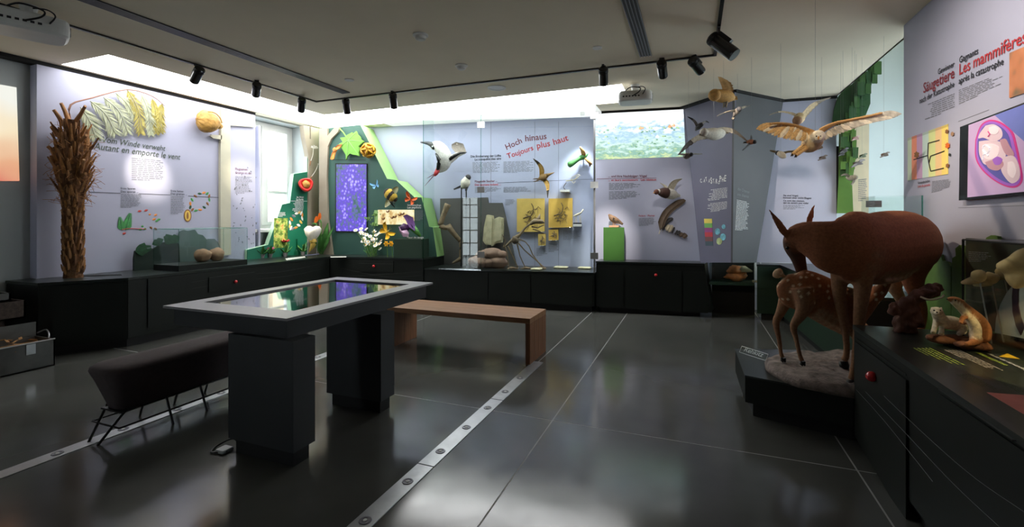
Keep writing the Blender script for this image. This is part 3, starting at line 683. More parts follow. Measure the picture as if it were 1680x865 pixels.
for q, mm in (((226, 347), 'berry_red'), ((237, 346.5), 'berry_red'), ((244, 352), 'petal_orange'), ((253, 354), 'petal_orange'), ((250, 361), 'petal_orange'), ((255, 364), 'fern_green'), ((258, 361), 'fern_green'), ((246, 372), 'seed_brown'), ((232, 371), 'fern_green'), ((236, 377), 'fern_green'), ((228, 377), 'fern_green'), ((201, 384), 'berry_red'), ((253, 374), 'seed_brown')):
    p = PLP.hit(*q, .004); leaf3(MB(), p, p+V((0, .05*random.uniform(.5, 1), .03*random.uniform(-1, 1))), .03, (1, 0, 0), seg=3).build('cycle_print', mm, pan)
b = MB().tube(curve([PLP.hit(u, v, .004) for u, v in ((200, 377), (213, 375), (240, 376))], 3), .004, 4).build('root_print', 'berry_red', pan)
for k in range(14):
    a = 2*math.pi*k/14; q = (328+16*math.cos(a), 331+14*math.sin(a)); p = PLP.hit(*q, .004); mm = ['fern_green', 'seed_brown', 'fern_dark', 'petal_orange'][k % 4]
    leaf3(MB(), p, p+V((0, .06*math.cos(a+1.7), .06*math.sin(a+1.7))), .035, (1, 0, 0), seg=3).build('seed_cycle_print', mm, pan)
def oval(plane, c_, ru, rv, off, n=20, sq=1): return [(c_[0]+ru*math.cos(2*math.pi*k/n), c_[1]+rv*math.sin(2*math.pi*k/n)) for k in range(n)]
for ru, rv, mm, of in ((6.2, 10.3, 'seed_brown', .004), (4.8, 8.5, 'seed_yellow', .007), (1.5, 5.6, 'seed_brown', .01)): board(oval(PLP, (308, 354), ru, rv, 0), PLP, of, .003, 'cut_seed_print', mm, pan)
# tree-trunk strip of the panel and its side branches
mat('trunk_beige', s2l(190, 186, 164), .6, var=.06, scale=5); mat('trunk_taupe', s2l(150, 140, 122), .65, var=.08, scale=5)
tk = thing('tree_cutout', 'beige tree-trunk cut-out dividing the left wall panel', 'wall decoration', PLP.hit(371, 420))
board([(364, 178.5), (378, 182), (378, 205), (379, 418), (362, 420), (362, 240)], PLP, .05, .048, 'trunk_board', 'trunk_beige', tk)
board([(378, 201), (395, 202), (420, 206), (420, 209), (395, 207), (378, 206)], PLP, .05, .03, 'branch', 'trunk_beige', tk)
board([(364, 222), (348, 221), (345, 223), (350, 227), (364, 229)], PLP, .05, .03, 'branch', 'trunk_beige', tk)
b = MB()
for k in range(58):
    u = 383+random.random()*40; v = 275+random.random()*128; p = PLP.hit(u, v, .003); r = .006+random.random()*.008; a = random.random()*6.3
    d1, d2 = V((0, math.cos(a), math.sin(a))), V((0, -math.sin(a), math.cos(a))); b.obox(p, d1*r, d2*r*.55, V((.002, 0, 0)))
o = b.build('insect_print', 'ink_grey', pan); o['kind'] = 'stuff'
lines(PLP, [(386, 289), (414, 290), (414, 318), (386, 318)], 12, 'ink_grey', pan, seed=8); text('Flugsamen', PLP, (386, 279), (406, 280), 'ink_maroon', pan); text('Graines en vol', PLP, (386, 285), (412, 286), 'ink_maroon', pan)
# projected picture on the grey wall
ramp_mat('projection_orange', [(.3, s2l(250, 250, 240)), (.45, s2l(255, 236, 200)), (.6, s2l(240, 180, 140)), (.75, s2l(226, 130, 110))], 1.3, emit=.55, detail=2, grad=('Z', 1.1, -.15), gradw=.55)
PLG = Plane((-7.1, 0, 0), (1, 0, 0))
pj2 = thing('projected_picture', 'orange and white projected picture at the left edge of the wall', 'projection', PLG.hit(10, 297))
board([(-60, 128), (27, 143.5), (32, 297), (-60, 297)], PLG, .006, .005, 'picture', 'projection_orange', pj2)
# ================================================================ palm trunk
mat('palm_bark', s2l(104, 70, 42), .95, var=.45, scale=16, bump=.6, bscale=40); mat('palm_fibre', s2l(150, 104, 58), .95, var=.35, scale=30); mat('palm_stub', s2l(156, 112, 70), .8, var=.25, scale=20)
pb = Z(113, 455, CZ); pb.x = -6.72; pt = V((-6.72, 3.2, 2.86))
pm = thing('palm_trunk', 'shaggy brown dried palm trunk standing on the left counter', 'palm trunk', (pb.x, 3.18, CZ))
ax0, ax1 = V((-6.72, 3.18, CZ)), V((-6.72, 3.17, 2.64))
zr = [(0, .1), (.25, .095), (.44, .092), (.52, .12), (.64, .16), (.78, .165), (.86, .13), (.93, .085), (1, .06)]
def palm_r(f):
    for (a, ra), (b2, rb) in zip(zr, zr[1:]):
        if f <= b2: return ra+(rb-ra)*(f-a)/(b2-a)
    return zr[-1][1]
tr_ = MB(); rings = []
for k in range(61):
    f = k/60; c_ = ax0.lerp(ax1, f); r = palm_r(f)*.86
    rings.append([c_+V((math.cos(a), math.sin(a), 0))*r*(1+.16*mnoise.noise(V((math.cos(a)*2.5, math.sin(a)*2.5, f*28)))) for a in [2*math.pi*i/24 for i in range(24)]])
tr_.loft(rings).build('stem', 'palm_bark', pm)
for k in range(270):
    f = .02+.9*(k/270); a = k*2.4+random.random()*.6; r = palm_r(f); c_ = ax0.lerp(ax1, f); d = V((math.cos(a), math.sin(a), 0)); sd = V((-d.y, d.x, 0))
    up_ = f > .5; L_ = (.1+random.random()*.07)*(1.25 if up_ else .75); w2 = .011+random.random()*.014
    tipv = d*(.02+.1*up_*random.random()**2)+V((0, 0, L_)) ; p0 = c_+d*r*.78; sd = (sd+V((0, 0, random.uniform(-.5, .5)))).normalized()
    rows = [[p0-sd*w2, p0+d*.012, p0+sd*w2], [p0+tipv*.5-sd*w2*.75, p0+tipv*.5+d*.014, p0+tipv*.5+sd*w2*.75], [p0+tipv-sd*w2*.25, p0+tipv+d*.008, p0+tipv+sd*w2*.25]]
    MB().sheet(rows, .007).build('bark_scale', ['palm_bark', 'palm_stub', 'palm_fibre'][k % 3], pm)
fb = MB()
for k in range(260):
    f = .45+.5*random.random(); a = random.random()*6.28; c_ = ax0.lerp(ax1, f); d = V((math.cos(a), math.sin(a), 0)); p0 = c_+d*palm_r(f)*.9
    q = p0+d*random.uniform(.02, .1)+V((random.uniform(-.06, .06), random.uniform(-.08, .08), random.uniform(-.12, .12))); fb.tube([p0, (p0+q)/2+d*.02, q], .0025, 3)
o = fb.build('fibre', 'palm_fibre', pm); o['kind'] = 'stuff'
for (u, v), (u2, v2) in (((104, 205), (88, 180)), ((112, 197), (100, 169)), ((124, 200), (140, 174)), ((96, 255), (78, 240)), ((130, 290), (138, 262)), ((131, 289), (141, 285)), ((98, 300), (84, 255)), ((127, 235), (142, 222)), ((94, 222), (84, 208))):
    a, b2 = D(u, v, 5.4), D(u2, v2, 5.3); MB().tube([a, a.lerp(b2, .5)+V((.01, 0, 0)), b2], [(.022, .03), (.018, .024), (.013, .018)], 8).build('leaf_stub', 'palm_stub', pm)
# dried feathery frond in front of the panel
mat('frond_dry', s2l(178, 182, 152), .8, var=.25, scale=8); mat('frond_yellow', s2l(170, 158, 84), .8, var=.25, scale=8); mat('frond_stalk', s2l(150, 110, 90), .7)
fd = thing('dried_frond', 'pale dried feathery tree-fern frond arching from the palm top', 'frond', PLP.hit(115, 195, .12))
def P_(u, v, o=.1): return PLP.hit(u, v, o)
MB().tube([P_(115, 195), P_(116, 172), P_(150, 161), P_(209, 147), P_(250, 158), P_(270, 174)], [.011, .01, .009, .008, .006, .004], 6, smooth=3).build('stalk', 'frond_stalk', fd, smooth=True)
for (s0, e0, bd, L_, mm) in (((132, 176), (157, 226), .1, .16, 'frond_dry'), ((148, 166), (190, 220), .18, .15, 'frond_dry'), ((170, 160), (210, 218), .2, .14, 'frond_dry'), ((190, 153), (222, 195), .15, .11, 'frond_dry'), ((209, 148), (231, 219), .16, .13, 'frond_yellow'), ((232, 155), (248, 222), .12, .11, 'frond_dry'), ((250, 162), (256, 219), .1, .1, 'frond_yellow'), ((266, 170), (264, 217), -.08, .11, 'frond_yellow')):
    b = MB(); a, e_ = P_(*s0, .09), P_(*e0, .05); ax = e_-a; sd = ax.cross(V((1, 0, 0))).normalized(); cp = curve([a, a.lerp(e_, .45)-sd*bd*ax.length*.6, e_], 17)
    b.tube(cp[::2], .006, 5)
    for i in range(1, len(cp)-1):
        f = i/len(cp); td = (cp[i+1]-cp[i-1]).normalized(); s2_ = td.cross(V((1, 0, 0)))
        for sg in (1, -1):
            l2 = L_*1.2*(math.sin(math.pi*(.12+.84*f))**.7); leaf3(b, cp[i], cp[i]+(s2_*sg*.62+td*.85+V((.16*random.uniform(-1, .6), 0, 0))).normalized()*l2*random.uniform(.75, 1.15), .013, (1, 0, .2), .0015, seg=2)
    b.build('pinna', mm, fd)
# brown nut-like pod on the wall
mat('pod_brown', s2l(178, 136, 66), .6, var=.25, scale=14, bump=.4, bscale=30)
pc = PLP.hit(342, 200, .15); b = MB(); rings = []
for k in range(13):
    th = math.pi*(k+.05 if k == 0 else k-.05 if k == 12 else k)/12; rings.append([pc+V((.13*math.sin(th)*math.cos(a), -.17*math.cos(th), .165*math.sin(th)*math.sin(a)*(1-.25*math.cos(th)*-1)))*(1+.03*math.sin(a*9)) for a in [2*math.pi*i/28 for i in range(28)]])
b.loft(rings); b.tube([pc+V((0, .13, -.02)), pc+V((-.02, .21, -.03))], [.07, .04], 12)
pd = thing('seed_pod_model', 'round ribbed brown seed pod model on the left wall panel', 'pod', pc-V((0, 0, .17)))
b.build('pod_body', 'pod_brown', pd, smooth=True)
MB().tube([pc+V((-.1, 0, 0)), pc+V((-.16, 0, 0))], .02, 8).build('wall_peg', 'steel', pd)
rg = MB()
for k in range(18):
    a = .2+k*.1; p = pc+V((.12, -.02, 0))+V((.01, .16*math.cos(a)-.02, .16*math.sin(a)-.03)); rg.ball(p, .011, 6, 4)
o = rg.build('crest', 'pod_brown', pd); o['kind'] = 'stuff'
# ================================================================ back-left corner: boards, trunk, screen
mat('board_green', s2l(46, 84, 74), .55, var=.06, scale=2); mat('board_teal', s2l(20, 104, 78), .5, var=.06, scale=2); mat('edge_green', s2l(150, 190, 120), .6, var=.04); mat('edge_pale', s2l(176, 214, 180), .6, var=.04)
PN = Plane((-6.9, 0, 0), (1, 0, 0)); PG = bplane(7.91)
gb = thing('green_cutout_board', 'stepped dark green cut-out board on the left wall below the window', 'wall panel', PN.hit(450, 424))
b = MB(); b.prism([PN.hit(*q) for q in ((508, 254), (504, 257), (504, 282), (482, 285.5), (476, 333), (463, 335.6), (440, 401.6), (405, 410), (405, 428), (508, 424))], (-.09, 0, 0), 1)
b.build('board', ['board_teal', 'edge_pale'], gb)
# bench of wall that carries this board below the sill
lines(PN, [(482, 331), (498, 331), (498, 348), (478, 348)], 8, 'ink_white', gb, off=.004, seed=5, right=True)
text('Im Wald', PN, (487, 325), (498, 325), 'ink_white', gb, bold=.02); text('La forêt', PN, (486, 329), (498, 329), 'ink_white', gb, bold=.02)
lines(PN, [(459, 348), (470, 348), (470, 356), (457, 356)], 4, 'ink_white', gb, off=.004, seed=6)
board([(477, 329.6), (507, 330), (507, 330.6), (477, 330.2)], PN, .004, .003, 'rule_line', 'ink_white', gb)
ramp_mat('photo_fruit', [(.35, s2l(50, 70, 30)), (.48, s2l(120, 150, 60)), (.56, s2l(190, 200, 110)), (.66, s2l(196, 110, 50)), (.75, s2l(90, 50, 30))], 9, detail=4)
board([(450, 358), (472, 358), (472, 406), (449, 407)], PN, .006, .005, 'photo_print', 'photo_fruit', gb)
mat('petal_white', s2l(238, 236, 228), .6, var=.06); mat('petal_pink', s2l(210, 110, 140), .6, var=.15); mat('leaf_green', s2l(74, 130, 60), .5, var=.25, scale=12); mat('stem_green', s2l(110, 150, 70), .6, var=.15)
for k in range(14):
    a = 2*math.pi*k/14; q = (486+11*math.cos(a), 362+11.5*math.sin(a)); p = PN.hit(*q, .004); mm = ['petal_white', 'seed_yellow', 'petal_white', 'petal_orange', 'ink_grey'][k % 5]
    leaf3(MB(), p, p+V((0, .09*math.cos(a+1.9), .09*math.sin(a+1.9))), .05, (1, 0, 0), seg=3).build('cycle_print', mm, gb)
rs = thing('red_poppy_model', 'red glossy bowl-shaped flower model with an ochre heart above the stepped board', 'model', PN.hit(502, 315, .1))
mat('poppy_red', s2l(214, 36, 30), .35, var=.12, scale=8, coat=.3); mat('ochre', s2l(196, 140, 60), .6, var=.2, scale=20, bump=.2)
pc = PN.hit(502, 303, .12); ax = (V((.75, -.6, .1))).normalized(); sx = ax.cross(UP).normalized(); sy = sx.cross(ax)
def bowl(rs_, hs_): return [[pc+(sx*math.cos(a)+sy*math.sin(a))*r*(1+.07*math.sin(3*a+.6))+ax*h for a in [2*math.pi*i/28 for i in range(28)]] for r, h in zip(rs_, hs_)]
MB().loft(bowl((.03, .09, .125, .13, .12, .1, .075, .03), (-.12, -.1, -.05, .01, .05, .055, .03, .015))).build('petal_cup', 'poppy_red', rs, smooth=True)
MB().ball(pc+ax*.035, (.07, .07, .07), 12, 8, .2, 2).build('flower_heart', 'ochre', rs, smooth=True)
MB().tube([pc-ax*.1, pc-ax*.1+V((-.12, 0, 0))], .02, 8).build('wall_peg', 'black_metal', rs)
# corner tree trunk
ct = thing('corner_tree_cutout', 'taupe tree trunk cut-out filling the room corner', 'wall decoration', (-6.8, 7.1, CZ))
b = MB(); b.prism([PN.hit(*q, .03) for q in ((498, 206), (508, 207), (508.5, 228), (510, 228), (510, 207.5), (523.5, 211), (523.5, 423), (506, 425), (506, 300), (507, 262), (504, 245), (500, 225))], (-.1, 0, 0)); b.build('trunk_left', 'trunk_taupe', ct)
b = MB(); b.prism([PG.hit(*q, .05) for q in ((523.5, 210.5), (537, 211), (537, 223), (549, 209), (557.5, 208.5), (554, 217), (543, 228), (537.7, 240), (536, 290), (537.8, 361), (546, 422), (523.5, 422))], PG.n*-.25); b.build('trunk_right', 'trunk_taupe', ct)
# dandelion seeds on the trunk
mat('fluff', s2l(226, 222, 212), .8, var=.05)
def dandelion(u, v, k, tail, label):
    p = PN.hit(u, v, .1); t = thing('dandelion_seed_model', label, 'model', p); q = MB()
    for i in range(26):
        a = 2.4*i; d = V((.35, math.cos(a), .55*abs(math.sin(a))+.15))*k*(.7+.3*random.random()); q.tube([p, p+d], .0025, 3)
    o = q.build('pappus', 'fluff', t); o['kind'] = 'stuff'
    e = PN.hit(*tail, .06); MB().tube(curve([p, p.lerp(e, .5)+V((0, .02, 0)), e], 4), .004, 5).build('seed_stalk', 'fluff', t)
    MB().tube([e, e+(e-p).normalized()*.1], [.012, .004], 6).build('seed', 'seed_brown', t)
dandelion(514, 244, .1, (510, 264), 'white dandelion seed model hanging on the corner trunk'); dandelion(522, 270, .03, (511, 290), 'small loose dandelion seed lower on the corner trunk')
# the big green board with screen
gg = thing('flower_display_board', 'large dark green display board holding the purple flower screen', 'wall panel', PG.hit(620, 421))
fp = ((523, 211.5), (560, 208), (591, 204.8), (603.6, 229.6), (635, 293.4), (650, 295.7), (680, 324), (691.5, 324), (704, 372), (710, 373), (717, 421.5), (523, 421.5))
b = MB(); b.prism([PG.hit(*q) for q in fp], PG.n*-.46, 1); b.build('board', ['board_green', 'edge_green'], gg)
ramp_mat('screen_flowers', [(.28, s2l(50, 90, 96)), (.4, s2l(84, 116, 140)), (.47, s2l(104, 96, 190)), (.55, s2l(92, 60, 216)), (.64, s2l(128, 104, 240)), (.74, s2l(200, 190, 255))], 3.0, emit=.6, detail=3, kind=19, stretch=(1, 1, .8))
sc_ = board([(550, 268), (602, 268.3), (602, 381), (550, 380.5)], PG, .02, .019, 'screen_frame', 'gap_black', gg)
board([(551.5, 269.5), (601, 269.8), (601, 379.5), (551.5, 379)], PG, .022, .003, 'flower_screen', 'screen_flowers', sc_)
board([(544, 262), (600, 262.5), (600, 263.2), (544, 262.7)], PG, .002, .003, 'panel_joint', 'gap_black', gg)
ramp_mat('photo_meadow', [(.3, s2l(120, 90, 50)), (.42, s2l(220, 180, 110)), (.5, s2l(250, 236, 180)), (.62, s2l(255, 246, 214)), (.75, s2l(200, 150, 90))], 6, emit=.6, detail=5)
board([(620, 344.3), (678.5, 344.3), (678.5, 368.5), (620, 368.5)], PG, .03, .028, 'lit_picture', 'photo_meadow', gg)
board([(614, 345), (619.5, 345), (619.5, 371), (614, 371)], PG, .03, .028, 'green_strip', 'edge_green', gg)
b = MB()
for k in range(8):
    p = PG.hit(628+k*6.2+random.random()*3, 349+random.random()*14, .034); leaf3(b, p, p+V((.04, 0, .05)), .035, PG.n, seg=3); leaf3(b, p, p+V((-.04, 0, .045)), .03, PG.n, seg=3)
o = b.build('butterfly_print', 'seed_brown', gg); o['kind'] = 'stuff'
text('Schmetterlinge', PG, (668.5, 338), (691, 338), 'ink_white', gg, bold=.02); text('Les papillons', PG, (668.5, 342), (691, 342), 'ink_white', gg, bold=.02)
lines(PG, [(680, 345), (696, 345), (698, 362), (680, 362)], 9, 'ink_grey', gg, seed=7)
# teal lower field and green block
gbk = thing('green_plinth_block', 'dark green block on the counter below the purple flower model', 'plinth', PG.hit(668, 424))
a_ = Z(646, 423.5, CZ); e_ = Z(692, 424, CZ); top = 1.5-(392.5-358)/762.7*(a_.dot(FW))
b = MB(); dn = V((-.14, .99, 0))*.3; b.prism([V((a_.x, a_.y, CZ)), V((e_.x, e_.y, CZ)), V((e_.x, e_.y, top)), V((a_.x, a_.y, top))], dn); b.build('block', 'counter_green', gbk)
mp_ = Plane(a_+V((0, 0, 0)), (.16, -1, 0)); text('Fleur de sauge', Plane(V((a_.x, a_.y, 0)), (e_-a_).cross(UP)), (668, 391.2), (695, 391.2), 'ink_white', gbk)
# models on the board
mat('maple_green', s2l(110, 170, 60), .5, var=.1, scale=6); mat('key_orange', s2l(206, 130, 56), .55, var=.2, scale=10); mat('gold', s2l(196, 146, 30), .4, metal=.35, var=.25, scale=12)
ml = thing('maple_leaf_model', 'large green maple leaf model at the top of the flower board', 'model', PG.hit(577, 262))
mpx = ((567.5, 262), (567, 254), (559, 241), (556, 236), (562, 233), (557.6, 226), (566, 225), (569, 221.5), (574, 219), (577, 217), (578.5, 219.5), (584, 215), (586, 220), (590, 224), (592, 229), (597, 232), (592, 236), (588, 240), (590, 245), (588, 250), (589, 256), (584, 254.5), (579.5, 254), (574, 252), (570, 256))
b = MB(); b.prism([PG.hit(u, v, .09) for u, v in mpx], PG.n*-.035); b.build('blade', 'maple_green', ml)
MB().tube([PG.hit(571, 229, .09), PG.hit(563, 217, .08), PG.hit(557, 211, .07)], .012, 6).build('leaf_stalk', 'maple_green', ml)
o = MB()
for e2 in ((584, 217), (595, 232), (588, 254), (569, 260), (560, 239)): o.tube([PG.hit(571, 230, .092), PG.hit(*e2, .092)], [.007, .002], 5)
o.build('leaf_vein', 'edge_green', ml)['kind'] = 'stuff'
MB().tube([PG.hit(575, 236, .06), PG.hit(575, 236, .0)], .02, 8).build('wall_peg', 'black_metal', ml)
mk = thing('maple_key_model', 'orange winged maple seed model left of the green leaf', 'model', PG.hit(546, 262))
MB().sheet([[PG.hit(561, 236.5, .12), PG.hit(559, 241, .1), PG.hit(557, 244, .12)], [PG.hit(554, 237.5, .1), PG.hit(553.5, 241, .08), PG.hit(553, 246, .1)], [PG.hit(549, 243, .08), PG.hit(550, 245, .07), PG.hit(551, 247, .08)]], .015).build('wing', 'key_orange', mk, smooth=True)
MB().sheet([[PG.hit(549, 244, .08), PG.hit(550, 246, .07), PG.hit(551.5, 248, .08)], [PG.hit(545, 251, .1), PG.hit(547, 252.5, .08), PG.hit(549.5, 254, .1)], [PG.hit(541.5, 261, .12), PG.hit(544.5, 262.5, .1), PG.hit(548, 261, .12)]], .015).build('wing', 'key_orange', mk, smooth=True)
MB().ball(PG.hit(549.5, 246, .08), (.05, .03, .05), 10, 8).build('nutlet', 'key_orange', mk, smooth=True)
po = thing('pollen_model', 'golden faceted pollen grain model beside the maple leaf', 'model', PG.hit(604, 258, .12)); pc = PG.hit(604, 247, .14)
pb_ = MB(); pb_.ball(pc, .11, 12, 9); pb_.build('core', 'ochre', po, smooth=True)
def ico():
    t = (1+5**.5)/2; vs = [V(p).normalized() for p in ((-1, t, 0), (1, t, 0), (-1, -t, 0), (1, -t, 0), (0, -1, t), (0, 1, t), (0, -1, -t), (0, 1, -t), (t, 0, -1), (t, 0, 1), (-t, 0, -1), (-t, 0, 1))]; return vs
iv = ico(); q = MB()
for i in range(12):
    for j in range(i):
        if (iv[i]-iv[j]).length < 1.1: q.tube([pc+iv[i]*.13, pc+(iv[i]+iv[j]).normalized()*.125, pc+iv[j]*.13], .02, 6)
q.build('ridge_net', 'gold', po, smooth=True)['kind'] = 'stuff'
MB().tube([pc, PG.hit(604, 247, 0)], .02, 8).build('wall_peg', 'black_metal', po)
def butterfly(u, v, s_, rot, mm, label, fold=.5, dark='ink_black', pl=PG, off=.06):
    c_ = pl.hit(u, v, off); t = thing('butterfly_model', label, 'butterfly', c_); ru = pl.u*math.cos(rot)+UP*math.sin(rot); rv = -pl.u*math.sin(rot)+UP*math.cos(rot); n = pl.n
    W = lambda x, y, z=0: c_+ru*x*s_+rv*y*s_+n*z*s_
    for sg in (1, -1):
        MB().sheet([[W(sg*.05, .1), W(sg*.05, .0), W(sg*.05, -.05)], [W(sg*.5, .55, fold*.5), W(sg*.55, .25, fold*.5), W(sg*.45, .02, fold*.4)], [W(sg*.95, .85, fold), W(sg*1.0, .5, fold), W(sg*.75, .15, fold*.7)]], .012*s_*4).build('fore_wing', mm, t, smooth=True)
        MB().sheet([[W(sg*.05, 0), W(sg*.05, -.08), W(sg*.05, -.15)], [W(sg*.5, 0, fold*.4), W(sg*.5, -.3, fold*.4), W(sg*.3, -.5, fold*.3)], [W(sg*.75, -.1, fold*.6), W(sg*.75, -.45, fold*.6), W(sg*.5, -.7, fold*.4)]], .012*s_*4).build('hind_wing', mm, t, smooth=True)
    MB().tube([W(0, .35), W(0, .1), W(0, -.4)], [.04*s_, .07*s_, .03*s_], 8).build('body', dark, t, smooth=True)
    for sg in (1, -1): MB().tube([W(0, .35), W(sg*.15, .75, .1)], .012*s_, 4).build('antenna', dark, t)
    MB().tube([c_, pl.hit(u, v, 0)], .006, 6).build('mounting_pin', 'steel', t)
mat('wing_blue', s2l(120, 180, 226), .5, var=.12, scale=20); mat('wing_orange', s2l(226, 96, 34), .5, var=.25, scale=22); mat('wing_yellow', s2l(250, 190, 30), .5, var=.08)
butterfly(617, 304, .085, .35, 'wing_blue', 'pale blue butterfly model beside the flower screen', .7)
butterfly(674, 327, .125, -.5, 'wing_orange', 'orange and black butterfly model near the edge of the board', .35)
butterfly(635, 381, .155, -.8, 'wing_yellow', 'large plain yellow butterfly under the lit picture', .3, 'seed_yellow', off=.12)
bb = thing('bumblebee_model', 'large black and yellow bumblebee model on the green board', 'model', PG.hit(640, 335, .1))
mat('bee_black', s2l(40, 36, 32), .9, var=.2, scale=60, bump=.5, bscale=120); mat('bee_yellow', s2l(190, 160, 60), .9, var=.2, scale=60, bump=.5, bscale=120); mat('bee_white', s2l(220, 216, 204), .9, var=.1, bump=.5, bscale=120); mat('bee_wing', s2l(150, 150, 104), .4, var=.15, scale=20)
A_, B_ = PG.hit(635, 315, .14), PG.hit(648, 327, .14); dd = (B_-A_); L_ = dd.length
for f, r, mm in ((.02, .055, 'bee_white'), (.15, .085, 'bee_black'), (.32, .1, 'bee_yellow'), (.48, .1, 'bee_black'), (.7, .09, 'bee_yellow'), (.95, .055, 'bee_black')): MB().ball(A_+dd*f, (r, r*.9, r), 14, 10).build('abdomen_band' if f < .6 else 'thorax' if f < .9 else 'head', mm, bb, smooth=True)
for (p, q, r_) in (((642, 318), (653, 307), (649, 320)), ((642, 322), (632, 340), (641, 332))):
    a, e_ = PG.hit(*p, .16), PG.hit(*q, .2); leaf3(MB(), a, e_, .11, PG.n, .006).build('wing', 'bee_wing', bb, smooth=True)
for k in range(4): MB().tube([A_+dd*(.5+.1*k), A_+dd*(.5+.1*k)+V((.02*k, -.05, -.1)), A_+dd*(.55+.1*k)+V((.03, -.02, -.17))], .009, 5).build('leg', 'bee_black', bb)
MB().tube([A_+dd*.5, A_+dd*.5-PG.n*.14], .015, 6).build('wall_peg', 'steel', bb)
# purple orchid-like flower model on the green block
of_ = thing('purple_flower_model', 'large purple lipped flower model on the green block', 'model', V((0, 0, 0))+Z(672, 405, CZ).lerp(Z(672, 405, CZ), 1)); of_.location = D(668, 391, 8.25)
mat('purple', s2l(128, 92, 168), .5, var=.2, scale=10); mat('purple_dark', s2l(66, 34, 84), .5, var=.3, scale=16); mat('lip_pale', s2l(190, 160, 190), .5, var=.2)
def O(u, v, d=7.75): return D(u, v, d+.5)
MB().sheet([[O(662, 354, 7.8), O(668, 352, 7.6), O(677, 357, 7.7)], [O(667, 362, 7.75), O(672, 364, 7.55), O(680, 368, 7.7)], [O(671, 372, 7.75), O(676, 375, 7.65), O(680, 379, 7.7)]], .02).build('hood', 'purple', of_, smooth=True)
MB().ball(O(664, 374, 7.72), (.085, .09, .075), 14, 10, .3, 5).build('throat', 'purple_dark', of_, smooth=True)
MB().sheet([[O(654, 372, 7.7), O(656, 378, 7.55), O(656, 380, 7.7)], [O(658, 380, 7.6), O(662, 384, 7.5), O(662, 388, 7.65)], [O(668, 378, 7.6), O(671, 383, 7.5), O(670, 388, 7.65)]], .02).build('lip', 'lip_pale', of_, smooth=True)
MB().tube([O(676, 372), O(683, 380), O(690, 388)], [.06, .05, .02], 10).build('calyx', 'leaf_green', of_, smooth=True)
MB().tube([O(668, 382), O(668, 393)], .012, 8).build('stand', 'black_metal', of_)
# ---------------------------------------------------------------- plants and flowers on the counter
def daisy(u, v, hu, hv, d, heads, label, first=[0]):
    bs = Z(u, v, CZ); t = thing('daisy_stem', label, 'flower', bs, 'white daisies in the bunch'); tp = D(hu, hv, bs.dot(FW)+random.uniform(-.1, .1))
    MB().tube(curve([bs, bs.lerp(tp, .5)+V((random.uniform(-.03, .03), 0, 0)), tp], 3), .005, 5).build('stem', 'stem_green', t)
    for k in range(heads):
        hp = tp+V((random.uniform(-.1, .1), random.uniform(-.08, .08), random.uniform(-.12, .05)))*(1 if k else 0); nn = V((random.uniform(-.4, .4), -.6, .7)).normalized(); sx = nn.cross(UP).normalized(); sy = sx.cross(nn)
        if k: MB().tube([bs.lerp(tp, .6), hp], .004, 4).build('side_stem', 'stem_green', t)
        q = MB(); n = 10
        for i in range(n):
            a = 2*math.pi*i/n; dr = sx*math.cos(a)+sy*math.sin(a); leaf3(q, hp+dr*.008, hp+dr*.042+nn*.004, .02, nn, .002, seg=2)
        hd = q.build('flower_head', 'petal_white', t); MB().ball(hp+nn*.004, .012, 8, 5).build('flower_disc', 'wing_yellow', hd)
    for k in range(4): p = bs.lerp(tp, .15+.15*k); leaf3(MB(), p, p+V((random.uniform(-.08, .08), -.02, .06)), .018, V((0, -1, .3)), .002, seg=3).build('leaf', 'leaf_green', t)
for k, (u, hu, hv) in enumerate(((604, 592, 381), (605, 597, 391), (607, 601, 376), (608, 607, 388), (610, 604, 397), (612, 613, 379), (614, 611, 392), (616, 617, 386), (618, 622, 396), (609, 600, 401), (613, 616, 400), (615, 622, 401))):
    daisy(u, 421.5-k % 3, hu, hv, 0, 3, 'white daisy stem in the tall bunch standing before the flower screen')
ev = thing('green_umbel_plant', 'tall pale green umbel plant behind the daisies', 'plant', Z(611, 420, CZ))
MB().tube([Z(611, 420, CZ), D(612, 380, 8.4), D(616, 353, 8.4)], .006, 5).build('stem', 'stem_green', ev)
for (u, v) in ((604, 359), (616, 352), (613, 368)):
    q = MB()
    for k in range(26): q.ball(D(u+random.gauss(0, 2.6), v+random.gauss(0, 1.4), 8.4+random.uniform(-.05, .05)), .012, 5, 4)
    q.build('umbel', 'stem_green', ev)['kind'] = 'stuff'
for k, (u, u2, v2) in enumerate(((635, 634, 400), (643, 642, 400))):
    t = thing('daffodil', ['yellow daffodil with straight stem, left of the pair', 'yellow daffodil with bent stem, right of the pair'][k], 'flower', Z(u+1, 422, CZ)); tp = D(u2, v2, 8.2)
    MB().tube(curve([Z(u+1, 422, CZ), D(u+.5, 411, 8.22), tp], 4), .006, 6).build('stem', 'stem_green', t)
    for i in range(6):
        a = 2*math.pi*i/6; dr = V((math.cos(a), -.2, math.sin(a))); leaf3(MB(), tp, tp+dr*.055, .035, (0, -1, 0), .003, seg=3).build('petal', 'wing_yellow', t)
    MB().tube([tp, tp+V((.01, -.035, 0))], [.014, .022], 10).build('trumpet', 'gold', t)
hm = thing('white_heart_model', 'large white heart-shaped spathe model with a yellow tip, brightly lit', 'model', Z(513, 419, CZ))
mat('heart_white', s2l(240, 232, 214), .55, var=.1, scale=30)
hp_ = ((499, 375), (504, 371), (509, 370.5), (513, 373), (518, 370.5), (524, 371.5), (527, 375), (526, 381), (522, 389), (516.5, 395), (513, 398), (507, 393), (502, 386))
cen = D(513, 381, 8.45); ring0 = [D(u, v, 8.6) for u, v in hp_]; ring1 = [p.lerp(cen, .25)-FW*.1 for p in ring0]; ring2 = [p.lerp(cen, .7)-FW*.13 for p in ring0]; ring_1 = [p.lerp(cen, .3)+FW*.12 for p in ring0]
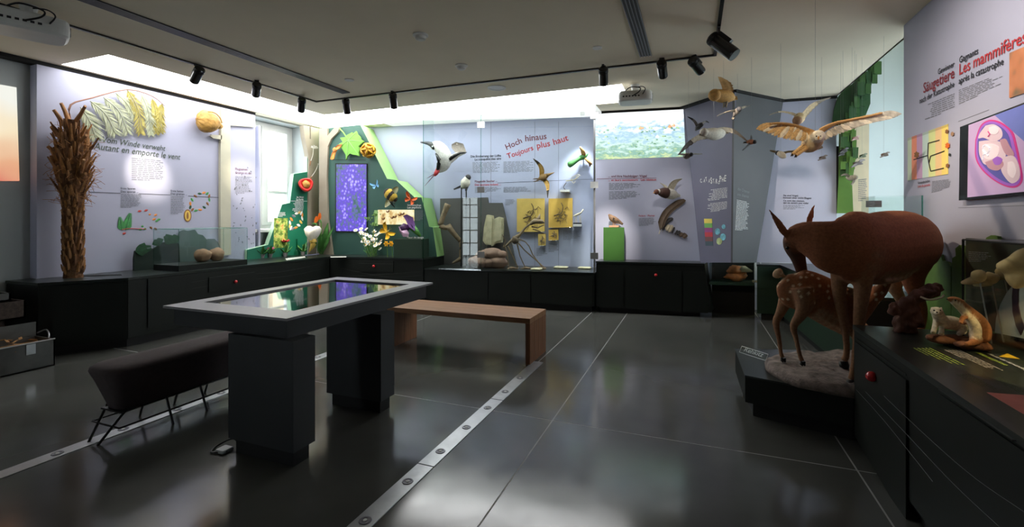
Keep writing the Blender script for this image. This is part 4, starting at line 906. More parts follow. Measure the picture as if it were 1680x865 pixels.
b = MB(); b.loft([ring_1, ring0, ring1, ring2]); b.build('spathe', 'heart_white', hm, smooth=True)
MB().tube([D(513, 394, 8.55), D(514, 400, 8.54), D(511, 407, 8.55), D(507, 414, 8.56)], [.06, .055, .03, .006], 10, smooth=3).build('yellow_tip', 'seed_yellow', hm, smooth=True)
for u in (504, 519): MB().tube([Z(u, 420, CZ+.001), D(u+2, 392, 8.6)], .004, 5).build('support_rod', 'steel', hm)
MB().tube([Z(500, 419.5, CZ+.05), Z(523, 417, CZ+.05)], .008, 6).build('support_bar', 'steel', hm)
for u in (504, 512, 519): MB().tube([Z(u, 420.5, CZ+.001), Z(u, 420, CZ+.05)], .006, 6).build('support_foot', 'steel', hm)
sp = thing('strelitzia_plant', 'bird-of-paradise plant with orange flowers behind the white heart', 'plant', Z(528, 418, CZ))
mat('flower_orange', s2l(236, 110, 24), .5, var=.15)
for (u, v, u2, v2, w_) in ((528, 417, 522, 372, .09), (528, 417, 534, 378, .1), (529, 417, 538, 366, .11), (527, 417, 548, 371, .06), (528, 416, 529, 384, .1), (528, 416, 541, 389, .08), (526, 417, 516, 392, .06)): leaf3(MB(), D(u, v, 8.85), D(u2, v2, 8.78), w_, (.2, -1, .1), .005, curl=.03).build('leaf', 'leaf_green', sp, smooth=True)
for (u, v) in ((519, 361), (526, 356)):
    for k in range(4): leaf3(MB(), D(u-3, v+6, 8.75), D(u+random.uniform(-3, 5), v-4-3*random.random(), 8.7), .05, (.2, -1, 0), .004).build('orange_petal', 'flower_orange', sp)
    MB().tube([D(u-7, v+6, 8.75), D(u-1, v+6, 8.75), D(u+1, v+9, 8.75)], [.008, .022, .015], 8).build('beak_bract', 'leaf_green', sp)
    MB().tube([D(u+1, v+8, 8.78), D(527, 416, 8.85)], .009, 6).build('flower_stem', 'stem_green', sp)
def smallplant(u, v, kind, col, h, label, cat='plant'):
    bs = Z(u, v, CZ); t = thing(kind, label, cat, bs)
    MB().loft([[bs+V((math.cos(a)*r, math.sin(a)*r, z)) for a in [i*math.pi/6 for i in range(12)]] for r, z in ((.03, 0), (.045, .07), (.04, .07), (.03, .06))]).build('pot', 'grey_plastic', t)
    tp = bs+V((0, 0, h)); MB().tube([bs+V((0, 0, .06)), tp], .006, 5).build('stem', 'stem_green', t)
    for k in range(7):
        a = k*2.4; leaf3(MB(), bs+V((0, 0, .06)), bs+V((math.cos(a)*.12, math.sin(a)*.12, .12+.02*k)), .05, V((-math.cos(a), -math.sin(a), 1)), .003).build('leaf', 'leaf_green', t)
    if col:
        for k in range(12):
            a = k*2.4; d = V((math.cos(a), math.sin(a), .5+.05*(k-6))).normalized(); leaf3(MB(), tp, tp+d*.085, .05, d.cross(V((-d.y, d.x, 0))), .003, seg=3).build('petal', col, t)
mat('petal_red', s2l(190, 50, 56), .6, var=.15)
smallplant(468, 421, 'red_flower', 'petal_red', .26, 'crimson many-petalled flower in a small pot on the left counter', 'flower')
smallplant(443, 423, 'pink_flower', 'petal_pink', .14, 'low pink flower among leaves on the left counter', 'flower')
smallplant(430, 424, 'leafy_sprig', None, .14, 'low leafy sprig without flower at the left of the pink flower')
smallplant(497, 419, 'leafy_sprig', None, .2, 'low leafy sprig at the left foot of the white heart model')
bt = Z(487, 419, CZ); q = MB().loft([[bt+V((math.cos(a)*r, math.sin(a)*r, z)) for a in [i*math.pi/7 for i in range(14)]] for r, z in ((.05, 0), (.055, .05), (.035, .09), (.014, .13), (.012, .24), (.016, .3))])
single(q, 'glass_bud_vase', 'edge_glass', 'slim greenish glass bud vase between red flower and white heart', 'vase', bt, smooth=True)
label_mat = mat('label_pale', s2l(196, 196, 184), .6, var=.05)
for (q, lb) in ((((468, 424), (500, 420.5), (501, 422.5), (470, 427)), 'bright label strip on the counter before the white heart model'), (((542, 421.0), (568, 420.6), (568, 422), (542, 422.4)), 'pale label strip on the corner counter below the trunk')):
    b = MB(); b.prism([Z(*p, CZ+.006) for p in q], (0, 0, -.0055)); single(b, 'label_strip', 'label_pale', lb, 'label')
# fern cut-outs and small glass case on the left counter
PF1 = Plane((-6.82, 0, 0), (1, 0, 0)); mat('cut_dark', s2l(12, 34, 26), .6, var=.1)
fc = thing('fern_silhouette', 'dark green cut-out hill with fern tips on the left counter', 'wall decoration', PF1.hit(260, 440))
board([(220, 446), (220, 425), (222, 412), (232, 408), (250, 409), (258, 405), (268, 398), (280, 396), (294, 400), (296, 441)], PF1, .0, .03, 'hill_board', 'cut_dark', fc)
b = MB()
for (p, q2) in (((222, 413), (248, 406)), ((262, 403), (257, 393)), ((284, 399), (271, 387)), ((290, 399), (283, 387)), ((240, 410), (228, 406))): frond(b, PF1, p, q2, 8, .1, .01)
b.build('fern_tips', 'fern_dark', fc)['kind'] = 'stuff'
mat('cut_grey', s2l(88, 104, 102), .7, var=.06)
gc_ = thing('grey_bush_silhouette', 'grey cut-out bushes standing behind the small glass case', 'wall decoration', PF1.hit(330, 430))
board([(293, 436), (292, 390), (296, 380), (302, 377), (308, 379), (313, 378), (320, 377), (325, 384), (333, 386), (340, 394), (343, 392), (352, 392), (358, 398), (361, 408), (361, 432)], Plane((-6.9, 0, 0), (1, 0, 0)), 0, .03, 'bush_board', 'cut_grey', gc_)
sc2 = thing('small_glass_case', 'small glass case with two brown round fossils on the left counter', 'glass case', Z(350, 435, CZ))
gx0, gx1 = -6.7, -6.2; gy0 = FLP.hit(296, 440).y; gy0, gy1 = 4.03, 5.02
gtop = 1.355
MB().box((gx0, gy0, CZ), (gx1, gy1, CZ+.075)).build('case_base', 'counter_black', sc2)
for a, b2 in (((gx1-.006, gy0), (gx1, gy1)), ((gx0, gy0), (gx0+.006, gy1)), ((gx0, gy0), (gx1, gy0+.006)), ((gx0, gy1-.006), (gx1, gy1))): MB().box((*a, CZ+.002), (*b2, gtop)).build('glass_pane', 'clear_glass', sc2)
MB().box((gx0, gy0, gtop-.006), (gx1, gy1, gtop)).build('glass_top', 'clear_glass', sc2)
q = MB()
for (x, y) in ((gx1, gy0), (gx1, gy1), (gx0, gy0), (gx0, gy1)): q.tube([(x, y, CZ), (x, y, gtop)], .003, 4)
for a, b2 in (((gx1, gy0), (gx1, gy1)), ((gx0, gy0), (gx0, gy1)), ((gx0, gy0), (gx1, gy0)), ((gx0, gy1), (gx1, gy1))): q.tube([(*a, gtop), (*b2, gtop)], .003, 4)
q.build('glass_edge', 'edge_glass', sc2)['kind'] = 'stuff'
mat('fossil_brown', s2l(150, 116, 88), .75, var=.3, scale=9, bump=.25, bscale=25)
for k, (y, lb) in enumerate(((4.52, 'round brown nodule, the left one in the small glass case'), (4.72, 'round pale brown nodule, the right one in the small glass case'))):
    q = MB().ball((-6.45, y, CZ+.075+.092), (.09, .11, .095), 14, 10, .18, k+3); single(q, 'fossil_nodule', 'fossil_brown', lb, 'fossil', (-6.45, y, CZ+.075), smooth=True)
# upright dark leaflet holder on counter
b = MB(); b.prism([Z(*p, CZ+.006) for p in ((130, 453), (200, 451), (198, 450), (130, 452))], (0, 0, -.005)); single(b, 'counter_slot', 'gap_black', 'thin dark slot strip on the counter beside the palm foot', 'slot')
# ================================================================ big glass case
PGL = bplane(7.515); PBK = bplane(8.385)
gcase = thing('tall_glass_case', 'tall frameless glass case front with clamp plates before the blue wall', 'glass case', (-2.9, 7.1, SZ))
def gpane(x0, x1, c, z0, z1, name='glass_pane', m_='clear_glass'):
    f = lambda x: .14*x+c; return MB().prism([(x0, f(x0), z0), (x1, f(x1), z0), (x1, f(x1), z1), (x0, f(x0), z1)], (-.0014, .01, 0)).build(name, m_, gcase)
xg = [-4.34, PGL.hit(789, 300).x, PGL.hit(975, 300).x]
gpane(xg[0], xg[1]-.003, 7.515, SZ+.001, 3.27); gpane(xg[1]+.003, xg[2], 7.515, SZ+.001, 3.27)
MB().box((-4.35, 6.92, CZ+.001), (-4.34, 7.27, 3.27)).build('side_glass', 'clear_glass', gcase)
for x in (xg[0], xg[1]): gpane(x-.003, x+.003, 7.512, SZ, 3.27, 'glass_seam', 'edge_glass')
gpane(xg[2]-.012, xg[2]+.018, 7.51, SZ, 3.28, 'corner_profile', 'steel')
b = MB(); b.prism([PGL.hit(720, 440, .02), PGL.hit(789, 442.5, .02), PGL.hit(789, 444.5, .02), PGL.hit(720, 442, .02)], (0, .03, 0)); b.build('bottom_rail', 'chrome', gcase)
for (u, v) in ((789, 205), (789, 311.5), (789, 418), (975, 190), (975, 303.5), (975, 420)):
    c_ = PGL.hit(u, v, .02); MB().obox(c_, PGL.u*.06, UP*.05, PGL.n*.012).build('clamp_plate', 'grey_plastic' if v > 400 or u < 800 and v > 300 else 'white_plastic', gcase)
MB().prism([PGL.hit(693, 193, .002), PGL.hit(975, 172, .002), PGL.hit(975, 173.6, .002), PGL.hit(693, 194.6, .002)], (0, .012, 0)).build('top_rail', 'steel', gcase)
# printed headline on the back wall of the case
cp_ = thing('headline_panel', 'pale blue wall panel inside the glass case with red headline', 'wall panel', PBK.hit(880, 440)); PK = bplane(8.36)
b = MB(); b.prism([(-4.3, .14*-4.3+8.36, SZ), (-1.49, .14*-1.49+8.36, SZ), (-1.49, .14*-1.49+8.36, 3.25), (-4.3, .14*-4.3+8.36, 3.25)], (0, .03, 0)); b.build('panel_board', 'wall_blue', cp_)
for u in (805, 877, 916): board([(u, 200), (u+.6, 200), (u+.6, 440), (u, 440)], PK, .001, .002, 'panel_joint', 'ink_grey', cp_)
def arc(words, p0, ang0, ang1, hgt, plane, m_, parent):
    pass
text('Hoch', PK, (831.5, 246), (857, 234), 'ink_maroon', cp_, bold=.012); text('hinaus', PK, (862, 232), (897, 228), 'ink_maroon', cp_, bold=.012)
text('Toujours', PK, (833, 260.5), (875.5, 246), 'ink_red', cp_, bold=.012); text('plus', PK, (881.5, 244), (903, 239.5), 'ink_red', cp_, bold=.012); text('haut', PK, (909, 238), (933, 230), 'ink_red', cp_, bold=.012)
text('Die Eroberung der Lüfte', PK, (772, 258.5), (822, 257), 'ink_black', cp_, bold=.015); text('La conquête des airs', PK, (779, 263.5), (822, 262), 'ink_black', cp_, bold=.015)
text('Fliegende Saurier ...', PK, (779, 299.5), (816, 298.5), 'ink_maroon', cp_, bold=.012); text('Des sauriens volants ...', PK, (779, 305), (822, 304), 'ink_red', cp_, bold=.012)
for q, n in (([(775, 266), (822, 265), (822, 284), (776, 284)], 9), ([(826, 265), (876, 263.5), (876, 284), (826, 284)], 10), ([(779, 307), (822, 307), (822, 316), (779, 317)], 5), ([(826, 307), (872, 306), (872, 316), (826, 316)], 6), ([(829, 327), (845, 327), (845, 337), (829, 337)], 5), ([(880, 407), (898, 406), (898, 420), (880, 420)], 6), ([(900, 398), (917, 398), (917, 414), (900, 414)], 6), ([(924, 378), (952, 378), (952, 394), (924, 394)], 7)):
    lines(PK, q, n, 'ink_grey', cp_, seed=n)
board([(816, 300), (979, 293.5), (979, 294), (816, 300.6)], PK, .001, .002, 'rule_line', 'ink_black', cp_)
# yellow fossil slabs
mat('slab_yellow', s2l(206, 176, 92), .75, var=.12, scale=5, bump=.2, bscale=20); mat('slab_gold', s2l(214, 174, 80), .75, var=.12, scale=5, bump=.2, bscale=20); mat('slab_pale', s2l(190, 184, 152), .85, var=.2, scale=10, bump=.4, bscale=14); mat('bone', s2l(126, 108, 82), .7, var=.3, scale=20); mat('bone_dark', s2l(92, 76, 56), .7, var=.3, scale=20); mat('bone_pale', s2l(206, 196, 172), .7, var=.15, scale=20)
def slabthing(q, m_, label, fossil=0, th=.06, off=.08):
    t = thing('fossil_slab', label, 'fossil', PK.hit((q[0][0]+q[2][0])/2, q[2][1], off)); board(q, PK, off, th, 'stone_slab', m_, t)
    if fossil:
        b = MB(); rnd = random.Random(fossil); cu, cv = (q[0][0]+q[1][0])/2, (q[0][1]+q[2][1])/2; w_ = (q[1][0]-q[0][0])/2; h_ = (q[2][1]-q[1][1])/2
        P = lambda x, y: PK.hit(cu+x*w_, cv+y*h_, off+.004)
        sp_ = [P(-.55, .2), P(-.25, .1), P(0, .05), P(.15, -.15), P(.2, -.45), P(.05, -.7)]; b.tube(curve(sp_, 4), .008, 5)
        for k in range(16):
            x, y = rnd.uniform(-.5, .5), rnd.uniform(-.35, .55); a = rnd.uniform(-1, 1)
            b.tube([P(x, y), P(x+.25*math.cos(a), y+.25*math.sin(a)), P(x+.38*math.cos(a+.9), y+.38*math.sin(a+.9))], [.005, .004, .0025], 4)
        for k in range(5): b.tube([P(-.1+.05*k, .12), P(-.2+.06*k, .4)], .0035, 4)
        o = b.build('fossil_bones', 'bone_dark' if fossil < 3 else 'bone', t); o['kind'] = 'stuff'
    for k in range(2): MB().tube([PK.hit(q[0][0]+4+k*(q[1][0]-q[0][0]-8), q[2][1]-1, off-.02), PK.hit(q[0][0]+4+k*(q[1][0]-q[0][0]-8), q[2][1]+1.2, off)], .01, 6).build('wall_clip', 'steel', t)
slabthing([(848, 326), (893, 325.5), (893, 380), (848, 381)], 'slab_yellow', 'large yellow fossil slab with a spread dark skeleton, the left one on the case wall', 1)
slabthing([(900, 326), (939, 325), (939, 373), (900, 374)], 'slab_gold', 'large golden fossil slab with faint bones, the right one on the case wall', 3)
slabthing([(883, 384), (895, 384), (895, 403), (883, 403)], 'slab_yellow', 'smallest yellow fossil slab below the left large slab', 5, .04, .06)
slabthing([(900, 377), (916, 376.5), (916, 394), (900, 395)], 'slab_gold', 'small square golden fossil slab below the right large slab', 4, .04, .06)
# grey backing board and pale rock slab
gb2 = thing('grey_backing_board', 'dark grey leaning backing board behind the pale rock in the glass case', 'wall panel', PK.hit(815, 440)); mat('board_grey', s2l(84, 84, 82), .7, var=.06)
board([(722, 326), (800, 324), (801, 333), (824, 333), (848, 440), (722, 436)], PK, .1, .05, 'board', 'board_grey', gb2)
rk = thing('pale_rock_slab', 'pale cracked upright rock slab in front of the grey board', 'fossil', PK.hit(806, 404, .18))
rq = ((798, 353), (800, 352.5), (808, 354), (809, 360), (818, 356), (825, 358), (825, 378), (823, 398), (812, 400), (808, 404), (802, 404), (796, 401), (792, 395), (794, 372))
board(rq, PK, .2, .09, 'rock', 'slab_pale', rk); board([(799, 356), (807, 357), (806, 402), (797, 399)], PK, .225, .03, 'rock_layer', 'slab_pale', rk); board([(812, 362), (823, 360), (822, 394), (811, 397)], PK, .22, .03, 'rock_layer', 'slab_pale', rk)
MB().box(PK.hit(803, 440, .2)-V((.03, .03, 0)), PK.hit(803, 402, .2)+V((.03, .03, 0))).build('stand', 'black_metal', rk)
mat('cobble', s2l(150, 122, 104), .8, var=.2, scale=8, bump=.25, bscale=20)
for k, (u, v, r) in enumerate(((786, 436, .17), (801, 438, .15), (815, 436, .17), (807, 428, .15), (793, 428, .12), (819, 427, .12))):
    p = D(u, v, 8.12); zz = SZ if k < 3 else SZ+.16; lb = ['left', 'middle', 'right'][k] if k < 3 else ['upper middle', 'upper left', 'upper right'][k-3]
    single(MB().ball((p.x, p.y, zz+r*.62), (r*1.15, r, r*.64), 14, 10, .22, k), 'rounded_stone', 'cobble', f'rounded pinkish stone, {lb} one of the heap in the glass case', 'stone', (p.x, p.y, zz), smooth=True, group='stones heaped in the glass case')
# branch-like leg bones standing at left in the case
bn = thing('giant_leg_bone_model', 'brown jointed giant wing-bone model standing at left in the glass case', 'skeleton', D(742, 434, 8.4))
for pts, r in (([(735, 335), (728, 352), (722, 370)], [.06, .045, .05]), ([(722, 370), (730, 374), (736, 372), (740, 369)], [.05, .045, .04, .03]), ([(736, 372), (746, 385), (756, 396)], [.055, .045, .04]), ([(756, 396), (755, 410), (756, 424)], [.035, .022, .03]), ([(757, 423), (750, 428), (742, 432)], [.035, .03, .015]), ([(752, 428), (756, 430)], [.02, .012])):
    MB().tube([D(u, v, 8.4) for u, v in pts], r, 8, smooth=3).build('bone', 'bone', bn, smooth=True)
MB().tube([D(756, 420, 8.4), V((D(756, 420, 8.4).x, D(756, 420, 8.4).y, SZ))], .01, 6).build('support_rod', 'black_metal', bn)
# small dinosaur skeleton
sk = thing('pterosaur_skeleton', 'brown crouching pterosaur skeleton with a pointed crest in the glass case', 'skeleton', D(850, 440, 7.95))
def S(*pts, d=7.95): return [D(u, v, d) for u, v in pts]
MB().tube(S((826, 407), (836, 398), (846, 390), (853, 385), (860, 376), (868, 369), (874, 366)), [.012, .02, .035, .026, .018, .016, .015], 8, smooth=4).build('spine', 'bone', sk, smooth=True)
MB().tube(S((870, 368), (878, 363), (888, 364), (893, 366)), [.025, .045, .04, .01], 8, smooth=3).build('skull', 'bone', sk, smooth=True)
MB().tube(S((880, 364), (884, 358), (886, 351)), [.04, .03, .006], 8).build('crest', 'bone', sk, smooth=True)
MB().tube(S((872, 372), (882, 374), (893, 369)), [.018, .015, .008], 6).build('jaw', 'bone', sk); MB().tube(S((874, 376), (884, 379), (893, 383)), [.014, .012, .006], 6).build('jaw', 'bone', sk)
MB().ball(D(845, 394, 7.95), (.065, .055, .07), 12, 8, .2, 1).build('rib_cage', 'bone_dark', sk, smooth=True)
for k in range(5): MB().tube(curve(S((840+3*k, 395-2*k), (841+3*k, 401-2*k), (845+3*k, 402-2*k)), 3), .008, 5).build('rib', 'bone_pale', sk)
for pts in (((850, 392), (862, 397), (868, 404), (874, 418), (889, 438)), ((848, 396), (860, 410), (876, 424), (893, 439)), ((848, 398), (853, 420), (862, 440)), ((828, 403), (832, 415), (835, 441)), ((833, 404), (841, 420), (850, 440)), ((826, 405), (829, 395), (824, 385))):
    MB().tube(S(*pts), [.016]+[.011]*(len(pts)-2)+[.009], 6).build('limb_bone', 'bone', sk)
for u in (840, 862, 886): MB().tube(S((u-8, 441.5), (u, 439.5), (u+10, 440.5)), [.012, .025, .012], 6).build('foot_bone', 'bone', sk)
for k, (q, lb) in enumerate((((906, 440, 930), 'flat pale fossil plate on the case floor, left of two'), ((946, 441, 968), 'flat pinkish fossil plate on the case floor, right of two'), ((868, 443, 886), 'small pale fossil on the case floor below the skeleton'))):
    a, e_ = Z(q[0], q[1]+1, SZ), Z(q[2], q[1]+1, SZ); a.y += .12; e_.y += .12; single(MB().bbox((a.x, a.y-.06, SZ), (e_.x, a.y+.1, SZ+.03), .012), 'fossil_plate', 'slab_pale', lb, 'fossil', group='fossil plates on the case floor')
# two small wall shelves with little skeletons
for (sq, lb, cr) in ((((921, 314), (936, 314)), 'small pale wall shelf with a tiny fossil, the higher one', 0), (((942, 370), (955, 369.5)), 'small pale wall shelf carrying a standing animal skeleton, the lower one', 1)):
    a, e_ = PK.hit(*sq[0]), PK.hit(*sq[1]); t = thing('wall_shelf', lb, 'shelf', a.lerp(e_, .5)); MB().obox(a.lerp(e_, .5)+PK.n*.09, PK.u*(e_-a).length/2, UP*.018, PK.n*.09).build('shelf_board', 'white_plastic', t)
    b0 = a.lerp(e_, .5)+PK.n*.1+UP*.02
    if cr:
        s2_ = thing('standing_skeleton', 'tiny standing animal skeleton on the lower wall shelf', 'skeleton', b0); 
        MB().obox(b0+UP*.015, PK.u*.07, UP*.012, PK.n*.04).build('base_plate', 'black_metal', s2_)
        MB().tube([b0+PK.u*-.08+UP*.14, b0+UP*.17, b0+PK.u*.06+UP*.2, b0+PK.u*.1+UP*.26], [.008, .022, .014, .012], 6).build('spine', 'bone_pale', s2_, smooth=True)
        for x in (-.04, -.02, .03, .05): MB().tube([b0+PK.u*x+UP*.16, b0+PK.u*(x+.01)+UP*.02], .006, 5).build('leg_bone', 'bone_pale', s2_)
    else:
        q = MB(); q.tube(curve([b0+UP*.005, b0+UP*.05-PK.u*.03, b0+UP*.13+PK.u*.02], 4), .006, 5); single(q, 'tiny_fossil', 'bone_dark', 'tiny upright fossil on the higher wall shelf', 'fossil', b0)
ws = thing('flying_lizard_skeleton', 'thin pale flying skeleton mounted on the wall above the higher shelf', 'skeleton', PK.hit(940, 296, .08))
MB().tube(curve([PK.hit(u, v, .08) for u, v in ((928, 297), (936, 296), (944, 294), (950, 289))], 3), .01, 5).build('spine', 'bone_pale', ws)
for q in (((936, 296), (938, 291), (946, 287)), ((938, 297), (941, 301), (944, 298)), ((944, 294), (948, 286), (952, 288))): MB().tube([PK.hit(u, v, .09) for u, v in q], .006, 4).build('wing_bone', 'bone_pale', ws)
cl = bpy.data.lights.new('case_lamp', 'SPOT'); cl.energy = 130; cl.color = (.95, .97, 1); cl.spot_size = 1.1; cl.spot_blend = .8; cl.shadow_soft_size = .05
cd = thing('case_downlight', 'small downlight inside the glass case at its right end', 'lamp', (-1.75, 7.75, 3.27)); MB().tube([(-1.75, 7.75, 3.29), (-1.75, 7.75, 3.24)], .04, 14).build('housing', 'white_plastic', cd)
lo = bpy.data.objects.new('lamp', cl); COL.objects.link(lo); lo.parent = cd; lo.location = (0, 0, -.05); lo.rotation_euler = (V((-2.0, 8.05, .8))-V((-1.75, 7.75, 3.22))).to_track_quat('-Z', 'Y').to_euler()
# ================================================================ panel A with the projected landscape
PAx = thing('bird_panel', 'white wall panel with the landscape projection, duck and feathers', 'wall panel', PA.hit(1050, 430))
board([(976, 187.5), (1090, 179), (1122, 176), (1149, 431), (976, 428)], PA, 0, .2, 'panel_board', 'wall_lavender', PAx)
m = ramp_mat('projection_land', [(.2, s2l(70, 120, 80)), (.3, s2l(130, 175, 110)), (.38, s2l(200, 215, 160)), (.45, s2l(120, 165, 150)), (.53, s2l(196, 222, 214)), (.6, s2l(150, 186, 206)), (.67, s2l(216, 230, 242)), (.76, s2l(252, 254, 255))], 7.0, emit=.85, detail=12, stretch=(1, 1, 2.4), grad=('Z', 1.35, 2.45), gradw=.5)
board([(977, 187.5), (1121, 176.5), (1125, 257), (977, 262)], PA, .004, .003, 'landscape_projection', 'projection_land', PAx)
text('... und ihre Nachfolger: Vögel', PA, (998, 291), (1061, 290.5), 'ink_maroon', PAx, bold=.014); text('... et leurs successeurs · Les oiseaux', PA, (998, 297.3), (1077, 296.3), 'ink_red', PAx, bold=.014)
for q, n in (([(999, 300), (1051, 300), (1050, 311), (999, 312)], 6), ([(999, 314), (1050, 313), (1050, 325), (999, 328)], 7), ([(1048, 358), (1076, 357), (1076, 370), (1048, 371)], 7)): lines(PA, q, n, 'ink_grey', PAx, seed=n+20)
text('Federn · Plumes', PA, (1048, 355.5), (1074, 355), 'ink_red', PAx, bold=.012)
board([(979, 293.2), (1077, 291.8), (1077, 292.3), (979, 293.8)], PA, .002, .002, 'rule_line', 'ink_maroon', PAx)
def gaptrim(pts, name, zt=3.3):   # dark recessed strip above the panels
    b = MB(); pts = [V((p[0], p[1], 0)) for p in pts]
    for a, e_ in zip(pts, pts[1:]):
        n = V(((e_-a).y, -(e_-a).x, 0)).normalized()*.03; b.hexa([a+n+V((0, 0, 3.262)), e_+n+V((0, 0, 3.262)), e_-n+V((0, 0, 3.262)), a-n+V((0, 0, 3.262)), a+n+V((0, 0, zt)), e_+n+V((0, 0, zt)), e_-n+V((0, 0, zt)), a-n+V((0, 0, zt))])
    return struct(b, name, 'gap_black')
gaptrim([(-1.45, 7.87), (-.2, 8.03), (.533, 7.2), (1.27, 8.09), (1.965, 8.12)], 'trim_2')
# feathers on panel A
mat('feather_brown', s2l(92, 74, 58), .7, var=.3, scale=14, stretch=(6, 6, 1)); mat('feather_pale', s2l(190, 176, 150), .7, var=.25, scale=20); mat('feather_dark', s2l(50, 46, 48), .6, var=.2); mat('quill', s2l(210, 200, 176), .5)
def feather(p0, p1, w_, m_, label, bend=0, off=.05):
    a, e_ = PA.hit(*p0, off), PA.hit(*p1, off); t = thing('feather', label, 'feather', a); ax = e_-a; sd = ax.cross(PA.n).normalized(); cs = curve([a, a.lerp(e_, .5)+sd*bend*ax.length, e_], 8); n = len(cs)
    MB().tube(cs, [max(.002, w_*.07*(1-i/n)) for i in range(n)], 5).build('quill', 'quill', t)
    for sg in (1, -1):
        rows = []
        for i in range(2, n):
            f = (i-2)/(n-3); wd = w_*(.35 if sg > 0 else .65)*min(1, f*6+.1)*(1 if f < .8 else max(.12, (1-f)/.2)**.5); rows.append([cs[i]+PA.n*.004, cs[i]+sd*sg*wd*.5+PA.n*.012, cs[i]+sd*sg*wd])
        MB().sheet(rows, .003).build('vane', m_, t, smooth=True)
feather((1081, 384), (1124, 328), .12, 'feather_brown', 'largest brown barred feather, standing tall on the white panel', -.13)
feather((1086, 381), (1104, 358), .07, 'feather_dark', 'dark brown feather at the foot of the largest feather', -.1, .03)
for k, (a, e_, w_, m_, lb) in enumerate((((1093, 379), (1100, 370), .07, 'feather_pale', 'broad pale cream feather, first of the small row'), ((1097, 382), (1104, 370), .06, 'feather_pale', 'narrow pale feather, second of the small row'), ((1102, 384), (1107, 373), .03, 'feather_dark', 'thin dark feather, third of the small row'), ((1107, 386), (1112, 378), .025, 'feather_dark', 'thin dark feather, fourth of the small row'), ((1111, 387), (1116, 379), .04, 'feather_dark', 'dark feather with a broad tip, fifth of the small row'), ((1115, 389), (1121, 383), .06, 'feather_brown', 'short brown feather, sixth of the small row'), ((1120, 391), (1127, 385), .08, 'feather_brown', 'small round brown feather at the right end of the row'))): feather(a, e_, w_, m_, lb, 0, .04)
# green plinth of the pigeon
gp = Z(988, 428, CZ); pd2 = thing('green_plinth', 'tall green plinth block carrying the pigeon', 'plinth', PA.hit(1007, 428, .25))
PP_ = Plane(PA.hit(1007, 428, .25), PA.n); q = [PP_.hit(990, 428), PP_.hit(1024, 428.5), PP_.hit(1024, 373.5), PP_.hit(990, 373.5)]
zt_ = q[2].z
for p in q[:2]: p.z = .815
q[3].z = zt_; mat('plinth_green', s2l(64, 112, 44), .5, var=.06)
b = MB(); b.prism(q, PA.n*-.2); b.build('block', 'plinth_green', pd2)
# ================================================================ dark catastrophe panels B and C, pale panel D
PBp0, PBp1 = V((-.15, 8.03, 0)), V((.533, 7.195, 0)); dB = PBp1-PBp0; PBB = Plane(PBp0, (dB.y, -dB.x, 0))
PCp1 = V((1.27, 8.08, 0)); dC = PCp1-PBp1; PCC = Plane(PBp1, (dC.y, -dC.x, 0)); PDD = Plane((1.27, 8.08, 0), (.04, -.7, 0))
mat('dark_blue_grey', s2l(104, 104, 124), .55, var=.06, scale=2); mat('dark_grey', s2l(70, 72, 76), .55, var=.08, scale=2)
pbn = thing('catastrophe_panel', 'dark folded wall panel with the jumbled white headline', 'wall panel', (.533, 7.4, .84))
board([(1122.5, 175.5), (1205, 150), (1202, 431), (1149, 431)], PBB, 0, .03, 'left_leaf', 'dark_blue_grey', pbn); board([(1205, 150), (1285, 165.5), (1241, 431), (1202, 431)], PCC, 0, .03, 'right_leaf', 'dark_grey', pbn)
for k, (ch, u, v, rot) in enumerate(zip('CATASTROPHE', (1149.5, 1154, 1158, 1162, 1166, 1170, 1174, 1177.5, 1181, 1184.5, 1188), (300.5, 299, 298, 299.5, 301.5, 301, 301, 301.5, 298, 298.5, 297.5), (.3, -.2, .25, -.15, .1, .2, -.1, -.35, .1, .05, -.1))):
    p0 = PBB.hit(u, v, .004); d = (PBB.u*math.cos(rot)+UP*math.sin(rot))*.037; text3(ch, p0, d, PBB.n, 'ink_white', pbn, bold=.02, squash=1.5)
for q, n in (([(1165, 311), (1193, 307), (1193, 327), (1160, 330)], 9), ([(1160, 334), (1193, 330), (1192, 345), (1160, 349)], 8)): lines(PBB, q, n, 'ink_white', pbn, seed=n+30, fill=.36, right=True)
for q, n in (([(1209, 327), (1231, 332), (1227, 379), (1206, 378)], 22),): lines(PCC, q, n, 'ink_white', pbn, seed=n, fill=.34)
text('die Chance', PCC, (1210, 312), (1229, 317.5), 'ink_grey', pbn); text('une chance', PCC, (1209, 320.5), (1228, 325), 'ink_grey', pbn)
cols = ((s2l(220, 200, 90)), (s2l(110, 170, 90)), (s2l(150, 70, 130)), (s2l(190, 60, 70)), (s2l(120, 80, 80)), (s2l(70, 90, 100)))
for k, c_ in enumerate(cols):
    mat('chart_%d' % k, c_, .6, var=.1); v0 = 359+k*7.4; board([(1155+.4*k, v0), (1168+.3*k, v0), (1168+.3*k+.3, v0+7.4), (1155.4+.4*k, v0+7.4)], PBB, .004, .003, 'chart_band', 'chart_%d' % k, pbn)
mat('globe_blue', s2l(120, 190, 206), .5, var=.45, scale=16); mat('globe_green', s2l(180, 196, 140), .5, var=.4, scale=16)
for (u, v, r) in ((1187, 372, 3), (1177, 380, 4.3), (1186, 389, 4.6), (1180, 396, 4.6)): board(oval(PBB, (u, v), r, r*1.25, 0, 16), PBB, .005, .003, 'globe_print', 'globe_green' if v > 395 else 'globe_blue', pbn)
pdn = thing('flightless_birds_panel', 'pale wall panel right of the dark fold, with short black print', 'wall panel', PDD.hit(1320, 430))
board([(1285, 164.5), (1372, 157.8), (1373, 431), (1240, 431)], PDD, 0, .1, 'panel_board', 'wall_lavender', pdn)
